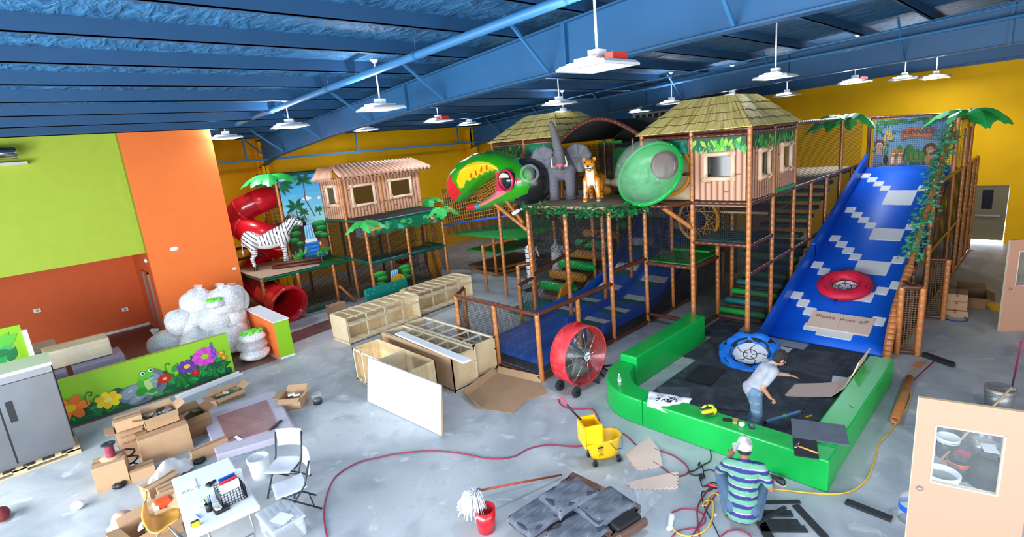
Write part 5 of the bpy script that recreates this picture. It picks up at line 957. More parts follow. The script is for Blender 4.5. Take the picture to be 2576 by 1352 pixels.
# rubber tiles in the pit, each laid on its own
fp = thing('rubber_floor', 'black rubber tiles laid inside the green pit wall', 'floor tiles', (10, 3.8, 0))
xs = [7.7, 8.35, 9.3, 10.25, 11.2, 12.15, 12.6]; ysl = [2.21, 2.75, 3.6, 4.45, 5.27]; rnd = random.Random(2)
for i in range(len(xs) - 1):
    for j in range(len(ysl) - 1):
        if i >= 4 and j == 2 and i == 5: continue
        mb = MB(); mb.box((xs[i] + .004, ysl[j] + .004, 0.001), (xs[i + 1] - .004, ysl[j + 1] - .004, .018 + rnd.uniform(0, .006))); mb.build('rubber_tile', 'dusty_rubber', fp)
for x0, x1 in ((10.4, 11.3), (11.3, 11.85), (11.87, 13.2)): mb = MB(); mb.box((x0, 5.28, .001), (x1 - .006, 5.6 if x0 < 11.5 else 6.0, .02)); mb.build('rubber_tile', 'dusty_rubber', fp)
def slab(name, c, lx, ly, rz, z, t, m, label, cat, group=None, tilt=None):
    o = MB().cbox((0, 0, t / 2), (lx, ly, t)).build(name, m); o.location = (c[0], c[1], z); o.rotation_euler = (tilt[0] if tilt else 0, tilt[1] if tilt else 0, rz); return tag(o, label, cat, group)
slab('rubber_tile', (9.0, 3.85, 0), .72, .55, .45, .026, .02, 'dusty_rubber', 'loose dusty rubber tile behind the bending man', 'tile'); slab('rubber_tile', (9.75, 4.75, 0), .85, .55, .1, .026, .02, 'rubber', 'loose black rubber tile lying near the green corner, upper of two', 'tile'); slab('rubber_tile', (7.85, 4.42, 0), .4, .55, .6, .505, .02, 'dusty_rubber', 'chalk-dusted rubber tile tucked under the white bag on the pit wall', 'tile')
slab('rubber_tile', (7.95, 2.1, 0), .56, .72, .35, .505, .025, 'rubber_grey', 'grey rubber tile bridging the corner of the green wall', 'tile'); slab('rubber_tile', (7.42, 2.12, 0), .5, .3, .35, .505, .02, 'rubber', 'small black rubber tile on the green wall beside the hammer', 'tile')
slab('paper_sheet', (11.9, 4.05, 0), .35, .5, 0, .026, .004, 'foam_white', 'white rectangle standing in for bare concrete near the slide foot', 'sheet'); slab('paper_sheet', (11.0, 2.5, 0), .3, .42, .2, .026, .004, 'foam_white', 'pale square sheet beside the leaning foam mat', 'sheet')  # first sheet stands for a pale patch of bare concrete
def puzzle(pts_edges, name, label, t=.02, z=0, m='foam_mat'):
    """foam mat outline: (point, toothed edge to next)"""
    out = []
    for i, (p, tooth) in enumerate(pts_edges):
        a = Vector((*p, 0)); b_ = Vector((*pts_edges[(i + 1) % len(pts_edges)][0], 0)); out.append((a.x, a.y))
        if tooth:
            d_ = b_ - a; L_ = d_.length; d_.normalize(); nn = Vector((d_.y, -d_.x, 0)); k = max(2, int(L_ / .07))
            for q in range(k):
                for f_, o_ in ((.25, 0), (.25, .022), (.7, .022), (.7, 0)): v_ = a + d_ * L_ * (q + f_) / k + nn * o_; out.append((v_.x, v_.y))
    c = sum((Vector((*p, 0)) for p in out), Vector()) / len(out); mb = MB(); mb.prism([(x - c.x, y - c.y) for x, y in out], 0, t); o = mb.build(name, m); o.location = (c.x, c.y, z); return tag(o, label, 'foam mat')
puzzle([((6.35, 4.45), 1), ((6.13, 4.08), 1), ((6.45, 3.85), 0), ((6.78, 4.1), 0), ((7.03, 4.42), 1), ((6.7, 4.45), 1)], 'foam_mat', 'peach foam mat piece with one rounded side next to the mop bucket', z=.004); puzzle([((5.75, 4.05), 1), ((5.68, 3.9), 1), ((6.1, 3.42), 1), ((6.45, 3.6), 0), ((6.05, 3.85), 0)], 'foam_mat', 'tapered peach foam mat offcut half under clear plastic', z=.004)
# foam mat leaning against the far pit pad
t = thing('foam_mat', 'peach foam mat bent up against the green pit pad', 'foam mat', (10.0, 2.8, .025)); mb = MB()
prof = [(3.15, .03), (2.8, .035), (2.5, .06), (2.32, .25), (2.21, .52), (2.14, .75)]; vs = []
for y, z in prof: vs += [(9.75 + (3.15 - y) * .55, y, z), (10.35 + (3.15 - y) * .75, y, z)]
mb.add(vs, [(2 * i, 2 * i + 1, 2 * i + 3, 2 * i + 2) for i in range(5)]); mb.build('mat_sheet', 'foam_mat', t, thick=.02)
for k in range(9): mb = MB(); mb.cbox((9.75 + .6 * (k + .5) / 9, 3.165, .03), (.035, .03, .02)); mb.build('tooth', 'foam_mat', t)
# snow tubes
def snow_tube(label, c, nrm, m, wrinkle, R1=.44, r=.17):
    t = thing('snow_tube', label, 'snow tube', c); C_ = Vector(c); Q = Vector((0, 0, 1)).rotation_difference(Vector(nrm).normalized()).to_matrix(); rnd = random.Random(3); mb = MB()
    def f(u, v):
        a, b_ = 2 * math.pi * u, 2 * math.pi * v; rr = r * (1 + wrinkle * (.5 * math.sin(9 * a + 2 * b_) + .5 * math.sin(5 * a - 3 * b_))); return C_ + Q @ Vector(((R1 + rr * math.cos(b_)) * math.cos(a), (R1 + rr * math.cos(b_)) * math.sin(a), r * .72 + rr * .72 * math.sin(b_)))
    mb.grid(f, 48, 14, cu=True); mb.build('tube_cover', m, t); mb = MB(); mb.disc(C_ + Q @ Vector((0, 0, .06)), R1 * .82, 24, Q); st = mb.build('seat_disc', 'foam_white', t)
    mb = MB(); rnd = random.Random(9)
    for k in range(5): a = 1.25 * k; mb.tube([C_ + Q @ Vector((.05 * math.cos(a), .05 * math.sin(a), .068)), C_ + Q @ Vector((.2 * math.cos(a + .3), .2 * math.sin(a + .3), .068)), C_ + Q @ Vector((.33 * math.cos(a), .33 * math.sin(a), .068))], .007, 5)
    mb.tube([C_ + Q @ Vector((.14 * math.cos(q), .14 * math.sin(q), .068)) for q in [2 * math.pi * i / 16 for i in range(16)]], .008, 5, closed=True); mb.build('seat_print', 'black_plastic', st)
    mb = MB(); mb.lathe([(R1 - r * .97, .06), (R1 - r * .9, .14), (R1 - r * .75, .2)], C_, 30, Q); mb.build('inner_band', 'black_plastic', t)
    for k in range(6):
        a = k * math.pi / 3 + .4; d_ = Vector((math.cos(a), math.sin(a), 0)); s_ = Vector((-d_.y, d_.x, 0)); z = r * .72 * 1.9 + .0; mb = MB(); mb.poly([C_ + Q @ (d_ * (R1 - .09) + s_ * .02 + Vector((0, 0, z - .03))), C_ + Q @ (d_ * (R1 + .06) + s_ * .1 + Vector((0, 0, z))), C_ + Q @ (d_ * (R1 + .06) - s_ * .1 + Vector((0, 0, z)))]); mb.build('patch', 'black_plastic', t, thick=.015)
    mb = MB(); mb.tube([C_ + Q @ Vector((-R1 - r, .02, .1)), C_ + Q @ Vector((-R1 - r - .1, .04, .1))], .02, 6); mb.build('strap', 'black_plastic', t); return t
snow_tube('red and black snow tube lying on the blue slide', (14.55, 3.42, sprof(14.55) + .03), (-.36, 0, 1), mat('tube_crimson', (214, 24, 62), .6), .05); snow_tube('half-flat blue snow tube leaning behind the bending man', (11.0, 4.32, .1), (-.45, -.1, 1), mat('tube_azure', (24, 116, 216), .5), .28, .5, .14)
# ------------------------------------------------------------------ drum fan
fn = thing('drum_fan', 'big red drum fan on two wheels beside the padded fence', 'fan', (7.75, 6.6, 0)); fc = Vector((7.86, 6.58, .76)); fa = Vector((-.08, -1, 0)).normalized(); Q = Vector((0, 0, 1)).rotation_difference(fa).to_matrix(); RF = .62
mb = MB(); mb.lathe([(RF - .02, -.2), (RF, -.22), (RF + .02, -.2), (RF + .01, 0), (RF + .02, .2), (RF, .22), (RF - .02, .2), (RF - .02, -.2)], fc, 36, Q); mb.build('drum', mat('fan_red', (196, 18, 34), .5, c2=(220, 70, 76), scale=7), fn)
for s_ in (-1, 1):
    g = MB()
    for k in range(20): r_ = .1 + .026 * k; g.tube([fc + Q @ Vector((r_ * math.cos(a), r_ * math.sin(a), s_ * (.2 + .03 * (1 - r_ / RF)))) for a in [2 * math.pi * i / 30 for i in range(30)]], .003, 3, closed=True)
    for k in range(8): a = math.pi * k / 4; g.tube([fc + Q @ Vector((.08 * math.cos(a), .08 * math.sin(a), s_ * .23)), fc + Q @ Vector((RF * math.cos(a), RF * math.sin(a), s_ * .2))], .006, 5)
    gr = g.build('guard_grille', 'chrome', fn); mb = MB(); mb.disc(fc + Q @ Vector((0, 0, s_ * .245)), .09, 18, Q); mb.build('badge', 'white_plastic', gr)
    if s_ > 0: ex = Vector((-fa.y, fa.x, 0)); [text(tx, fc + fa * .252 - ex * .075 + Vector((0, 0, dz)), ex, (0, 0, 1), .055, 'sign_blue', fn, .001) for tx, dz in (('MAXX', .005), ('AIR', -.05))]
for k in range(3):
    mb = MB(); a = 2 * math.pi * k / 3; mb.grid(lambda u, v, a=a: fc + Q @ Vector(((.08 + .47 * u) * math.cos(a + .75 * v * (.5 + u)), (.08 + .47 * u) * math.sin(a + .75 * v * (.5 + u)), -.09 + .16 * v)), 6, 5); mb.build('blade', 'grey_metal', fn, thick=.006)
mb = MB(); mb.tube([fc + Q @ Vector((0, 0, -.18)), fc + Q @ Vector((0, 0, .05))], .11, 14); mb.build('motor', 'dark_steel', fn)
ex = Vector((-fa.y, fa.x, 0))
for s_ in (-1, 1):
    w_ = fc - ex * .38 + fa * s_ * .24; w_.z = .11; mb = MB(); mb.lathe([(.03, -.025), (.11, -.03), (.115, 0), (.11, .03), (.03, .025)], w_, 18, Vector((0, 0, 1)).rotation_difference(fa).to_matrix()); mb.build('wheel', 'rubber', fn); mb = MB(); mb.tube([w_, w_ + ex * .12 + Vector((0, 0, .16))], .018, 6); mb.build('wheel_strut', 'dark_steel', fn)
mb = MB(); b0 = fc + ex * .34; mb.tube([b0 + fa * .2 + Vector((0, 0, -.45)), Vector((b0.x + fa.x * .2, b0.y + fa.y * .2, .02)), Vector((b0.x - fa.x * .2, b0.y - fa.y * .2, .02)), b0 - fa * .2 + Vector((0, 0, -.45))], .016, 6); mb.build('stand', 'dark_steel', fn); mb = MB(); mb.tube([fc + Vector((0, 0, RF)) + ex * .15 - fa * .1, fc + Vector((0, 0, RF + .06)) + ex * .05, fc + Vector((0, 0, RF + .05)) - ex * .1], .018, 8); mb.build('handle', 'red_plastic', fn); mb = MB(); hp = fc - ex * .5 + Vector((0, 0, .28)) + fa * .0; mb.obox(hp - fa * .12, hp + fa * .12, .03, .04); mb.build('side_handle', 'black_plastic', fn)
mb = MB(); mb.tube(smooth_path([(8.15, 6.75, .5), (8.5, 6.75, .3), (8.8, 6.6, .03), (8.7, 6.3, .03), (8.95, 6.25, .03), (9.1, 6.6, .03), (8.75, 6.8, .03), (8.5, 6.45, .03)], 6), .02, 6); tag(mb.solid('power_cable', 'black_plastic', base=(8.6, 6.5, 0)), 'thick black cable coiled on the floor behind the red fan', 'cable')
# ------------------------------------------------------------------ party room counter with the painted jungle
ct = thing('half_wall', 'lime green half wall painted with a frog, rocks and flowers', 'half wall', (1.7, 14.52, 0))
mb = MB(); mb.box((-.3, 14.46, 0), (3.36, 14.6, 1.06)); mb.build('wall_body', 'lime_gloss', ct); mb = MB(); mb.box((-.3, 14.45, 1.06), (3.37, 14.61, 1.075)); mb.build('cap', 'lime_paint', ct)
p = Paint((-.15, 14.459, 0), (1, 0, 0), (0, 0, 1), .00005); rnd = random.Random(12)
def bush(u0, u1, h, n, cs, L=(.14, .3)):
    for i in range(n):
        u, v, l_, a = rnd.uniform(u0, u1), rnd.uniform(.02, h), rnd.uniform(*L), rnd.uniform(.1, 3.0); c_ = cs[i % len(cs)]; p.c(*c_).leaf(u, v, l_, a, .5); p.c(*[min(255, int(x * 1.45) + 8) for x in c_]).stroke([(u, v), (u + l_ * .85 * math.cos(a), v + l_ * .85 * math.sin(a))], .007)
DG = ((12, 92, 44), (16, 116, 48), (24, 140, 56), (10, 78, 52))
def flower(u, v, r, c1, c2, n=8, sq=.75):
    for k in range(n): a = 2 * math.pi * k / n; p.c(*(c1 if k % 2 else tuple(min(255, int(x * 1.12)) for x in c1))).ell(u + r * .62 * math.cos(a), v + r * .62 * sq * math.sin(a), r * .42, r * .3 * sq + .02, 12, a)
    p.c(*c2).ell(u, v, r * .32, r * .24)
p.c(14, 90, 44).poly([(0, 0), (3.45, 0), (3.45, .18), (2.6, .3), (1.8, .26), (1.0, .2), (0, .16)])
bush(.2, 1.2, .34, 46, DG); bush(1.7, 3.25, .36, 90, DG); bush(2.6, 3.25, .55, 26, DG); bush(1.85, 2.2, .5, 12, DG, (.25, .36)); bush(1.15, 1.4, .5, 8, DG, (.2, .28))
for u, v, a, b_ in ((1.35, .3, .3, .22), (1.78, .42, .26, .34), (1.45, .12, .26, .13)):
    p.c(96, 112, 126).ell(u, v, a, b_, 10); p.c(132, 148, 160).ell(u - .04, v + .05, a * .75, b_ * .65, 8, .4); p.c(70, 84, 98).poly([(u, v - b_ * .6), (u + a * .6, v - b_ * .3), (u + a * .3, v)]); p.c(168, 182, 192).poly([(u - a * .4, v + b_ * .2), (u - a * .1, v + b_ * .6), (u, v + b_ * .25)])
flower(.22, .42, .34, (232, 110, 20), (220, 190, 20), 6); flower(.88, .34, .24, (250, 200, 10), (250, 230, 120), 7)
p.c(30, 120, 40).stroke([(.52, .3), (.5, .55), (.56, .66), (.64, .63), (.62, .55), (.57, .57)], .022).stroke([(.62, .4), (.66, .5), (.72, .52), (.73, .47)], .018).stroke([(2.1, .5), (2.05, .66), (2.08, .76), (2.15, .76), (2.16, .7)], .018)
p.c(70, 170, 40).ell(1.58, .4, .13, .2, 14, .2); p.c(176, 208, 120).ell(1.66, .4, .07, .17, 12, .15); p.c(90, 190, 50).ell(1.66, .62, .15, .1, 14, .25); p.c(40, 140, 40).ell(1.5, .28, .12, .1).ell(1.72, .24, .1, .05); p.c(120, 200, 70).stroke([(1.7, .45), (1.84, .42), (1.92, .5)], .035).stroke([(1.56, .22), (1.7, .14), (1.8, .16)], .04)
for u, v in ((1.6, .7), (1.76, .73)): p.c(84, 180, 50).ell(u, v, .06, .06); p.c(245, 245, 240).ell(u + .005, v, .045, .042); p.c(30, 70, 110).ell(u + .01, v, .024, .026); p.c(10, 10, 10).ell(u + .012, v, .012)
p.c(50, 110, 40).stroke([(1.6, .56), (1.72, .55), (1.8, .6)], .01)
flower(2.0, .42, .15, (176, 24, 28), (230, 180, 20), 9, .6); flower(2.5, .55, .22, (96, 44, 150), (232, 190, 30), 9, .6); flower(2.92, .66, .28, (196, 64, 176), (160, 190, 40), 12, .72); flower(2.64, .33, .1, (170, 20, 40), (210, 80, 40), 8, .7)
for k in range(12):
    for s_ in (-1, 1): p.c(30, 128, 46).leaf(2.3, .1 + .03 * k, .16 - .01 * k, math.pi / 2 + s_ * (1.2 - .05 * k), .2); p.c(40, 140, 60).leaf(3.2 + .015 * k, .12 + .03 * k, .14 - .008 * k, 1.9 + s_ * 1.1, .2)
for k in range(30): p.c(*((96, 60, 190), (130, 96, 220), (70, 40, 150))[k % 3]).ell(3.12 + rnd.uniform(-.06, .06) * (1 - k / 40), .55 + .014 * k, .022, .018, 8)
for u, v in ((3.3, .62), (3.33, .48)): p.c(226, 120, 20).ell(u, v, .06, .06); p.c(250, 190, 60).ell(u - .01, v + .015, .03, .03)
bush(3.0, 3.3, .25, 14, DG, (.1, .2)); p.build('jungle_painting', ct, 'print')
sw = thing('half_wall', 'short lime-ended half wall with orange side by the red tube mouth', 'half wall', (4.65, 15.3, 0)); mb = MB(); mb.box((4.5, 14.3, 0), (4.86, 16.5, 1.03)); mb.build('wall_body', 'orange_paint', sw); mb = MB(); mb.box((4.49, 14.27, .04), (4.87, 14.305, 1.05)); mb.build('lime_end', 'lime_gloss', sw); mb = MB(); mb.box((4.46, 14.26, 1.05), (4.9, 16.5, 1.075)); mb.build('cap', 'white_board', sw); mb = MB(); mb.box((4.49, 14.255, 0), (4.87, 14.305, .05)); mb.build('skirting', 'white_board', sw)
t = thing('trim_channel', 'white metal trim channel lying on the floor before the frog painting', 'trim', (2.3, 14.0, 0)); a, b_ = Vector((1.92, 13.95, .01)), Vector((3.42, 14.18, .01)); mb = MB(); mb.obox(a, b_, .22, .012); mb.build('base', 'white_metal', t)
for s_ in (-1, 1): d_ = (b_ - a).normalized(); q = Vector((-d_.y, d_.x, 0)) * s_ * .1; mb = MB(); mb.obox(a + q + Vector((0, 0, .03)), b_ + q + Vector((0, 0, .03)), .02, .06); mb.build('flange', 'white_metal', t)
# ------------------------------------------------------------------ bags of play balls
m_, nt, b = nodes('ball_bag'); L = nt.links.new; tc = N(nt, 'ShaderNodeTexCoord'); vo = N(nt, 'ShaderNodeTexVoronoi'); vo.inputs['Scale'].default_value = 16; L(tc.outputs['Object'], vo.inputs['Vector'])
rp = N(nt, 'ShaderNodeValToRGB'); rp.color_ramp.elements[0].color = (*rgb(250, 250, 252), 1); rp.color_ramp.elements[1].color = (*rgb(222, 224, 230), 1); rp.color_ramp.elements[1].position = .8; L(vo.outputs['Distance'], rp.inputs[0]); L(rp.outputs[0], b.inputs['Base Color'])
nz = N(nt, 'ShaderNodeTexNoise'); nz.inputs['Scale'].default_value = 8; nz.inputs['Distortion'].default_value = 2; L(tc.outputs['Object'], nz.inputs['Vector']); ad = N(nt, 'ShaderNodeMath', operation='SUBTRACT'); L(nz.outputs['Fac'], ad.inputs[0]); L(vo.outputs['Distance'], ad.inputs[1]); bp = N(nt, 'ShaderNodeBump'); bp.inputs['Distance'].default_value = .02; bp.inputs['Strength'].default_value = .7; L(ad.outputs[0], bp.inputs['Height']); L(bp.outputs[0], b.inputs['Normal']); b.inputs['Roughness'].default_value = .25; b.inputs['Coat Weight'].default_value = .5; b.inputs['Subsurface Weight'].default_value = .1
mat('green_ball', (120, 224, 60), .3)
def bag(label, c, r, seed, m='ball_bag', ears=True, green=None):
    t = thing('ball_bag', label, 'bag of balls', (c[0], c[1], max(0, c[2] - r[2])), group='clear bags of play balls'); rnd = random.Random(seed); ph = [rnd.uniform(0, 6.3) for _ in range(6)]; mb = MB()
    def f(u, v):
        a, th_ = 2 * math.pi * u, math.pi * v; q = 1 + .07 * math.sin(3 * a + ph[0]) * math.sin(2 * th_ + ph[1]) + .05 * math.sin(5 * a + ph[2]) * math.sin(3 * th_ + ph[3]); z = math.cos(th_); z = max(z, -.8)
        return Vector((c[0] + r[0] * q * math.sin(th_) ** .8 * math.cos(a), c[1] + r[1] * q * math.sin(th_) ** .8 * math.sin(a), c[2] + r[2] * z * q))
    mb.grid(f, 24, 14, cu=True); mb.build('filled_bag', m, t)
    if ears:
        mb = MB(); a = rnd.uniform(0, 6.3); top = Vector(c) + Vector((r[0] * .5 * math.cos(a), r[1] * .5 * math.sin(a), r[2] * .8)); mb.grid(lambda u, v: top + Vector((.16 * (u - .5) * (.4 + v), .1 * math.sin(5 * u) * v, .22 * v)), 8, 4); mb.build('twisted_top', 'clear_bag', t)
    if green:
        mb = MB()
        for k in range(46): a = rnd.uniform(0, 6.3); q = math.sqrt(rnd.random()) * .8; mb.ell((c[0] + r[0] * q * math.cos(a), c[1] + r[1] * q * math.sin(a), c[2] + r[2] * (.78 + .25 * (1 - q))), .04, 8, 5)
        o = mb.build('green_balls', 'green_ball', t); o['kind'] = 'stuff'
BL = 'bag of white balls '
for k, (u, v, z, r, lab) in enumerate(((498, 762, 1.5, (.44, .4, .4), BL + 'at the top left of the pile with a pointed corner'), (588, 752, 1.55, (.48, .42, .42), BL + 'at the top of the pile beside the small green-ball bag'), (640, 752, 1.3, (.36, .36, .4), BL + 'at the right shoulder of the pile by the netted deck'), (455, 812, 1.05, (.42, .4, .38), BL + 'at the left edge halfway up the pile'), (545, 800, 1.08, (.46, .42, .4), BL + 'in the middle of the pile below the green balls'), (618, 800, 1.0, (.46, .42, .42), BL + 'on the right side halfway down the pile'),
                                (425, 868, .42, (.5, .45, .42), BL + 'lowest at the left, resting by the grey door frame'), (505, 862, .5, (.5, .45, .42), BL + 'low in the middle behind the frog wall'), (575, 855, .45, (.5, .45, .42), BL + 'low on the right behind the flower end of the wall'), (630, 838, .55, (.42, .4, .42), BL + 'low beside the orange half wall'), (560, 770, .9, (.6, .5, .6), BL + 'buried at the back in the heart of the pile'), (500, 820, .9, (.55, .45, .5), BL + 'squeezed behind the two front left ones'))):
    c = fl(u, v, z); bag(lab, (min(c.x, 4.46 - r[0] * 1.08) if k != 2 else 4.3, c.y + (.25 if k >= 10 else .55 if k in (5, 9) else 0), z + (.12 if k == 2 else 0)), r, k)
bag('small bag of bright green balls at the top of the bag pile', (3.55, 15.75, 1.62), (.22, .2, .13), 31, green=1, ears=False); bag('bag of bright green balls on the short stack by the half wall', (4.08, 14.98, .66), (.34, .32, .15), 32, green=1, ears=False)
for k, (z, lab) in enumerate(((.17, 'flat bag of white balls at the bottom of the short stack'), (.42, 'flat bag of white balls in the middle of the short stack'))): bag(lab, (4.05, 14.98, z), (.4, .38, .17), 40 + k, m='clear_bag' if k else 'ball_bag', ears=False)
# ------------------------------------------------------------------ fridge, pallet, wrapped crates
def pallet(label, x0, y0, x1, y1, m='pallet', slats=7):
    t = thing('pallet', label, 'pallet', ((x0 + x1) / 2, (y0 + y1) / 2, 0)); w_ = (x1 - x0)
    for k in range(slats): a = x0 + (w_ - .1) * k / (slats - 1); mb = MB(); mb.box((a, y0, .1), (a + .1, y1, .12)); mb.build('slat', m, t)
    for y in (y0, (y0 + y1) / 2 - .04, y1 - .08): [MB().box((x0 + (w_ - .2) * q, y, .02), (x0 + (w_ - .2) * q + .2, y + .08, .1)).build('block', m, t) for q in (0, .5, 1)]; mb = MB(); mb.box((x0, y, 0), (x1, y + .08, .02)); mb.build('bottom_board', m, t)
    for y in (y0, y1 - .02): mb = MB(); mb.box((x0, y, .075), (x1, y + .02, .1)); mb.build('rim_board', m, t)
    return t
pallet('light wooden pallet under the steel fridge', -1.75, 12.85, .03, 13.8)
t = thing('steel_fridge', 'two-door stainless steel upright fridge standing on a pallet', 'fridge', (-.85, 13.3, .12)); mb = MB(); mb.box((-1.7, 12.95, .125), (-.02, 13.75, 1.86)); mb.build('cabinet_body', 'steel', t)
mb = MB(); mb.box((-1.72, 12.9, 1.86), (.0, 13.78, 1.92)); mb.build('top_panel', mat('film_white', (232, 238, 244), .15, .3), t); mb = MB(); mb.box((-.02, 12.98, .3), (.0, 13.7, 1.85)); mb.build('edge_strip', 'black_plastic', t)
for x0, x1, hx in ((-1.69, -.87, -.98), (-.84, -.03, -.72)):
    mb = MB(); mb.box((x0, 12.9, .22), (x1, 12.95, 1.72)); d_ = mb.build('door', 'steel', t); mb = MB(); mb.box((hx - .05, 12.885, 1.0), (hx + .05, 12.902, 1.4)); mb.build('recess_handle', 'black_plastic', d_)
mb = MB(); mb.box((-1.7, 12.92, 1.73), (-.02, 12.95, 1.86)); mb.build('grille', 'grey_metal', t); mb = MB(); mb.box((-.87, 12.905, .2), (-.84, 12.95, 1.73)); mb.build('door_gap', 'black_plastic', t)
t = thing('glass_display', 'small glass sided display case above the fridge at the picture edge', 'display case', (-.55, 15.3, 0)); mb = MB(); mb.box((-1.6, 15.0, 0), (-.15, 15.8, .85)); mb.build('cabinet', 'steel', t); mb = MB(); mb.box((-1.58, 15.02, .85), (-.17, 15.78, 1.35)); mb.build('glass_box', clear_mat('display_glass', (180, 214, 214), .3, .05) or 'display_glass', t)
for x, y in ((-1.58, 15.02), (-.17, 15.02), (-.17, 15.78)): mb = MB(); mb.box((x - .02, y - .02, .85), (x + .02, y + .02, 1.37)); mb.build('corner_bar', 'chrome', t)
mat('crate_mauve', (150, 136, 160), .4)
for lab, x0, y0, x1, y1, z0, z1, m in (('long film-wrapped plywood crate behind the frog wall', -.1, 16.35, 1.17, 17.0, .86, 1.3, 'plywood'), ('purple-grey wrapped carton under the long crate, right one', .33, 16.0, 1.36, 17.0, .013, .84, 'crate_mauve'), ('purple-grey wrapped carton under the long crate, left one', -.5, 16.0, .22, 17.0, .013, .84, 'crate_mauve'), ('greenish wrapped crate beside the glass display case', -.5, 18.0, .2, 19.2, .013, 1.0, 'plywood')):
    t = thing('wrapped_crate', lab, 'crate', ((x0 + x1) / 2, (y0 + y1) / 2, z0), group='wrapped crates in the party room'); mb = MB(); mb.box((x0, y0, z0), (x1, y1, z1)); mb.build('crate_body', m, t, bevel=.02); mb = MB(); mb.box((x0 - .012, y0 - .012, z0 + .002), (x1 + .012, y1 + .012, z1 + .012)); mb.build('stretch_film', 'film', t, bevel=.02)
t = thing('mural_panel', 'green leaf mural board at the picture edge by the glass case', 'panel', (-.6, 17.5, 0)); mb = MB(); mb.box((-1.6, 17.5, .012), (-.35, 17.58, 1.9)); mb.build('board', 'lime_gloss', t); p = Paint((-1.6, 17.495, 0), (1, 0, 0), (0, 0, 1)); [p.c(*GREENS[i % 6]).leaf(rnd.uniform(.2, 1.0), rnd.uniform(.3, 1.5), .4, rnd.uniform(0, 6.3), .5) for i in range(40)]; p.c(60, 150, 220).ell(.9, .7, .2, .08); p.build('leaf_painting', t); mb = MB(); mb.box((-.35, 17.45, .012), (-.25, 17.6, 1.75)); mb.build('frame_strip', 'white_metal', t)
# ------------------------------------------------------------------ unfinished plywood cabinets
def cabinet(label, O, ex, L, D, H, bays, front=True, group='unfinished plywood cabinets'):
    t = thing('plywood_cabinet', label, 'cabinet', O, math.atan2(ex[1], ex[0]), group)
    def B(n, a, b_, m): MB().box(a, b_).build(n, m, t, local=True)
    B('bottom', (0, 0, .06), (L, D, .08), 'plywood'); B('end_panel', (0, 0, 0), (.018, D, H), 'plywood'); B('end_panel', (L - .018, 0, 0), (L, D, H), 'plywood'); B('back_panel', (0, D - .012, 0), (L, D, H), 'plywood'); B('shelf', (.02, D * .45, H * .48), (L - .02, D - .012, H * .5), 'plywood'); B('shelf_front', (.02, D * .45, .08), (L - .02, D * .46, H * .48), 'plywood_grain')
    for y in (0, D - .06): B('top_rail', (0, y, H - .02), (L, y + .06, H), 'pine')
    B('front_rail', (0, 0, H * .68), (L, .02, H * .68 + .04), 'pine'); B('toe_rail', (0, 0, .04), (L, .02, .09), 'pine')
    for k in range(bays + 1): x = (L - .04) * k / bays; B('stile', (x, 0, .04), (x + .04, .02, H), 'pine')
    for k in range(1, bays * 2): x = L * k / (bays * 2); B('cross_rail', (x, .02, H - .06), (x + .04, D - .02, H - .03), 'pine')
    for k in range(1, bays): x = L * k / bays; B('partition', (x, D * .45, .08), (x + .015, D - .012, H * .48), 'plywood')
    for x in (.02, L - .12): B('corner_block', (x, D - .16, H - .03), (x + .1, D - .06, H - .01), 'pine')
    return t
cabinet('open plywood cabinet with bare face frame before the teal pad', (6.15, 13.52, 0), (1, .06, 0), 2.58, .92, .8, 4); cabinet('open plywood cabinet with bare face frame nearer the netted aisle', (8.78, 13.85, 0), (1, .06, 0), 2.4, .95, .8, 4)
t = thing('plywood_cabinet', 'low plywood box with two open compartments behind the white panel', 'cabinet', (5.12, 8.85, 0), math.pi / 2, 'unfinished plywood cabinets')
def LB(n, a, b_, m, t): MB().box(a, b_).build(n, m, t, local=True)
for n, a, b_, m in (('bottom', (0, -.7, .02), (2.35, 0, .04), 'plywood'), ('end_panel', (0, -.7, 0), (.02, 0, .8), 'plywood_grain'), ('end_panel', (2.33, -.7, 0), (2.35, 0, .8), 'plywood_grain'), ('back_panel', (0, -.7, 0), (2.35, -.68, .8), 'plywood_grain'), ('divider', (1.15, -.69, .04), (1.17, -.01, .79), 'plywood'), ('front_rail', (0, -.02, .76), (2.35, 0, .8), 'pine'), ('front_rail', (0, -.02, .0), (2.35, 0, .06), 'pine'), ('stile', (2.3, -.02, 0), (2.35, 0, .8), 'pine'), ('stile', (1.9, -.02, 0), (1.93, 0, .8), 'pine'), ('stile', (0, -.02, 0), (.05, 0, .8), 'pine')): LB(n, a, b_, m, t)
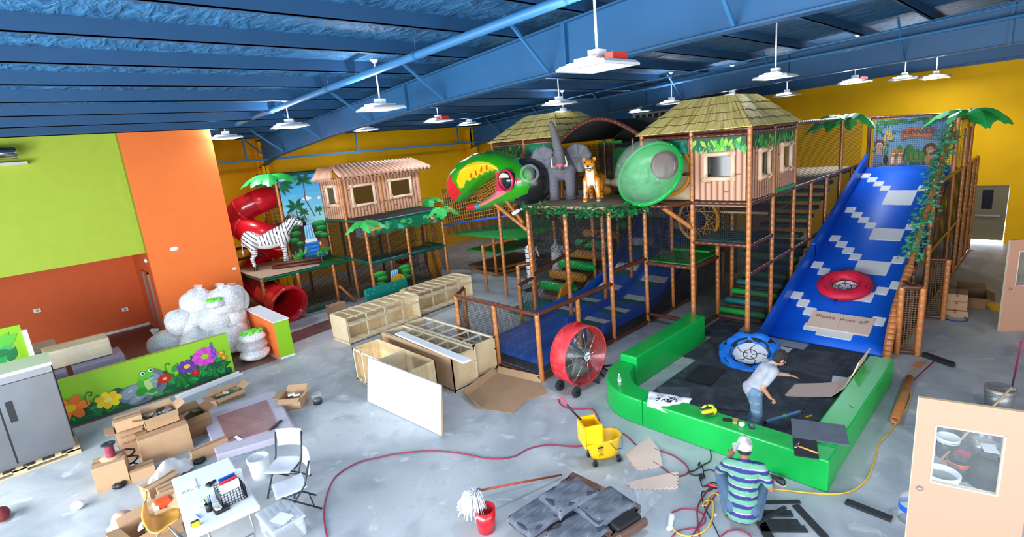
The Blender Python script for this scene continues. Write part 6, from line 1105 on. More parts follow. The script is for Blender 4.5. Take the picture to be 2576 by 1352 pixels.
for lab, x0, y0, y1, fb in (('long plywood cabinet carcass under the loose white board, nearer the boxes', 6.08, 8.62, 11.5, True), ('long plywood cabinet carcass with bare top frame beside the padded fence', 6.8, 8.75, 11.55, False)):
    t = thing('plywood_cabinet', lab, 'cabinet', (x0, y0, 0), 0, 'unfinished plywood cabinets'); W, Ln = .66, y1 - y0
    for n, a, b_, m in (('end_panel', (0, 0, 0), (W, .02, .82), 'plywood_grain'), ('end_panel', (0, Ln - .02, 0), (W, Ln, .82), 'plywood'), ('side_panel', (0, 0, 0), (.025, Ln, .82), 'mdf' if fb else 'plywood'), ('bottom', (0, 0, .03), (W, Ln, .05), 'dark_steel'), ('top_rail', (W - .04, 0, .78), (W, Ln, .82), 'pine'), ('top_rail', (.025, 0, .78), (.06, Ln, .82), 'pine'), ('mid_rail', (W - .03, 0, .5), (W, Ln, .54), 'pine'), ('side_rail', (W - .03, 0, .04), (W, Ln, .1), 'pine')): LB(n, a, b_, m, t)
    for k in range(1, 6): y = Ln * k / 6; LB('cross_rail', (.03, y, .76), (W - .02, y + .035, .79), 'pine', t); LB('post', (W - .04, y, .05), (W, y + .035, .8), 'pine', t); LB('cross_rail', (.03, y + .03, .55), (W - .02, y + .06, .58), 'white_metal', t)
    if fb: LB('edge_strip', (W - .01, -.012, 0), (W + .005, .0, .82), 'white_metal', t)
t = thing('laminate_sheet', 'white laminate panel with one bored hole leaning on the low plywood box', 'panel', (4.76, 8.66, 0)); a, b_, c, d_ = Vector((4.70, 9.92, .005)), Vector((4.84, 7.44, .005)), Vector((5.0, 7.5, .94)), Vector((4.9, 9.98, .94)); mb = MB(); mb.poly([a, b_, c, d_]); mb.build('board', 'white_board', t, thick=.035)
mb = MB(); nn = (b_ - a).cross(d_ - a).normalized(); mb.quad(b_ + nn * .018 + Vector((0, -.002, 0)), b_ - nn * .018 + Vector((0, -.002, 0)), c - nn * .018 + Vector((0, -.002, 0)), c + nn * .018 + Vector((0, -.002, 0))); mb.build('raw_edge', 'mdf', t); hp = a.lerp(b_, .48).lerp(d_.lerp(c, .48), .86); mb = MB(); [mb.disc(hp + nn * s_ * .0195, .022, 14, Vector((0, 0, 1)).rotation_difference(nn).to_matrix()) for s_ in (-1, 1)]; mb.build('bored_hole', 'dark_steel', t)
a, b_ = fl(1003, 838, .86), fl(1175, 910, .86); mb = MB(); mb.obox(a, b_, .2, .04); o = mb.solid('white_board', 'white_board', base=a.lerp(b_, .5) - Vector((0, 0, .02))); tag(o, 'long narrow white board lying across the plywood carcass', 'board')
# flattened carton
t = thing('flat_carton', 'opened flat cardboard carton on the floor beside the red fan', 'cardboard', (6.75, 7.8, 0)); mb = MB(); pts = [(6.12, 8.27), (7.3, 8.6), (7.5, 7.4), (7.2, 6.95), (6.75, 7.1), (6.2, 6.95), (5.95, 7.6)]; mb.prism(pts, .004, .012); mb.build('base_sheet', 'cardboard', t)
for a, b_ in (((6.12, 8.27), (7.3, 8.6)), ((7.3, 8.6), (7.5, 7.4)), ((5.95, 7.6), (6.12, 8.27))): A_, B_ = Vector((*a, .01)), Vector((*b_, .01)); o_ = Vector((B_.y - A_.y, A_.x - B_.x, 0)).normalized() * -.08; mb = MB(); mb.poly([A_, B_, B_ + o_ + Vector((0, 0, .13)), A_ + o_ + Vector((0, 0, .13))]); mb.build('side_flap', 'cardboard', t, thick=.006)
# ------------------------------------------------------------------ cartons
def carton(label, x, y, lx, ly, h, rz, z=0, open_=False, m='cardboard', marks=None, group='cardboard boxes on the floor', fill=None):
    t = thing('cardboard_box', label, 'box', (x, y, z), rz, group); X, Y = lx / 2, ly / 2
    def B(n, a, b_, mm, par=None): return MB().box(a, b_).build(n, mm, par or t, local=True)
    if not open_:
        B('carton_body', (-X, -Y, 0), (X, Y, h), m); B('tape', (-X - .001, -.03, h - .06), (X + .001, .03, h + .0012), 'cardboard_dark')
    else:
        q = .008; B('bottom', (-X, -Y, 0), (X, Y, q), m)
        for a, b_ in (((-X, -Y, 0), (X, -Y + q, h)), ((-X, Y - q, 0), (X, Y, h)), ((-X, -Y, 0), (-X + q, Y, h)), ((X - q, -Y, 0), (X, Y, h))): B('side', a, b_, m)
        for sx, sy, an in ((1, 0, .5), (-1, 0, .2), (0, 1, .6), (0, -1, -.4)):
            d_ = Vector((sx, sy, 0)); s_ = Vector((-sy, sx, 0)); e = Vector((sx * X, sy * Y, h)); w_ = (Y if sx else X); fl_ = (.45 * (X if sx else Y)) + .04; up = Vector((0, 0, 1)) * math.sin(an) * fl_ + d_ * math.cos(an) * fl_; mb = MB(); mb.poly([e - s_ * w_, e + s_ * w_, e + s_ * w_ * .94 + up, e - s_ * w_ * .94 + up]); mb.build('flap', m, t, local=True, thick=.006)
        if fill:
            rr = random.Random(int(x * 100))
            for k in range(fill): mb = MB(); M_ = TR(rr.uniform(-X * .6, X * .6), rr.uniform(-Y * .6, Y * .6), h * .8 + rr.uniform(0, .05)) @ Matrix.Rotation(rr.uniform(0, 3), 4, 'Z') @ Matrix.Rotation(rr.uniform(-.6, .6), 4, 'X'); mb.M = M_; mb.cbox((0, 0, 0), (min(lx, ly) * rr.uniform(.25, .55), .05 + .1 * rr.random(), .03)); mb.build('packed_item', rr.choice(('white_plastic', 'cardboard', 'leaf_dark', 'black_plastic', 'grey_metal')), t, local=True)
    if marks:
        for (txt, px, pz, s_) in marks:
            cu = text(txt, (0, 0, 0), (1, 0, 0), (0, 0, 1), s_, 'pen_grey' if 'pen_grey' in MAT else mat('pen_grey', (96, 96, 120), .8), None, .0005, 'printing'); cu.data.transform(Matrix.Translation((px, -Y + .002, pz))); cu.parent = t
    return t
carton('large brown carton in the middle of the box heap', 1.2, 11.35, .8, .55, .52, -.05); carton('carton printed FRAGILE tucked behind the large brown one', .75, 11.75, .42, .4, .62, -.05, marks=(('FRAGILE', -.14, .36, .07), ('THIS SIDE UP', -.15, .5, .04)), open_=True, fill=2); carton('closed tan carton on top of the heap with a white and blue strip', .78, 11.62, .42, .32, .2, -.1, z=.66); carton('open carton of green and white packages on the large one', 1.25, 11.55, .55, .42, .24, .0, z=.525, open_=True, fill=8)
carton('brown carton with the wire spool on it', .33, 10.95, .46, .42, .46, -.18); carton('small brown carton on the floor next to the spool box', .72, 10.75, .36, .28, .2, -.1); carton('dark open carton between the heap and the wrapped panel', 1.78, 11.75, .5, .5, .42, .1, open_=True, m='cardboard_dark', fill=2); carton('shallow torn carton with orange tools behind the wrapped panel', 2.72, 12.85, .62, .36, .16, .12, open_=True, fill=5, marks=(('KITCHEN', -.2, .04, .08),)); carton('open brown carton with coiled cable and white box', 3.6, 11.18, .46, .44, .25, -.75, open_=True, fill=3, marks=(('MADE IN', -.1, .12, .04), ('CHINA', -.1, .06, .04)))
carton('long slim carton beside the white cloth', 1.74, 10.5, .62, .14, .22, .05, z=.0, open_=False); carton('brown and purple carton under the table corner', 1.0, 9.55, .5, .22, .26, .05); carton('small carton beneath the white cloth', .85, 9.95, .5, .3, .22, .3)
carton('lower closed carton by the red tube mouth', 7.3, 16.55, .62, .3, .22, .15, group='cartons by the tube slide'); carton('upper closed carton by the red tube mouth', 7.27, 16.57, .6, .28, .22, .15, z=.225, group='cartons by the tube slide'); carton('open tan carton half hidden under the wooden chair', .5, 8.65, .6, .5, .3, .2, open_=True, fill=3); carton('brown carton with an orange bag behind the wooden chair', .78, 8.95, .3, .3, .3, -.2, open_=True)
t = thing('orange_bag', 'orange and white bag standing in a carton behind the wooden chair', 'bag', (.74, 8.95, .1)); mb = MB(); mb.box((.62, 8.85, .1), (.84, 9.05, .38)); mb.build('bag_body', mat('bag_orange', (240, 84, 40), .5), t, bevel=.03); mb = MB(); mb.box((.6, 8.84, .2), (.66, 9.06, .36)); mb.build('label_band', 'white_plastic', t)
t = thing('wire_spool', 'spool of red wire standing on a brown carton', 'spool', (.38, 11.0, .462)); mb = MB(); mb.lathe([(0, 0), (.17, 0), (.17, .012), (0, .012)], (.38, 11.0, .462), 22); mb.build('bottom_flange', 'mdf', t); mb = MB(); mb.lathe([(.055, .012), (.075, .03), (.06, .05), (.07, .1), (.062, .15), (.07, .2), (.055, .24)], (.38, 11.0, .462), 16); mb.build('red_wire', mat('wire_red', (136, 26, 62), .5, bump=.5, bscale=80), t); mb = MB(); mb.lathe([(0, .24), (.11, .24), (.11, .255), (.03, .255), (.03, .25), (0, .25)], (.38, 11.0, .462), 20); mb.build('top_flange', 'dark_steel', t)
mb = MB(); rr = random.Random(2); mb.tube(smooth_path([(.62 + .09 * math.cos(k * 1.3) * (1 + .2 * (k % 3)), 11.2 + .09 * math.sin(k * 1.3), .05 + .03 * k) for k in range(14)], 4), .018, 6); tag(mb.solid('cable_coil', 'black_plastic', base=(.62, 11.2, 0)), 'black coiled cable between the spool box and the heap', 'cable')
for k, (x, y, lab) in enumerate(((.36, 10.66, 'dark blurred glove lump before the spool box'), (1.52, 10.32, 'black power plug at the end of the white cloth'))): mb = MB(); [mb.ell((x + .05 * q, y + .03 * (q % 2), .05), (.06, .05, .05), 10, 6) for q in (-1, 0, 1)]; tag(mb.solid('dark_lump', 'black_plastic', base=(x, y, 0)), lab, 'glove' if k == 0 else 'plug')
mb = MB()                                    # cloth heap
mb.grid(lambda u, v: Vector((.6 + .8 * u + .08 * v, 9.75 + .35 * v + .5 * u, .04 + .36 * math.sin(math.pi * v) * (.75 + .25 * math.sin(3 * u)) * math.sin(math.pi * min(1, .15 + .85 * u)) + .03 * math.sin(19 * u + 6 * v) * math.sin(9 * v + 3 * u) + .012 * math.sin(31 * u - 17 * v) * math.sin(7 * u + 13 * v))), 44, 26); o = mb.solid('white_cloth', mat('cloth_white', (232, 228, 226), .8), base=(1.0, 10.0, 0)); md = o.modifiers.new('t', 'SOLIDIFY'); md.thickness = .008; tag(o, 'crumpled white dust cloth thrown over cartons', 'cloth')
# film-wrapped panel
t = thing('film_wrapped_tabletop', 'big film-wrapped red-brown framed panel lying on the floor', 'panel', (2.5, 10.9, 0)); mb = MB(); q4 = [Vector(v) for v in ((2.02, 12.15, 0), (3.5, 12.0, 0), (3.05, 9.7, 0), (1.75, 10.1, 0))]; mb.prism([(v.x, v.y) for v in q4], 0, .14); mb.build('frame_box', mat('panel_grey', (196, 188, 204), .5), t, bevel=.02); c_ = sum(q4, Vector()) / 4; inn4 = [c_ + (v - c_) * .66 for v in q4]; mb = MB(); mb.prism([(v.x, v.y) for v in inn4], .141, .15); mb.build('red_panel', mat('panel_red', (120, 66, 66), .3, c2=(146, 92, 90), scale=4), t)
mb = MB(); rr = random.Random(4); o4 = [c_ + (v - c_) * 1.02 for v in q4]; mb.grid(lambda u, v: o4[0].lerp(o4[1], u).lerp(o4[3].lerp(o4[2], u), v) + Vector((0, 0, .158 + .008 * math.sin(23 * u + 7 * v) * math.sin(19 * v))), 30, 30); mb.build('stretch_film', 'film', t); mb = MB(); mb.obox((2.72, 10.15, .17), (3.02, 10.35, .17), .05, .03); tag(mb.solid('level_bar', 'dark_steel', base=(2.87, 10.25, .17)), 'short dark bar lying on the wrapped panel', 'bar'); slab('paper_strip', (2.2, 10.35, 0), .06, .25, .1, .17, .004, 'white_board', 'white paper strip on the wrapped panel', 'paper')
t = thing('glass_jar', 'clear plastic cup on the floor beside the open carton', 'cup', (3.95, 10.78, 0)); mb = MB(); mb.lathe([(.0, 0), (.09, 0), (.1, .1), (.075, .13)], (3.95, 10.78, 0), 16); mb.build('dark_base', 'dark_steel', t); mb = MB(); mb.lathe([(.1, .1), (.11, .2), (.1, .24)], (3.95, 10.78, 0), 16); mb.build('clear_top', 'bubble', t)
slab('plastic_sheet', (6.1, 15.9, 0), 1.9, .95, .15, .002, .006, mat('sheet_brown', (108, 74, 74), .25, c2=(132, 100, 98), scale=3), 'brown glossy plastic sheet on the floor before the red tube', 'sheet')
t = thing('teal_pad', 'scuffed teal padded board leaning behind the plywood cabinets', 'pad', (8.6, 15.3, 0), .06); MB().box((-.85, -.04, 0), (.85, .04, .98)).build('pad_board', 'teal_vinyl', t, local=True, bevel=.04); mb = MB(); rr = random.Random(1)
for k in range(16): x, z = rr.uniform(-.8, .8), rr.uniform(.15, .9); mb.cbox((x, -.041, z), (rr.uniform(.02, .07), .002, .012))
mb.build('scuff_marks', 'white_plastic', t, local=True); t.rotation_euler = (-.1, 0, .06)
# ------------------------------------------------------------------ folding table, chairs and what is on the table
t = thing('folding_table', 'white plastic folding table covered with papers and tools', 'table', (1.18, 7.9, 0)); mb = MB(); q = [(.88, 8.74), (1.66, 8.66), (1.56, 6.98), (.72, 7.08)]; mb.prism(q, .70, .74); mb.build('table_top', 'white_plastic', t, bevel=.02); mb = MB(); c_ = Vector((1.2, 7.87)); mb.prism([(c_.x + (x - c_.x) * .97, c_.y + (y - c_.y) * .97) for x, y in q], .66, .7); mb.build('apron', 'white_plastic', t)
for y in (7.2, 8.5):
    for x in (.95, 1.45): mb = MB(); mb.tube([(x, y, .68), (x + .02, y, .3), (x - .03, y, 0)], .014, 8); mb.build('leg', 'grey_metal', t)
    mb = MB(); mb.tube([(.95, y, .25), (1.45, y, .25)], .012, 8); mb.build('leg_brace', 'grey_metal', t)
TZ = .741
def chair(label, x, y, rz):
    t = thing('folding_chair', label, 'chair', (x, y, 0), rz, 'white folding chairs'); mb = MB()
    mb.grid(lambda u, v: Vector((-.2 + .44 * u, -.22 + .44 * v, .44 + .02 * (2 * u - 1) ** 2 - .02 * (u > .9))), 8, 6); mb.build('seat', 'white_plastic', t, local=True, thick=.02, bevel=.01); mb = MB(); mb.grid(lambda u, v: Vector((-.25 - .05 * v + .03 * (2 * u - 1) ** 2 - .03, -.22 + .44 * u, .63 + .27 * v)), 8, 5); mb.build('backrest', 'white_plastic', t, local=True, thick=.02)
    for s_ in (-1, 1): mb = MB(); mb.tube([(-.29, s_ * .225, .86), (-.17, s_ * .225, .5), (.26, s_ * .225, .0)], .014, 8); mb.build('front_leg', 'dark_steel', t, local=True); mb = MB(); mb.tube([(.16, s_ * .2, .43), (-.34, s_ * .2, 0)], .014, 8); mb.build('rear_leg', 'dark_steel', t, local=True); mb = MB(); mb.tube([(.1, s_ * .225, .42), (-.1, s_ * .225, .42)], .012, 6); mb.build('seat_rail', 'dark_steel', t, local=True)
    mb = MB(); mb.tube([(.17, -.22, .11), (.17, .22, .11)], .01, 6); mb.tube([(-.24, -.2, .1), (-.24, .2, .1)], .01, 6); mb.build('cross_bar', 'dark_steel', t, local=True)
chair('white folding chair with its back towards the wrapped panel, farther one', 2.3, 8.22, math.radians(-140)); chair('white folding chair nearer the cord, seen edge-on', 2.14, 7.55, math.radians(168))
t = thing('document', 'open cream form booklet on the table', 'booklet', (1.0, 8.3, TZ)); q = [fl(u, v, TZ + .003) for u, v in ((443, 1225), (490, 1205), (499, 1232), (452, 1252))]; mb = MB(); mb.poly(q); mb.build('pages', mat('paper_cream', (242, 240, 214), .7), t, thick=.006); p = Paint(q[3] + Vector((0, 0, .004)), q[2] - q[3], q[0] - q[3]); [p.c(*c1).poly([(a, b0), (a2, b0), (a2, b1), (a, b1)]) for a, b0, a2, b1, c1 in ((.03, .08, .14, .1, (70, 170, 200)), (.03, .04, .2, .05, (150, 160, 170)), (.2, .07, .26, .11, (170, 190, 210)))]; p.build('print_marks', t)
t = thing('black_gadget', 'small black phone holder lying on the table', 'gadget', (1.28, 8.2, TZ)); c_ = fl(527, 1218, TZ + .02); mb = MB(); mb.ell(c_, (.06, .035, .025), 12, 6); mb.ell(c_ + Vector((-.01, -.05, 0)), (.03, .03, .025), 10, 6); mb.ell(c_ + Vector((.07, .02, 0)), (.03, .02, .02), 10, 6); mb.build('gadget_body', 'black_plastic', t)
t = thing('wire_basket', 'checkered wire basket stuffed with papers on the table edge', 'basket', (1.4, 7.5, TZ)); bx0, bx1, by0, by1, bh = 1.2, 1.5, 7.3, 7.62, .2
for k in range(9): x = bx0 + (bx1 - bx0) * k / 8; mb = MB(); mb.tube([(x, by0, TZ + .005), (x, by0, TZ + bh)], .006, 5); mb.tube([(x, by1, TZ + .005), (x, by1, TZ + bh)], .006, 5); mb.build('wire', 'dark_steel', t)
for k in range(9): y = by0 + (by1 - by0) * k / 8; mb = MB(); mb.tube([(bx0, y, TZ + .005), (bx0, y, TZ + bh)], .006, 5); mb.tube([(bx1, y, TZ + .005), (bx1, y, TZ + bh)], .006, 5); mb.build('wire', 'dark_steel', t)
for k in range(6): z = TZ + .006 + (bh - .006) * k / 5; mb = MB(); mb.tube([(bx0, by0, z), (bx1, by0, z), (bx1, by1, z), (bx0, by1, z)], .006, 5, closed=True); mb.build('hoop', 'dark_steel', t)
for k, (m, lab) in enumerate((('white_board', 'white printed sheets standing in the wire basket'), ('mouth_red', 'red folder standing in the wire basket'), ('leaf_dark', 'green leaflet at the back of the wire basket'), ('blue_vinyl', 'blue leaflet leaning out of the wire basket'), ('white_plastic', 'white ring binder standing behind the wire basket'))):
    y = 7.36 + .05 * k; mb = MB(); mb.box((1.22 + .01 * k, y, TZ + .01), (1.46 + (.1 if k == 4 else 0), y + (.012 if k < 4 else .05), TZ + .3 + .02 * (k % 2))); tag(mb.solid('paper_folder', m, base=(1.34, y, TZ)), lab, 'paper')
t = thing('pen_cup', 'black desk organiser cup with pens on the table', 'organiser', (1.05, 7.4, TZ)); mb = MB(); mb.lathe([(.0, .0), (.04, .0), (.045, .11), (.038, .11), (.036, .01)], (1.06, 7.42, TZ), 12); mb.build('cup', 'black_plastic', t); mb = MB(); mb.box((1.08, 7.22, TZ), (1.26, 7.34, TZ + .05)); mb.build('tray', 'black_plastic', t, bevel=.015); mb = MB(); mb.lathe([(.03, .05), (.045, .055), (.045, .07), (.03, .075)], (1.14, 7.28, TZ), 14); mb.build('tape_roll', 'white_plastic', t)
for k, m in enumerate(('black_plastic', 'green_ball', 'blue_vinyl', 'black_plastic')): mb = MB(); mb.tube([(1.06 + .01 * k, 7.42, TZ + .02), (1.03 + .025 * k, 7.44 + .01 * k, TZ + .19)], .006, 6); mb.build('pen', m, t)
t = thing('tape_measure', 'yellow and black tape measure on the table corner', 'tape measure', (.94, 7.3, TZ)); c_ = fl(494, 1325, TZ); mb = MB(); mb.cbox((c_.x, c_.y, TZ + .03), (.09, .05, .06)); mb.build('case', 'yellow_plastic', t, bevel=.015); mb = MB(); mb.cbox((c_.x, c_.y + .03, TZ + .035), (.1, .025, .07)); mb.build('side_grip', 'black_plastic', t, bevel=.01)
c_ = fl(497, 1302, TZ); mb = MB(); mb.tube([c_ + Vector((0, .06, .008)), c_ + Vector((.02, -.06, .008))], .008, 6); tag(mb.solid('blue_marker', 'blue_vinyl', base=c_), 'blue marker pen lying on the table', 'pen')
c_ = fl(515, 1275, TZ); mb = MB(); mb.grid(lambda u, v: c_ + Vector((-.12 + .32 * u, -.06 + .2 * v, .02 + .05 * math.sin(math.pi * u) * math.sin(math.pi * v) + .012 * math.sin(13 * u) * math.sin(11 * v))), 16, 12); tag(mb.solid('plastic_bag', 'clear_bag', base=c_), 'crumpled clear plastic bag on the table', 'plastic bag')
def pail(label, x, y, r, h, m, z=0, rim=None, lid=None, handle=True, fillm=None, cat='bucket', group=None):
    t = thing('bucket', label, cat, (x, y, z), group=group); mb = MB(); mb.lathe([(0, 0), (r * .86, 0), (r, h), (r * .94, h), (r * .8, .02)], (x, y, z), 24); mb.build('pail_body', m, t)
    for q in (.8, .88, .96): mb = MB(); mb.lathe([(r * (.86 + .14 * q), h * q - .008), (r * (.86 + .14 * q) + .012, h * q), (r * (.86 + .14 * q), h * q + .008)], (x, y, z), 24); mb.build('rib', rim or m, t)
    if lid: mb = MB(); mb.lathe([(0, h + .015), (r * .9, h + .015), (r * .95, h + .03), (r * 1.04, h + .03), (r * 1.05, h - .03)], (x, y, z), 24); mb.build('lid', lid, t)
    if fillm: mb = MB(); mb.disc((x, y, z + h * .7), r * .9, 20); mb.build('contents', fillm, t)
    if handle: mb = MB(); mb.tube([(x + r * 1.02 * math.cos(a), y + r * 1.02 * math.sin(a) * .9 - .0, z + h * .9 - abs(math.sin(a)) * r * .5) for a in [math.pi * i / 10 for i in range(11)]], .005, 5); mb.build('bail', 'grey_metal', t)
    return t
pail('white plastic bucket with printed side behind the folding chairs', 2.13, 8.98, .17, .36, 'white_plastic')
t = thing('storage_bin', 'clear plastic storage bin with lid beside the table', 'bin', (1.9, 7.2, 0)); mb = MB(); mb.box((1.6, 6.9, 0), (2.05, 7.5, .28)); mb.build('bin_body', 'bin_clear', t, bevel=.04); mb = MB(); mb.box((1.58, 6.88, .28), (2.07, 7.52, .33)); mb.build('lid', 'bin_clear', t, bevel=.03)
for k in range(5): mb = MB(); mb.box((1.62 + .085 * k, 6.92, .33), (1.65 + .085 * k, 7.48, .338)); mb.build('lid_rib', 'bin_clear', t)
slab('paper_sheet', (1.8, 7.05, 0), .2, .26, .4, .345, .004, 'white_board', 'white paper sheet lying on the clear storage bin', 'paper')
# bent plywood chair with a tan shell
t = thing('shell_chair', 'tan moulded shell chair with curved back by the table', 'chair', (.62, 8.3, 0)); mb = MB(); a0 = fl(372, 1262, .78); s0 = fl(412, 1318, .45)
sp = smooth_path([fl(368, 1258, .8), fl(364, 1290, .68), fl(376, 1322, .5), fl(400, 1326, .44), fl(428, 1310, .45), fl(452, 1300, .47)], 5); wd = [.12, .19, .21, .22, .21, .2, .19, .17, .16, .16, .17, .19, .2, .21, .22, .23, .23, .23, .22, .21, .2, .19, .18, .16, .14, .12]
sd = Vector((-.25, -.95, 0)).normalized(); vs = []; K = len(sp)
for i, c in enumerate(sp): w_ = wd[min(i, len(wd) - 1)]; vs += [c + sd * w_ * e + Vector((0, 0, .05 * e * e)) for e in (-1, -.6, -.2, .2, .6, 1)]
mb.add(vs, [(6 * i + j, 6 * i + 6 + j, 6 * i + 7 + j, 6 * i + 1 + j) for i in range(K - 1) for j in range(5)], True); mb.build('shell', mat('shell_tan', (232, 166, 74), .45), t, thick=.02)
cb = sp[K // 2 + 4]
for k in range(4): a = math.pi / 4 + k * math.pi / 2; mb = MB(); mb.tube([Vector((cb.x, cb.y, .42)) + Vector((.06 * math.cos(a), .06 * math.sin(a), 0)), Vector((cb.x + .26 * math.cos(a), cb.y + .26 * math.sin(a), 0))], .012, 8); mb.build('leg', 'chrome', t)
c_ = fl(310, 1305, .2); mb = MB(); mb.grid(lambda u, v: c_ + Vector((-.22 + .42 * u, -.2 + .4 * v, -.15 + .3 * math.sin(math.pi * u) * math.sin(math.pi * v) + .03 * math.sin(11 * u + 2) * math.sin(9 * v))), 18, 16); o = mb.solid('paper_sack', mat('sack_pink', (206, 164, 142), .8), base=(c_.x, c_.y, 0)); tag(o, 'crumpled brown paper sack left of the tan shell chair', 'sack')
c_ = fl(197, 1278, .02); mb = MB(); mb.ell(c_ + Vector((0, 0, .05)), (.1, .09, .07), 9, 6); tag(mb.solid('crumpled_paper', 'white_board', base=(c_.x, c_.y, 0)), 'crumpled white paper ball alone on the floor', 'paper'); c_ = fl(2, 1295, .1); mb = MB(); mb.ell(c_, (.12, .2, .1), 10, 6); tag(mb.solid('red_cloth', mat('cloth_maroon', (120, 40, 44), .8), base=(c_.x, c_.y, 0)), 'dark red cloth lump at the picture edge', 'cloth')
# ------------------------------------------------------------------ tools and small things on and in the pit
WZ = .502
def jig(label, c):
    t = thing('jigsaw', label, 'power tool', c, math.radians(-35)); 
    def B(n, f, m): mb = MB(); f(mb); return mb.build(n, m, t, local=True)
    B('base_shoe', lambda q: q.cbox((.06, 0, .006), (.2, .08, .012)), 'chrome'); B('motor_body', lambda q: (q.capsule((-.08, 0, .07), (.1, 0, .07), .038, .036, 12), q.ell((.12, 0, .06), (.035, .035, .05))), 'lime_tool' if 'lime_tool' in MAT else mat('lime_tool', (196, 206, 30), .4)); B('handle', lambda q: q.tube(smooth_path([(.1, 0, .1), (.06, 0, .16), (-.06, 0, .165), (-.13, 0, .1)], 4), .022, 8), 'lime_tool'); B('grip', lambda q: q.capsule((-.02, 0, .168), (-.12, 0, .12), .026, .026, 10), 'dark_steel'); B('blade', lambda q: q.cbox((.14, 0, -.0), (.008, .002, .06)), 'chrome')
jig('yellow-green jigsaw lying on the green pit wall', (7.44, 3.58, WZ + .03))
def pt(u, v, z=WZ): return fl(u, v, z)
c = pt(1850, 1062); slab('card_pack', (c.x, c.y, 0), .13, .07, .3, WZ, .03, mat('pack_tan', (206, 160, 96), .6), 'tan and red pack on the green wall next to the jigsaw', 'pack'); c = pt(1833, 1060); slab('leaflet', (c.x + .02, c.y + .03, 0), .1, .14, .5, WZ, .004, 'dark_steel', 'dark leaflet under the tan pack on the green wall', 'leaflet')
c = pt(1866, 1072); mb = MB(); mb.ell((c.x, c.y, WZ + .03), (.06, .05, .035), 8, 5); tag(mb.solid('tissue', 'white_board', base=(c.x, c.y, WZ)), 'crumpled white tissue on the green wall', 'tissue')
c = pt(1891, 1074); t = thing('mobile_phone', 'mobile phone lying face up on the green wall', 'phone', (c.x, c.y, WZ), .5); MB().cbox((0, 0, .006), (.14, .08, .01)).build('phone_body', 'black_plastic', t, local=True, bevel=.004); p = Paint((-.06, -.035, .0115), (1, 0, 0), (0, 1, 0), .0004); p.c(60, 80, 120).poly([(0, 0), (.12, 0), (.12, .07), (0, .07)]); [p.c(*((220, 220, 230), (230, 90, 80), (90, 190, 230), (240, 200, 80))[(i + j) % 4]).poly([(.012 + .026 * i, .012 + .02 * j), (.028 + .026 * i, .012 + .02 * j), (.028 + .026 * i, .024 + .02 * j), (.012 + .026 * i, .024 + .02 * j)]) for i in range(4) for j in range(3)]; o = p.build('screen', t); o.data.transform(Matrix.Translation(t.location))
t = thing('water_bottle', 'clear plastic water bottle on the rounded green wall', 'bottle', (7.55, 5.35, WZ)); c = pt(1559, 970); t.location = (c.x, c.y, WZ); mb = MB(); mb.lathe([(0, 0), (.032, 0), (.034, .02), (.03, .08), (.034, .12), (.034, .16), (.014, .2), (.013, .22)], (c.x, c.y, WZ), 14); mb.build('bottle_body', 'bubble', t); mb = MB(); mb.lathe([(.035, .09), (.0352, .13)], (c.x, c.y, WZ), 14); mb.build('label_band', 'white_plastic', t); mb = MB(); mb.lathe([(0, .235), (.015, .235), (.015, .215)], (c.x, c.y, WZ), 10); mb.build('cap', 'white_plastic', t)
t = thing('hammer', 'claw hammer with wooden handle on the green pit wall corner', 'hammer', (7.35, 2.3, WZ)); a, b_ = pt(2005, 1122, WZ + .03), pt(2058, 1142, WZ + .02); mb = MB(); mb.tube([a, a.lerp(b_, .5), b_], .016, 8, radii=[.012, .015, .018]); mb.build('wooden_handle', 'shell_tan', t); d_ = (b_ - a).normalized(); s_ = Vector((-d_.y, d_.x, 0)); mb = MB(); mb.capsule(a - s_ * .05, a + s_ * .05, .02, .016, 8); mb.tube([a + s_ * .05, a + s_ * .1 - d_ * .01, a + s_ * .13 - d_ * .03], .012, 6, radii=[.016, .012, .005]); mb.build('steel_head', 'chrome', t)
t = thing('plastic_sack', 'white plastic sack with black zebra print draped over the pit wall', 'sack', (7.5, 4.45, WZ)); q = [fl(1633, 985, WZ + .02), fl(1742, 1003, WZ + .02), fl(1712, 1050, .38), fl(1628, 1020, WZ + .01)]
mb = MB(); mb.grid(lambda u, v: q[0].lerp(q[1], u).lerp(q[3].lerp(q[2], u), v) + Vector((-.02 * v, 0, .06 * math.sin(math.pi * u) * math.sin(math.pi * v) ** .7 + .012 * math.sin(15 * u) * math.sin(12 * v))), 20, 14); mb.build('sack_sheet', 'white_plastic', t, thick=.004)
mb = MB(); rr = random.Random(6)
for k in range(16):
    u0, v0 = rr.uniform(.3, .72), rr.uniform(.15, .6); pts = []
    for i in range(4): u, v = u0 + .035 * i * (1 if k % 2 else -1), v0 + .05 * i - .02 * (i % 2); pts.append(q[0].lerp(q[1], u).lerp(q[3].lerp(q[2], u), v) + Vector((-.02 * v, 0, .06 * math.sin(math.pi * u) * math.sin(math.pi * v) ** .7 + .012 * math.sin(15 * u) * math.sin(12 * v) + .005)))
    mb.tube(pts, .007, 5)
mb.build('zebra_print', 'black_plastic', t)
a, b_ = Vector((8.55, 3.1, .045)), Vector((9.3, 2.73, .045)); t = thing('spirit_level', 'long blue spirit level on the rubber tiles at the man\'s feet', 'level', a); mb = MB(); mb.obox(a, b_, .06, .04); mb.build('level_body', mat('level_blue', (110, 160, 206), .4, .3), t); [MB().obox(a.lerp(b_, f_), a.lerp(b_, f_ + .04), .062, .05).build('end_cap', 'dark_steel', t) for f_ in (0, .94)]; MB().obox(a.lerp(b_, .5), a.lerp(b_, .56), .064, .044).build('vial', 'green_ball', t)
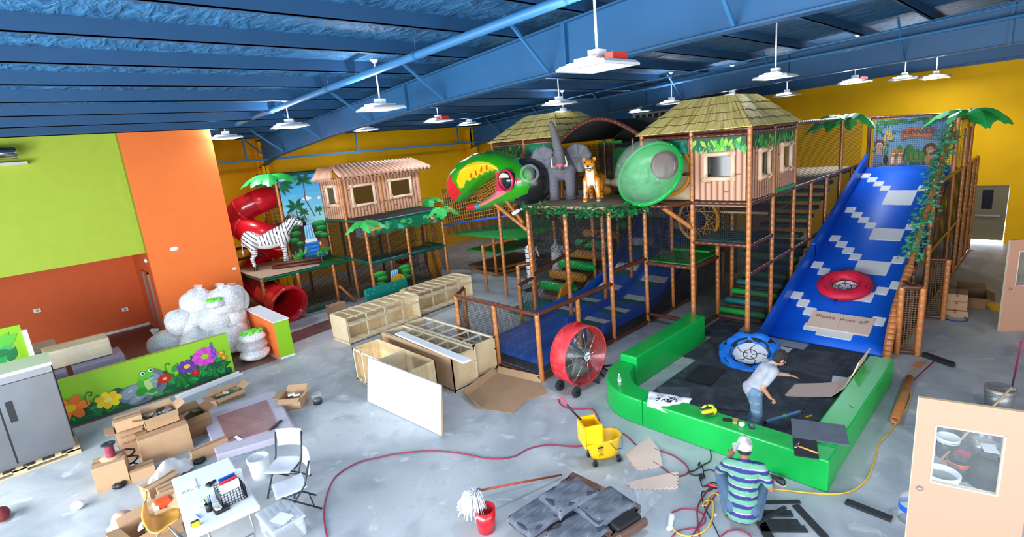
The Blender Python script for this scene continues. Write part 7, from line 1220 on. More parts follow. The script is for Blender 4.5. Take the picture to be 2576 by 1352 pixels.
a = Vector((9.15, 2.62, .035)); mb = MB(); mb.capsule(a, a + Vector((.1, -.05, 0)), .018, .018, 8); tag(mb.solid('utility_knife', 'yellow_plastic', base=a), 'small yellow utility knife on the rubber tiles', 'knife'); c = pt(2143, 1022); slab('metal_clip', (c.x, c.y, 0), .09, .03, .8, WZ, .012, 'grey_metal', 'small grey metal clip on the side pit pad', 'clip')
# ------------------------------------------------------------------ mop bucket, mop, cords
t = thing('mop_bucket', 'yellow wheeled mop bucket with wringer standing on the concrete', 'mop bucket', (6.05, 4.68, 0), math.radians(-32)); mb = MB(); NN = 24
def oval(a, lx, ly): return (lx * math.copysign(abs(math.cos(a)) ** .75, math.cos(a)), ly * math.copysign(abs(math.sin(a)) ** .75, math.sin(a)))
rows = []
for z, lx, ly in ((.1, .22, .14), (.14, .235, .15), (.42, .29, .19), (.44, .31, .205), (.44, .285, .18), (.15, .22, .14)): rows.append([Vector((*oval(2 * math.pi * k / NN, lx, ly), z)) for k in range(NN)])
vs = [p for r in rows for p in r]; fs = [(r * NN + k, r * NN + (k + 1) % NN, (r + 1) * NN + (k + 1) % NN, (r + 1) * NN + k) for r in range(5) for k in range(NN)] + [list(range(NN))[::-1], list(range(5 * NN, 6 * NN))]; mb.add(vs, fs, True); mb.build('tub', 'yellow_plastic', t, local=True)
def B(n, f, m): mb = MB(); f(mb); return mb.build(n, m, t, local=True)
def wring(q):
    for a, b_ in (((-.34, -.17, .36), (-.06, -.15, .74)), ((-.34, .15, .36), (-.06, .17, .74)), ((-.36, -.17, .36), (-.33, .17, .72)), ((-.07, -.17, .34), (-.05, .17, .7)), ((-.34, -.17, .42), (-.06, .17, .44))): q.box(a, b_)
wr = B('wringer', wring, 'yellow_plastic'); mb = MB()
for i in range(4):
    for j in range(6): mb.cbox((-.047, -.11 + .044 * j, .44 + .06 * i), (.004, .028, .035))
mb.build('wringer_holes', mat('hole_amber', (150, 104, 4), .6), wr, local=True); mb = MB(); mb.tube([(-.3, .14, .7), (-.42, .2, .86), (-.5, .24, .98)], .016, 8); mb.build('lever', 'black_plastic', wr, local=True); mb = MB(); mb.capsule((-.5, .24, .98), (-.56, .27, 1.06), .022, .022, 8); mb.build('lever_grip', mat('grip_pink', (220, 70, 90), .5), wr, local=True)
for x in (-.2, .2):
    for y in (-.14, .14): B('caster', lambda q: (q.lathe([(.012, -.018), (.045, -.018), (.045, .018), (.012, .018)], (x, y, .046), 12, Matrix.Rotation(math.pi / 2, 3, 'X')), q.cbox((x, y, .085), (.05, .05, .05))), 'dark_steel')
B('bail', lambda q: q.tube([(.05, -.2, .4), (.12, -.24, .3), (.24, -.2, .27), (.3, -.08, .33), (.31, 0, .4)], .006, 6), 'dark_steel'); p = Paint((-.16, -.178, .2), (1, 0, .0), (0, -.13, 1), .001); p.c(20, 20, 20).poly([(0, .14), (.09, .14), (.09, .17), (0, .17)]); [p.c(120, 90, 0).poly([(0, .09 + .015 * k), (.09, .09 + .015 * k), (.09, .097 + .015 * k), (0, .097 + .015 * k)]) for k in range(3)]; p.c(20, 20, 20).poly([(.01, 0), (.09, 0), (.05, .07)]); p.c(250, 200, 10).poly([(.022, .007), (.078, .007), (.05, .056)]); p.c(20, 20, 20).stroke([(.04, .015), (.05, .035), (.06, .02)], .006); o = p.build('caution_label', t); o.data.transform(Matrix.Translation(t.location))
t = thing('mop_pail', 'red pail with a white string mop head in it', 'bucket', (3.72, 5.0, 0)); mb = MB(); mb.lathe([(0, 0), (.12, 0), (.15, .34), (.14, .34), (.11, .02)], (3.75, 4.98, 0), 20); mb.build('pail_body', 'red_plastic', t)
t = thing('string_mop', 'white string mop with a long orange-brown handle lying from the red pail', 'mop', (3.7, 5.1, .3)); a, b_ = Vector((3.9, 5.22, .42)), Vector((5.25, 4.9, .06)); mb = MB(); mb.tube([a, b_], .016, 8); mb.build('handle', mat('handle_rust', (176, 74, 44), .5), t); mb = MB(); mb.obox(a - (b_ - a).normalized() * .14, a, .05, .05); mb.build('clamp', 'grey_metal', t); mb = MB(); rr = random.Random(8); c = Vector((3.74, 5.14, .38))
for k in range(150): an = rr.uniform(0, 6.3); r_ = rr.uniform(.04, .2); e = c + Vector((r_ * math.cos(an) - .06, r_ * math.sin(an) * 1.1 + .04, 0)); mb.tube([c + Vector((rr.uniform(-.03, .05), rr.uniform(-.03, .03), .07)), c.lerp(e, .6) + Vector((0, 0, .09 + rr.uniform(0, .05))), e + Vector((0, 0, -rr.uniform(.02, .2)))], .007, 4, cap=False)
o = mb.build('mop_strings', 'white_board', t); o['kind'] = 'stuff'
def cord(name, label, px, m, r=.012, z=.014): mb = MB(); mb.tube(smooth_path([fl(u, v, z) for u, v in px], 6), r, 6); c = fl(*px[len(px) // 2]); return tag(mb.solid(name, m, base=(c.x, c.y, 0)), label, 'cord')
mat('cord_red', (150, 40, 66), .5); mat('cord_yellow', (232, 184, 60), .5)
cord('extension_lead', 'long red cord winding from the table side across the bare concrete', ((822, 1352), (815, 1290), (828, 1230), (850, 1195), (900, 1165), (960, 1150), (1000, 1142), (1080, 1135), (1150, 1140), (1230, 1154), (1290, 1150), (1330, 1130), (1380, 1120), (1450, 1124), (1500, 1112), (1560, 1090), (1600, 1120)), 'cord_red'); cord('extension_lead', 'red cord from the fan past the mop bucket', ((1405, 1005), (1410, 1018), (1430, 1028), (1460, 1030), (1490, 1030), (1505, 1052), (1515, 1080), (1560, 1100)), 'cord_red'); cord('extension_lead', 'red cord looping around the peach foam mats', ((1645, 1130), (1690, 1145), (1725, 1170), (1730, 1190), (1700, 1199), (1670, 1180), (1643, 1163)), 'cord_red')
cord('extension_lead', 'black tool cord running down from the jigsaw to the plugs', ((1787, 1062), (1778, 1075), (1776, 1100), (1786, 1130), (1788, 1158), (1770, 1170), (1745, 1185), (1733, 1188), (1745, 1196), (1770, 1195)), 'black_plastic', .009, .02); cord('extension_lead', 'dark cord bundle tangled left of the squatting man', ((1765, 1170), (1770, 1190), (1762, 1200), (1768, 1225), (1790, 1215), (1805, 1220), (1785, 1235), (1765, 1240), (1770, 1270), (1790, 1310), (1810, 1352)), 'black_plastic', .008); cord('extension_lead', 'dark cord arching behind the plugs near the squatting man', ((1770, 1185), (1790, 1183), (1805, 1195), (1812, 1215), (1800, 1230), (1775, 1222)), 'black_plastic', .008); cord('extension_lead', 'yellow cord coiled in a big loop left of the squatting man', ((1690, 1318), (1700, 1340), (1735, 1350), (1770, 1338), (1790, 1310), (1795, 1280), (1792, 1262), (1775, 1262), (1768, 1272), (1780, 1270), (1785, 1250), (1798, 1242), (1815, 1250)), 'cord_yellow', .011); cord('extension_lead', 'yellow cord running along the foot of the green wall to the door', ((1930, 1230), (1990, 1236), (2050, 1242), (2110, 1243), (2150, 1232), (2180, 1205), (2200, 1160), (2210, 1120), (2235, 1090), (2265, 1050), (2290, 1000), (2280, 960), (2300, 930)), 'cord_yellow')
cord('extension_lead', 'red cord ring in the lower cord tangle', ((1690, 1290), (1720, 1280), (1755, 1285), (1775, 1305), (1760, 1325), (1710, 1335), (1690, 1352)), 'cord_red', .01); cord('extension_lead', 'red cord sweeping through the tangle up to the plugs', ((1740, 1352), (1765, 1310), (1780, 1275), (1800, 1245), (1812, 1232), (1795, 1222), (1775, 1240), (1755, 1275), (1755, 1310), (1760, 1352)), 'cord_red', .01); cord('extension_lead', 'red cord arc at the lower picture edge before the squatting man', ((1812, 1352), (1830, 1338), (1855, 1334), (1880, 1342), (1890, 1352)), 'cord_red', .01)
c = fl(1766, 1198, .03); t = thing('power_splitter', 'black power splitter at the middle of the cord tangle', 'plug', (c.x, c.y, 0)); mb = MB(); mb.ell(c, (.05, .05, .03), 12, 6); mb.capsule(c, c + Vector((-.1, -.02, 0)), .025, .015, 8); mb.build('plug_body', 'black_plastic', t); mb = MB(); mb.capsule(c + Vector((.22, .16, 0)), c + Vector((.29, .18, 0)), .02, .012, 8); mb.build('plug', 'black_plastic', t); c = fl(1803, 1225, .03); mb = MB(); mb.capsule(c, c + Vector((-.03, .1, 0)), .02, .018, 8); tag(mb.solid('red_plug', 'red_plastic', base=(c.x, c.y, 0)), 'red cord connector beside the squatting man', 'plug')
c = fl(1690, 1300, .04); mb = MB(); mb.capsule(c, c + Vector((-.14, -.06, 0)), .04, .03, 10); mb.ell(c + Vector((-.2, -.08, -.01)), (.06, .04, .03), 8, 5); tag(mb.solid('white_plug_wrap', 'white_plastic', base=(c.x, c.y, 0)), 'white taped plug at the lower left of the cord tangle', 'plug'); c = fl(1798, 1296, .004); slab('paper_scrap', (c.x, c.y, 0), .06, .05, .2, .002, .003, 'white_board', 'tiny white paper scrap beside the cords', 'paper')
# dark covers on a pallet under plastic film
pallet('old grey pallet under the dark wrapped panels', 4.15, 3.55, 5.35, 4.75, 'wood_dark', 6); an = math.atan2(fl(1433, 1200, .3).y - fl(1363, 1237, .3).y, fl(1433, 1200, .3).x - fl(1363, 1237, .3).x); mat('panel_slate', (52, 60, 76), .5)
for k, (u, v, z, lab) in enumerate(((1430, 1240, .3, 'farthest'), (1352, 1290, .25, 'leftmost'), (1520, 1268, .26, 'rightmost'), (1450, 1335, .22, 'nearest'))):
    c = fl(u, v, z); t = thing('wrapped_seat_panel', 'dark slate panel under film on the old pallet, the %s of four' % lab, 'panel', (c.x, c.y, .125), an + .1 * (k % 2), 'dark film-wrapped panels'); MB().box((-.34, -.24, 0), (.34, .24, z - .12)).build('panel_pad', 'panel_slate', t, local=True, bevel=.03); mb = MB(); mb.grid(lambda a, b_: Vector((-.37 + .74 * a, -.27 + .54 * b_, z - .105 + .015 * math.sin(14 * a + k) * math.sin(9 * b_ + k) - .06 * (abs(2 * a - 1) ** 8 + abs(2 * b_ - 1) ** 8))), 18, 14); mb.build('stretch_film', 'film', t, local=True)
c = fl(1560, 1300, .2); t = thing('seat_shell', 'exposed black panel corner with brown edge trim on the pallet', 'panel', (c.x, c.y, .125), an); MB().box((-.2, -.18, 0), (.22, .18, .1)).build('panel_pad', 'black_plastic', t, local=True, bevel=.03); MB().box((-.24, -.25, -.05), (.26, -.18, .06)).build('edge_trim', 'wood_dark', t, local=True, bevel=.02)
for k, (u, v, sx, lab) in enumerate(((1540, 1240, .42, 'crumpled clear film bag behind the wrapped panels'), (1610, 1265, .38, 'crumpled clear film bag beside the tapered foam mat'))):
    c = fl(u, v, .02); mb = MB(); ph = k * 2.1; mb.grid(lambda a, b_: c + Vector(((a - .5) * sx * 1.5, (b_ - .5) * sx, .02 + .17 * (math.sin(math.pi * a) * math.sin(math.pi * b_)) ** .8 * (1 + .5 * math.sin(9 * a + ph) * math.sin(7 * b_ + ph)) + .03 * math.sin(21 * a) * math.sin(17 * b_))), 26, 22); tag(mb.solid('film_bag', 'film', base=(c.x, c.y, 0)), lab, 'plastic film')
# dark rubber strips
for k, (a, b_, w_) in enumerate(((( 6.5, 2.42), (6.86, 2.0), .05), ((6.75, 2.02), (6.36, 1.55), .1), ((6.28, 2.36), (6.56, 2.0), .11), ((6.08, 2.26), (6.6, 2.1), .05), ((6.13, 2.25), (6.44, 1.88), .11), ((6.02, 2.2), (6.37, 1.77), .11), ((6.2, 2.3), (5.93, 2.06), .12))):
    lab = ('thin black strip farthest behind the squatting man, nearest the wall', 'black strip lying apart, running towards the picture edge', 'short wide black strip beside the squatting man', 'thin black strip lying across two others', 'wide black strip in the middle of the row', 'wide black strip nearest the viewer in the row', 'black strip under the man\'s heel')[k]; mb = MB(); z = .012 + (.024 if k == 3 else 0) + (.004 if k == 6 else 0) * 0; mb.obox((*a, z), (*b_, z), w_, .02); tag(mb.solid('rubber_strip', 'rubber', base=(*a, 0)), lab, 'rubber strip', 'black rubber strips on the floor')
a, b_ = fl(2128, 1262, .02), fl(2243, 1307, .02); mb = MB(); mb.obox(a, b_, .11, .035); tag(mb.solid('rubber_strip', 'rubber', base=(a.x, a.y, 0)), 'lone black strip on the floor before the near door', 'rubber strip', 'black rubber strips on the floor')
c = fl(1952, 1212, .0); t = thing('sneaker', 'dark worn sneaker on the floor against the green wall', 'shoe', (c.x, c.y, 0), math.radians(70)); mb = MB(); rows = []
for x, w_, z0, z1 in ((-.14, .02, 0, .05), (-.13, .04, 0, .1), (-.06, .045, 0, .11), (.02, .045, 0, .09), (.09, .05, 0, .06), (.15, .03, 0, .045), (.165, .01, .01, .03)): rows.append([Vector((x, w_ * math.cos(q), z0 + (z1 - z0) * (.5 + .5 * math.sin(q)))) for q in [2 * math.pi * i / 12 for i in range(12)]])
mb.add([p for r in rows for p in r], [(i * 12 + k, i * 12 + (k + 1) % 12, i * 12 + 12 + (k + 1) % 12, i * 12 + 12 + k) for i in range(6) for k in range(12)] + [list(range(12)), list(range(72, 84))], True); mb.build('upper', 'dark_steel', t, local=True); mb = MB(); mb.prism([(x * 1.05, y * 1.0) for x, y in ((-.14, -.035), (-.05, -.042), (.08, -.05), (.16, -.02), (.16, .02), (.08, .05), (-.05, .042), (-.14, .035))], 0, .02); mb.build('sole', 'cream', t, local=True); mb = MB(); mb.lathe([(0, .001), (.033, 0)], (-.085, 0, .108), 12); mb.build('opening', 'black_plastic', t, local=True)
# ------------------------------------------------------------------ right-hand side: loose doors, tube, broom, pails
def loose_door(label, a, b_, z1, win, knob):
    a, b_ = Vector((*a, 0)), Vector((*b_, 0)); ex = (b_ - a).normalized(); L_ = (b_ - a).length; t = thing('loose_door', label, 'door leaf', a, math.atan2(ex.y, ex.x)); w0, w1, h0, h1 = win
    for p0, p1 in (((0, 0), (L_, h0)), ((0, h1), (L_, z1)), ((0, h0), (w0, h1)), ((w1, h0), (L_, h1))): MB().box((p0[0], -.022, p0[1]), (p1[0], .022, p1[1])).build('leaf_panel', 'peach_door', t, local=True)
    for p0, p1 in (((w0, h0), (w1, h0 + .015)), ((w0, h1 - .015), (w1, h1)), ((w0, h0), (w0 + .015, h1)), ((w1 - .015, h0), (w1, h1))): MB().box((p0[0], -.026, p0[1]), (p1[0], .026, p1[1])).build('window_bead', 'cream', t, local=True)
    MB().box((w0, -.003, h0), (w1, .003, h1)).build('window_pane', 'clear_pane' if 'clear_pane' in MAT else (clear_mat('clear_pane', (200, 210, 214), .08, .04) or 'clear_pane'), t, local=True)
    MB().box((-.004, -.022, 0), (.0, .022, z1)).build('edge_band', 'cream', t, local=True); MB().box((0, -.022, z1), (L_, .022, z1 + .004)).build('edge_band', 'mdf', t, local=True); mb = MB(); [mb.ell((knob[0], s_ * .04, knob[1]), (.028, .022, .028), 12, 8) for s_ in (-1, 1)]; mb.build('knob', 'grey_metal', t, local=True)
loose_door('near peach door leaf with a square window standing at the picture edge', (6.5, .79), (6.72, -.12), 2.1, (.16, .72, 1.12, 1.82), (.08, 1.03)); loose_door('far peach door leaf standing beside the corridor at the picture edge', (15.5, .58), (16.1, -.25), 2.1, (.2, .8, 1.05, 1.85), (.1, 1.0))
t = thing('cardboard_tube', 'long brown cardboard tube lying on the floor beside the pit wall', 'tube', (10.7, 1.5, 0)); a, b_ = Vector((11.65, 1.58, .075)), Vector((9.78, 1.47, .075)); mb = MB(); d_ = (b_ - a).normalized(); Q = Vector((0, 0, 1)).rotation_difference(d_).to_matrix(); Ln = (b_ - a).length; mb.lathe([(.045, 0), (.07, 0), (.07, Ln), (.045, Ln), (.045, 0)], a, 16, Q); mb.build('tube_wall', 'foam_tan', t)
t = thing('push_broom', 'push broom with black bristles and red handle on the floor', 'broom', (12.9, 1.3, 0)); a, b_ = Vector((12.95, 1.32, .09)), Vector((11.7, 1.52, .03)); mb = MB(); mb.tube([a, b_], .014, 8); mb.build('handle', 'wire_red', t); mb = MB(); mb.obox((12.78, 1.05, .09), (13.08, 1.58, .09), .07, .03); hd = mb.build('head_block', 'black_plastic', t); mb = MB(); mb.obox((12.78, 1.05, .04), (13.08, 1.58, .04), .08, .07); mb.build('bristles', 'rubber', hd)
a = Vector((12.35, 1.62, .02)); mb = MB(); mb.obox(a, a + Vector((.4, -.1, 0)), .1, .03); tag(mb.solid('wood_offcut', mat('offcut_orange', (206, 130, 80), .7), base=a), 'small orange-brown offcut near the broom', 'wood')
PG = 'paint pails behind the near door'
pail('tall grey pail with a lid behind the top of the near door', 11.2, .3, .2, .4, 'grey_metal', lid='grey_metal', group=PG); pail('lidded grey pail at the far left seen through the door window', 9.75, .78, .19, .42, 'grey_metal', lid='white_plastic', group=PG); pail('dark lidded pail at the far right seen through the door window', 10.3, .38, .19, .36, 'dark_steel', lid='grey_metal', group=PG); pail('grey pail with a beige rag seen through the door window', 9.5, .36, .19, .32, 'grey_metal', fillm='cream', group=PG); pail('paint-splashed black can with white lid seen through the door window', 9.2, .73, .14, .3, 'dark_steel', lid='white_plastic', group=PG); pail('small can with a red lid seen through the door window', 8.95, .52, .1, .22, 'cream', lid='mouth_red', group=PG); pail('black pail with an orange rim seen through the door window', 8.72, .55, .13, .26, 'dark_steel', rim='bag_orange', fillm='black_plastic', group=PG); pail('wide white bucket lowest in the door window', 8.25, .68, .2, .28, 'white_plastic', fillm='grey_metal', group=PG)
t = thing('shop_vacuum', 'black shop vacuum with papers on top seen through the door window', 'vacuum', (8.75, .26, 0)); mb = MB(); mb.lathe([(0, 0), (.2, 0), (.21, .2), (.19, .34), (.12, .42), (0, .43)], (8.75, .26, 0), 20); mb.build('tank', 'black_plastic', t); mb = MB(); mb.cbox((8.78, .26, .47), (.24, .18, .08)); mb.build('motor_head', 'dark_steel', t, bevel=.02); slab('paper_sheet', (8.8, .26, 0), .22, .16, .3, .515, .004, 'white_board', 'white papers lying on the black shop vacuum', 'paper')
a, b_ = Vector((9.2, .62, .45)), Vector((9.9, .15, 1.0)); mb = MB(); mb.tube([Vector((8.95, .78, .02)), b_], .016, 8); tag(mb.solid('wooden_stick', 'mdf', base=(8.95, .78, 0)), 'brown wooden stick leaning across the pails', 'stick'); mb = MB(); mb.tube([(12.0, .18, .02), (10.6, .12, 1.5)], .014, 8); tag(mb.solid('red_pole', 'wire_red', base=(12.0, .18, 0)), 'thin dark red pole leaning at the picture edge', 'pole')
t = thing('water_jug', 'clear water jug half hidden by the near door edge', 'jug', (7.5, 1.0, 0)); mb = MB(); mb.lathe([(0, 0), (.13, 0), (.135, .1), (.13, .14), (.135, .25), (.12, .34), (.03, .42), (.03, .46)], (7.35, .86, 0), 18); mb.build('jug_body', 'bubble', t); mb = MB(); mb.lathe([(.136, .16), (.136, .24)], (7.35, .86, 0), 18); mb.build('label_band', 'blue_vinyl', t)
for k, (x, y, z, lx, ly, h, lab) in enumerate(((16.45, 1.45, 0, .7, .5, .16, 'widest flat carton at the bottom of the corridor stack'), (16.48, 1.44, .162, .55, .42, .2, 'middle carton of the corridor stack'), (16.5, 1.44, .364, .52, .4, .18, 'top carton of the corridor stack'))): carton(lab, x, y, lx, ly, h, .1, z=z, group='cartons in the corridor')
carton('brown open carton behind the corridor stack', 17.4, 1.25, .9, .6, .3, .1, open_=True, m='cardboard_dark', group='cartons in the corridor'); slab('yellow_sheet', (17.4, .7, 0), .7, .4, .3, .003, .006, 'yellow_plastic', 'yellow sheet on the corridor floor by the cartons', 'sheet')
mb = MB(); mb.tube([(15.95 + .22 * math.cos(q), 1.36 + .22 * math.sin(q), .015) for q in [2 * math.pi * i / 26 for i in range(26)]], .014, 6, closed=True); tag(mb.solid('hoop', mat('hoop_purple', (70, 60, 150), .5), base=(15.95, 1.36, 0)), 'purple hoop lying on the corridor floor', 'hoop'); mb = MB(); mb.lathe([(0, .004), (.13, .004), (.15, .0)], (24.2, 1.95, .002), 18); tag(mb.solid('floor_drain', 'dark_steel', base=(24.2, 1.95, 0)), 'round floor drain before the far door', 'drain')
# ------------------------------------------------------------------ the two men
def hand(mb, w, d, up, grip=0.0, s=1.0):
    d = Vector(d).normalized(); up = Vector(up); up = (up - d * up.dot(d)).normalized(); sd = d.cross(up); w = Vector(w); mb.ell(w + d * .045 * s, (1, 1, 1), 10, 8, Matrix((d * .05 * s, sd * .04 * s, up * .018 * s)).transposed())
    for k, (o_, L_) in enumerate(((-.03, .062), (-.01, .072), (.011, .068), (.03, .052))):
        p0 = w + d * .085 * s + sd * o_ * s; a1 = grip * 1.0; a2 = grip * 2.1; d1 = d * math.cos(a1) - up * math.sin(a1); d2 = d * math.cos(a2) - up * math.sin(a2); p1 = p0 + d1 * L_ * .52 * s; p2 = p1 + d2 * L_ * .52 * s; mb.capsule(p0 - d * .015, p1, .0095 * s, .009 * s, 8); mb.capsule(p1, p2, .009 * s, .008 * s, 8)
    q0 = w + d * .03 * s - sd * .035 * s; d1 = (d * .7 - sd * .7 - up * .3 * grip).normalized(); q1 = q0 + d1 * .035 * s; mb.capsule(q0, q1, .012 * s, .0105 * s, 8); mb.capsule(q1, q1 + (d * .9 - sd * .2 - up * .6 * grip).normalized() * .03 * s, .0105 * s, .009 * s, 8)
def person(label, loc, J, shirt, jeans, skin, hair, cap=None):
    t = thing('person', label, 'person', loc); o_ = Vector(loc); V = {k: Vector(v) - o_ for k, v in J.items() if k not in ('hf', 'hu', 'hdL', 'hdR', 'upL', 'upR', 'gL', 'gR')}; hf = Vector(J['hf']).normalized(); hu = Vector(J['hu']); hu = (hu - hf * hu.dot(hf)).normalized(); hs = hf.cross(hu); HM = Matrix((hf, hs, hu)).transposed(); H = V['head']; mb = MB()
    mb.ell(H, (.098, .078, .12), 18, 14, HM); mb.ell(H + hf * .03 - hu * .05, (.07, .06, .07), 14, 10, HM); mb.capsule(H + hf * .098 + hu * .005, H + hf * .115 - hu * .03, .011, .015, 8); mb.ell(H + hf * .088 - hu * .065, (.02, .028, .012), 10, 6, HM)
    for s_ in (-1, 1): mb.ell(H - hf * .0 + hs * s_ * .08 - hu * .005, (.028, .012, .035), 10, 8, HM)
    mb.capsule(H - hu * .08 - hf * .02, V['neck'], .052, .06)
    for s_ in 'LR': mb.capsule(V['sh' + s_], V['el' + s_], .05, .042); mb.capsule(V['el' + s_], V['wr' + s_], .041, .027); hand(mb, V['wr' + s_], J['hd' + s_], J['up' + s_], J['g' + s_]); mb.capsule(V['hip' + s_], V['kn' + s_], .085, .06); mb.capsule(V['kn' + s_], V['an' + s_], .058, .04); mb.capsule(V['an' + s_], V['an' + s_] + (V['to' + s_] - V['an' + s_]) * .9, .04, .03)
    ch = V['shL'].lerp(V['shR'], .5); hp = V['hipL'].lerp(V['hipR'], .5); mb.capsule(hp, hp.lerp(ch, .5), .125, .12); mb.capsule(hp.lerp(ch, .5), ch.lerp(hp, .1), .12, .11); mb.capsule(V['shL'], V['shR'], .065, .065); mb.capsule(V['hipL'], V['hipR'], .1, .1); mb.capsule(ch, V['neck'], .08, .055)
    place(fuse(mb, .0085, 2, lambda p, n: skin), 'body', 'matte_print', t)
    mb = MB(); across = (V['shR'] - V['shL']).normalized(); ax_ = (ch - hp).normalized(); fwd = across.cross(ax_)
    TM = Matrix((across, fwd, ax_)).transposed()
    for f_, rx, ry in ((0, .19, .15), (.2, .185, .145), (.42, .185, .14), (.65, .195, .14), (.85, .2, .13)): mb.ell(hp.lerp(ch, f_), (rx, ry, .14), 16, 10, TM)
    mb.capsule(V['shL'] , V['shR'], .082, .082); mb.capsule(ch, V['neck'].lerp(ch, .25), .1, .075); el = shirt.get('low', 0); mb.ell(hp - ax_ * .06 * el, (.2, .17, .12), 16, 10, TM)
    for s_ in 'LR': mb.capsule(V['sh' + s_], V['sh' + s_].lerp(V['el' + s_], .72), .078, .066)
    sh = place(fuse(mb, .014, 4, lambda p, n: shirt['col']((p - hp).dot(ax_), p, n)), 'shirt', 'matte_print', t)
    mb = MB(); mb.capsule(V['hipL'], V['hipR'], .125, .125)
    for s_ in 'LR': mb.capsule(V['hip' + s_], V['kn' + s_], .115, .085); mb.capsule(V['kn' + s_], V['an' + s_], .084, .07)
    place(fuse(mb, .014, 4, lambda p, n: jeans(p)), 'jeans', 'matte_print', t)
    for s_ in 'LR':
        mb = MB(); d_ = (V['to' + s_] - V['an' + s_]); a_ = V['an' + s_].copy(); mb.capsule(a_ + Vector((0, 0, -.02)) - d_ * .15, a_ + d_ * 1.0 + Vector((0, 0, -.03)), .045, .036); place(fuse(mb, .012, 2, lambda p, n: (60, 50, 44)), 'shoe', 'matte_print', t)
    if cap is None:
        mb = MB(); mb.ell(H + hu * .02 - hf * .015, (.112, .09, .122), 18, 14, HM); rr = random.Random(1)
        for k in range(90):
            a_, b_ = rr.uniform(0, 6.3), rr.uniform(.05, 1.5); dd = HM @ Vector((math.sin(b_) * math.cos(a_) * .11 - .012, math.sin(b_) * math.sin(a_) * .088, math.cos(b_) * .12 + .02)); mb.capsule(H + dd * .95, H + dd * 1.12, .016, .006, 6)
        me = fuse(mb, .009, 1, lambda p, n: hair); place(me, 'hair', 'matte_print', t)
    else:
        mb = MB(); mb.ell(H + hu * .035, (.115, .095, .13), 20, 14, HM); me = fuse(mb, .01, 1, cap); place(me, 'cap', 'matte_print', t); mb = MB(); mb.ell(H + hf * .13 + hu * .04, (.075, .075, .012), 16, 6, HM); cb_ = mb.build('cap_visor', 'grey_metal', t, local=True)
        mb = MB(); mb.tube([H + HM @ Vector((-.118 + .03 * abs(q) ** 2, .05 * q, -.035)) for q in (-1, -.5, 0, .5, 1)], .01, 6); mb.build('cap_strap', 'black_plastic', t, local=True); mb = MB(); mb.ell(H - hf * .03 - hu * .035, (.085, .084, .05), 16, 8, HM); mb.build('hair', 'dark_steel', t, local=True)
    for s_ in (-1, 1): mb = MB(); mb.ell(H + hf * .088 + hs * s_ * .033 + hu * .015, .013, 8, 6); mb.build('eye', 'black_plastic', t, local=True)
    return t
def grey_shirt(a, p, n): k = .95 + .05 * math.sin(31 * p.x + 17 * p.z) * math.sin(23 * p.y); return (166 * k, 168 * k, 178 * k)
f = Vector((.62, -.78, 0)); r = Vector((-.78, -.62, 0)); hipc = Vector((8.12, 3.14, .84)); shc = hipc + f * .26 + Vector((0, 0, .39))
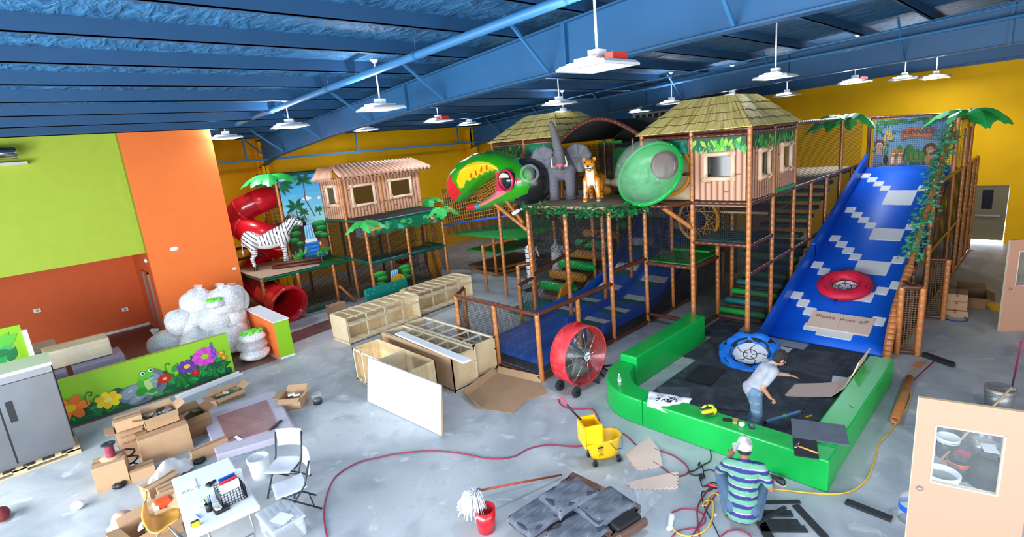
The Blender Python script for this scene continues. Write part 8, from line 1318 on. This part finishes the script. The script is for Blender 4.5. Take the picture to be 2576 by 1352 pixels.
person('person in a grey T-shirt and jeans bending forward inside the pit', (8.12, 3.12, .02), dict(head=shc + f * .15 + Vector((0, 0, .14)), hf=f + Vector((0, 0, -.55)) - r * .15, hu=Vector((0, 0, 1)) + f * .5, neck=shc + f * .05 + Vector((0, 0, .05)), shL=shc - r * .18, shR=shc + r * .18, elR=(8.04, 2.96, .96), wrR=(8.17, 2.88, .74), hdR=(.55, -.35, -.45), upR=(-.3, .2, .6), gR=.8, elL=(8.56, 2.98, 1.0), wrL=(8.62, 2.76, 1.0), hdL=(.3, -.9, -.1), upL=(.2, 0, .9), gL=.25,
       hipL=hipc - r * .1, hipR=hipc + r * .1, knL=hipc - r * .13 + f * .1 + Vector((0, 0, -.4)), knR=hipc + r * .11 + f * .04 + Vector((0, 0, -.4)), anL=Vector((8.25, 3.22, .1)), anR=Vector((8.02, 3.08, .1)), toL=Vector((8.25, 3.22, .07)) + f * .18, toR=Vector((8.02, 3.08, .07)) + f * .18), dict(col=grey_shirt), lambda p: ((96, 124, 150) if math.sin(40 * p.z) * math.sin(33 * p.x) < .6 else (122, 148, 170)), (196, 140, 110), (30, 26, 28))
def stripe_shirt(a, p, n):
    q = (a + .2) / .118; q -= math.floor(q)
    return (36, 42, 112) if q < .42 else ((186, 166, 186) if q < .5 else (94, 152, 122))
f = Vector((.93, .37, 0)); r = Vector((.37, -.93, 0)); hipc = Vector((5.98, 2.42, .27)); shc = Vector((6.05, 2.43, .82))
person('person in a striped green and navy shirt and grey cap squatting with a cup', (6.08, 2.43, 0), dict(head=shc + f * .1 + Vector((0, 0, .2)), hf=f + Vector((0, 0, -.25)), hu=(0, 0, 1), neck=shc + f * .02 + Vector((0, 0, .06)), shL=shc - r * .19, shR=shc + r * .19, elL=(6.06, 2.78, .58), wrL=(6.26, 2.7, .74), hdL=(.35, -.05, .5), upL=(-.7, 0, .6), gL=.9, elR=(6.15, 2.13, .56), wrR=(6.38, 2.2, .5), hdR=(.8, .2, -.2), upR=(0, 0, 1), gR=.5,
       hipL=hipc - r * .1, hipR=hipc + r * .1, knL=hipc - r * .28 + f * .36 + Vector((0, 0, .22)), knR=hipc + r * .26 + f * .36 + Vector((0, 0, .22)), anL=hipc - r * .18 + f * .1 + Vector((0, 0, -.19)), anR=hipc + r * .17 + f * .1 + Vector((0, 0, -.19)), toL=hipc - r * .22 + f * .3 + Vector((0, 0, -.2)), toR=hipc + r * .2 + f * .3 + Vector((0, 0, -.2))), dict(col=stripe_shirt, low=1.6), lambda p: (70, 96, 124), (150, 100, 78), (40, 36, 36), cap=lambda p, n: ((150, 148, 150) if math.sin(37 * p.x + 11 * p.z) * math.sin(29 * p.y + 13 * p.z) > .2 else (196, 190, 188)))
t = thing('paper_cup', 'white paper cup held up by the squatting person', 'cup', (6.31, 2.66, .79)); mb = MB(); mb.lathe([(0, 0), (.03, 0), (.043, .1), (.046, .1), (.04, .095), (.028, .01)], (6.33, 2.66, .8), 18); mb.build('cup_wall', 'white_plastic', t); mb = MB(); mb.disc((6.33, 2.66, .88), .038, 14); mb.build('drink', 'cream', t)
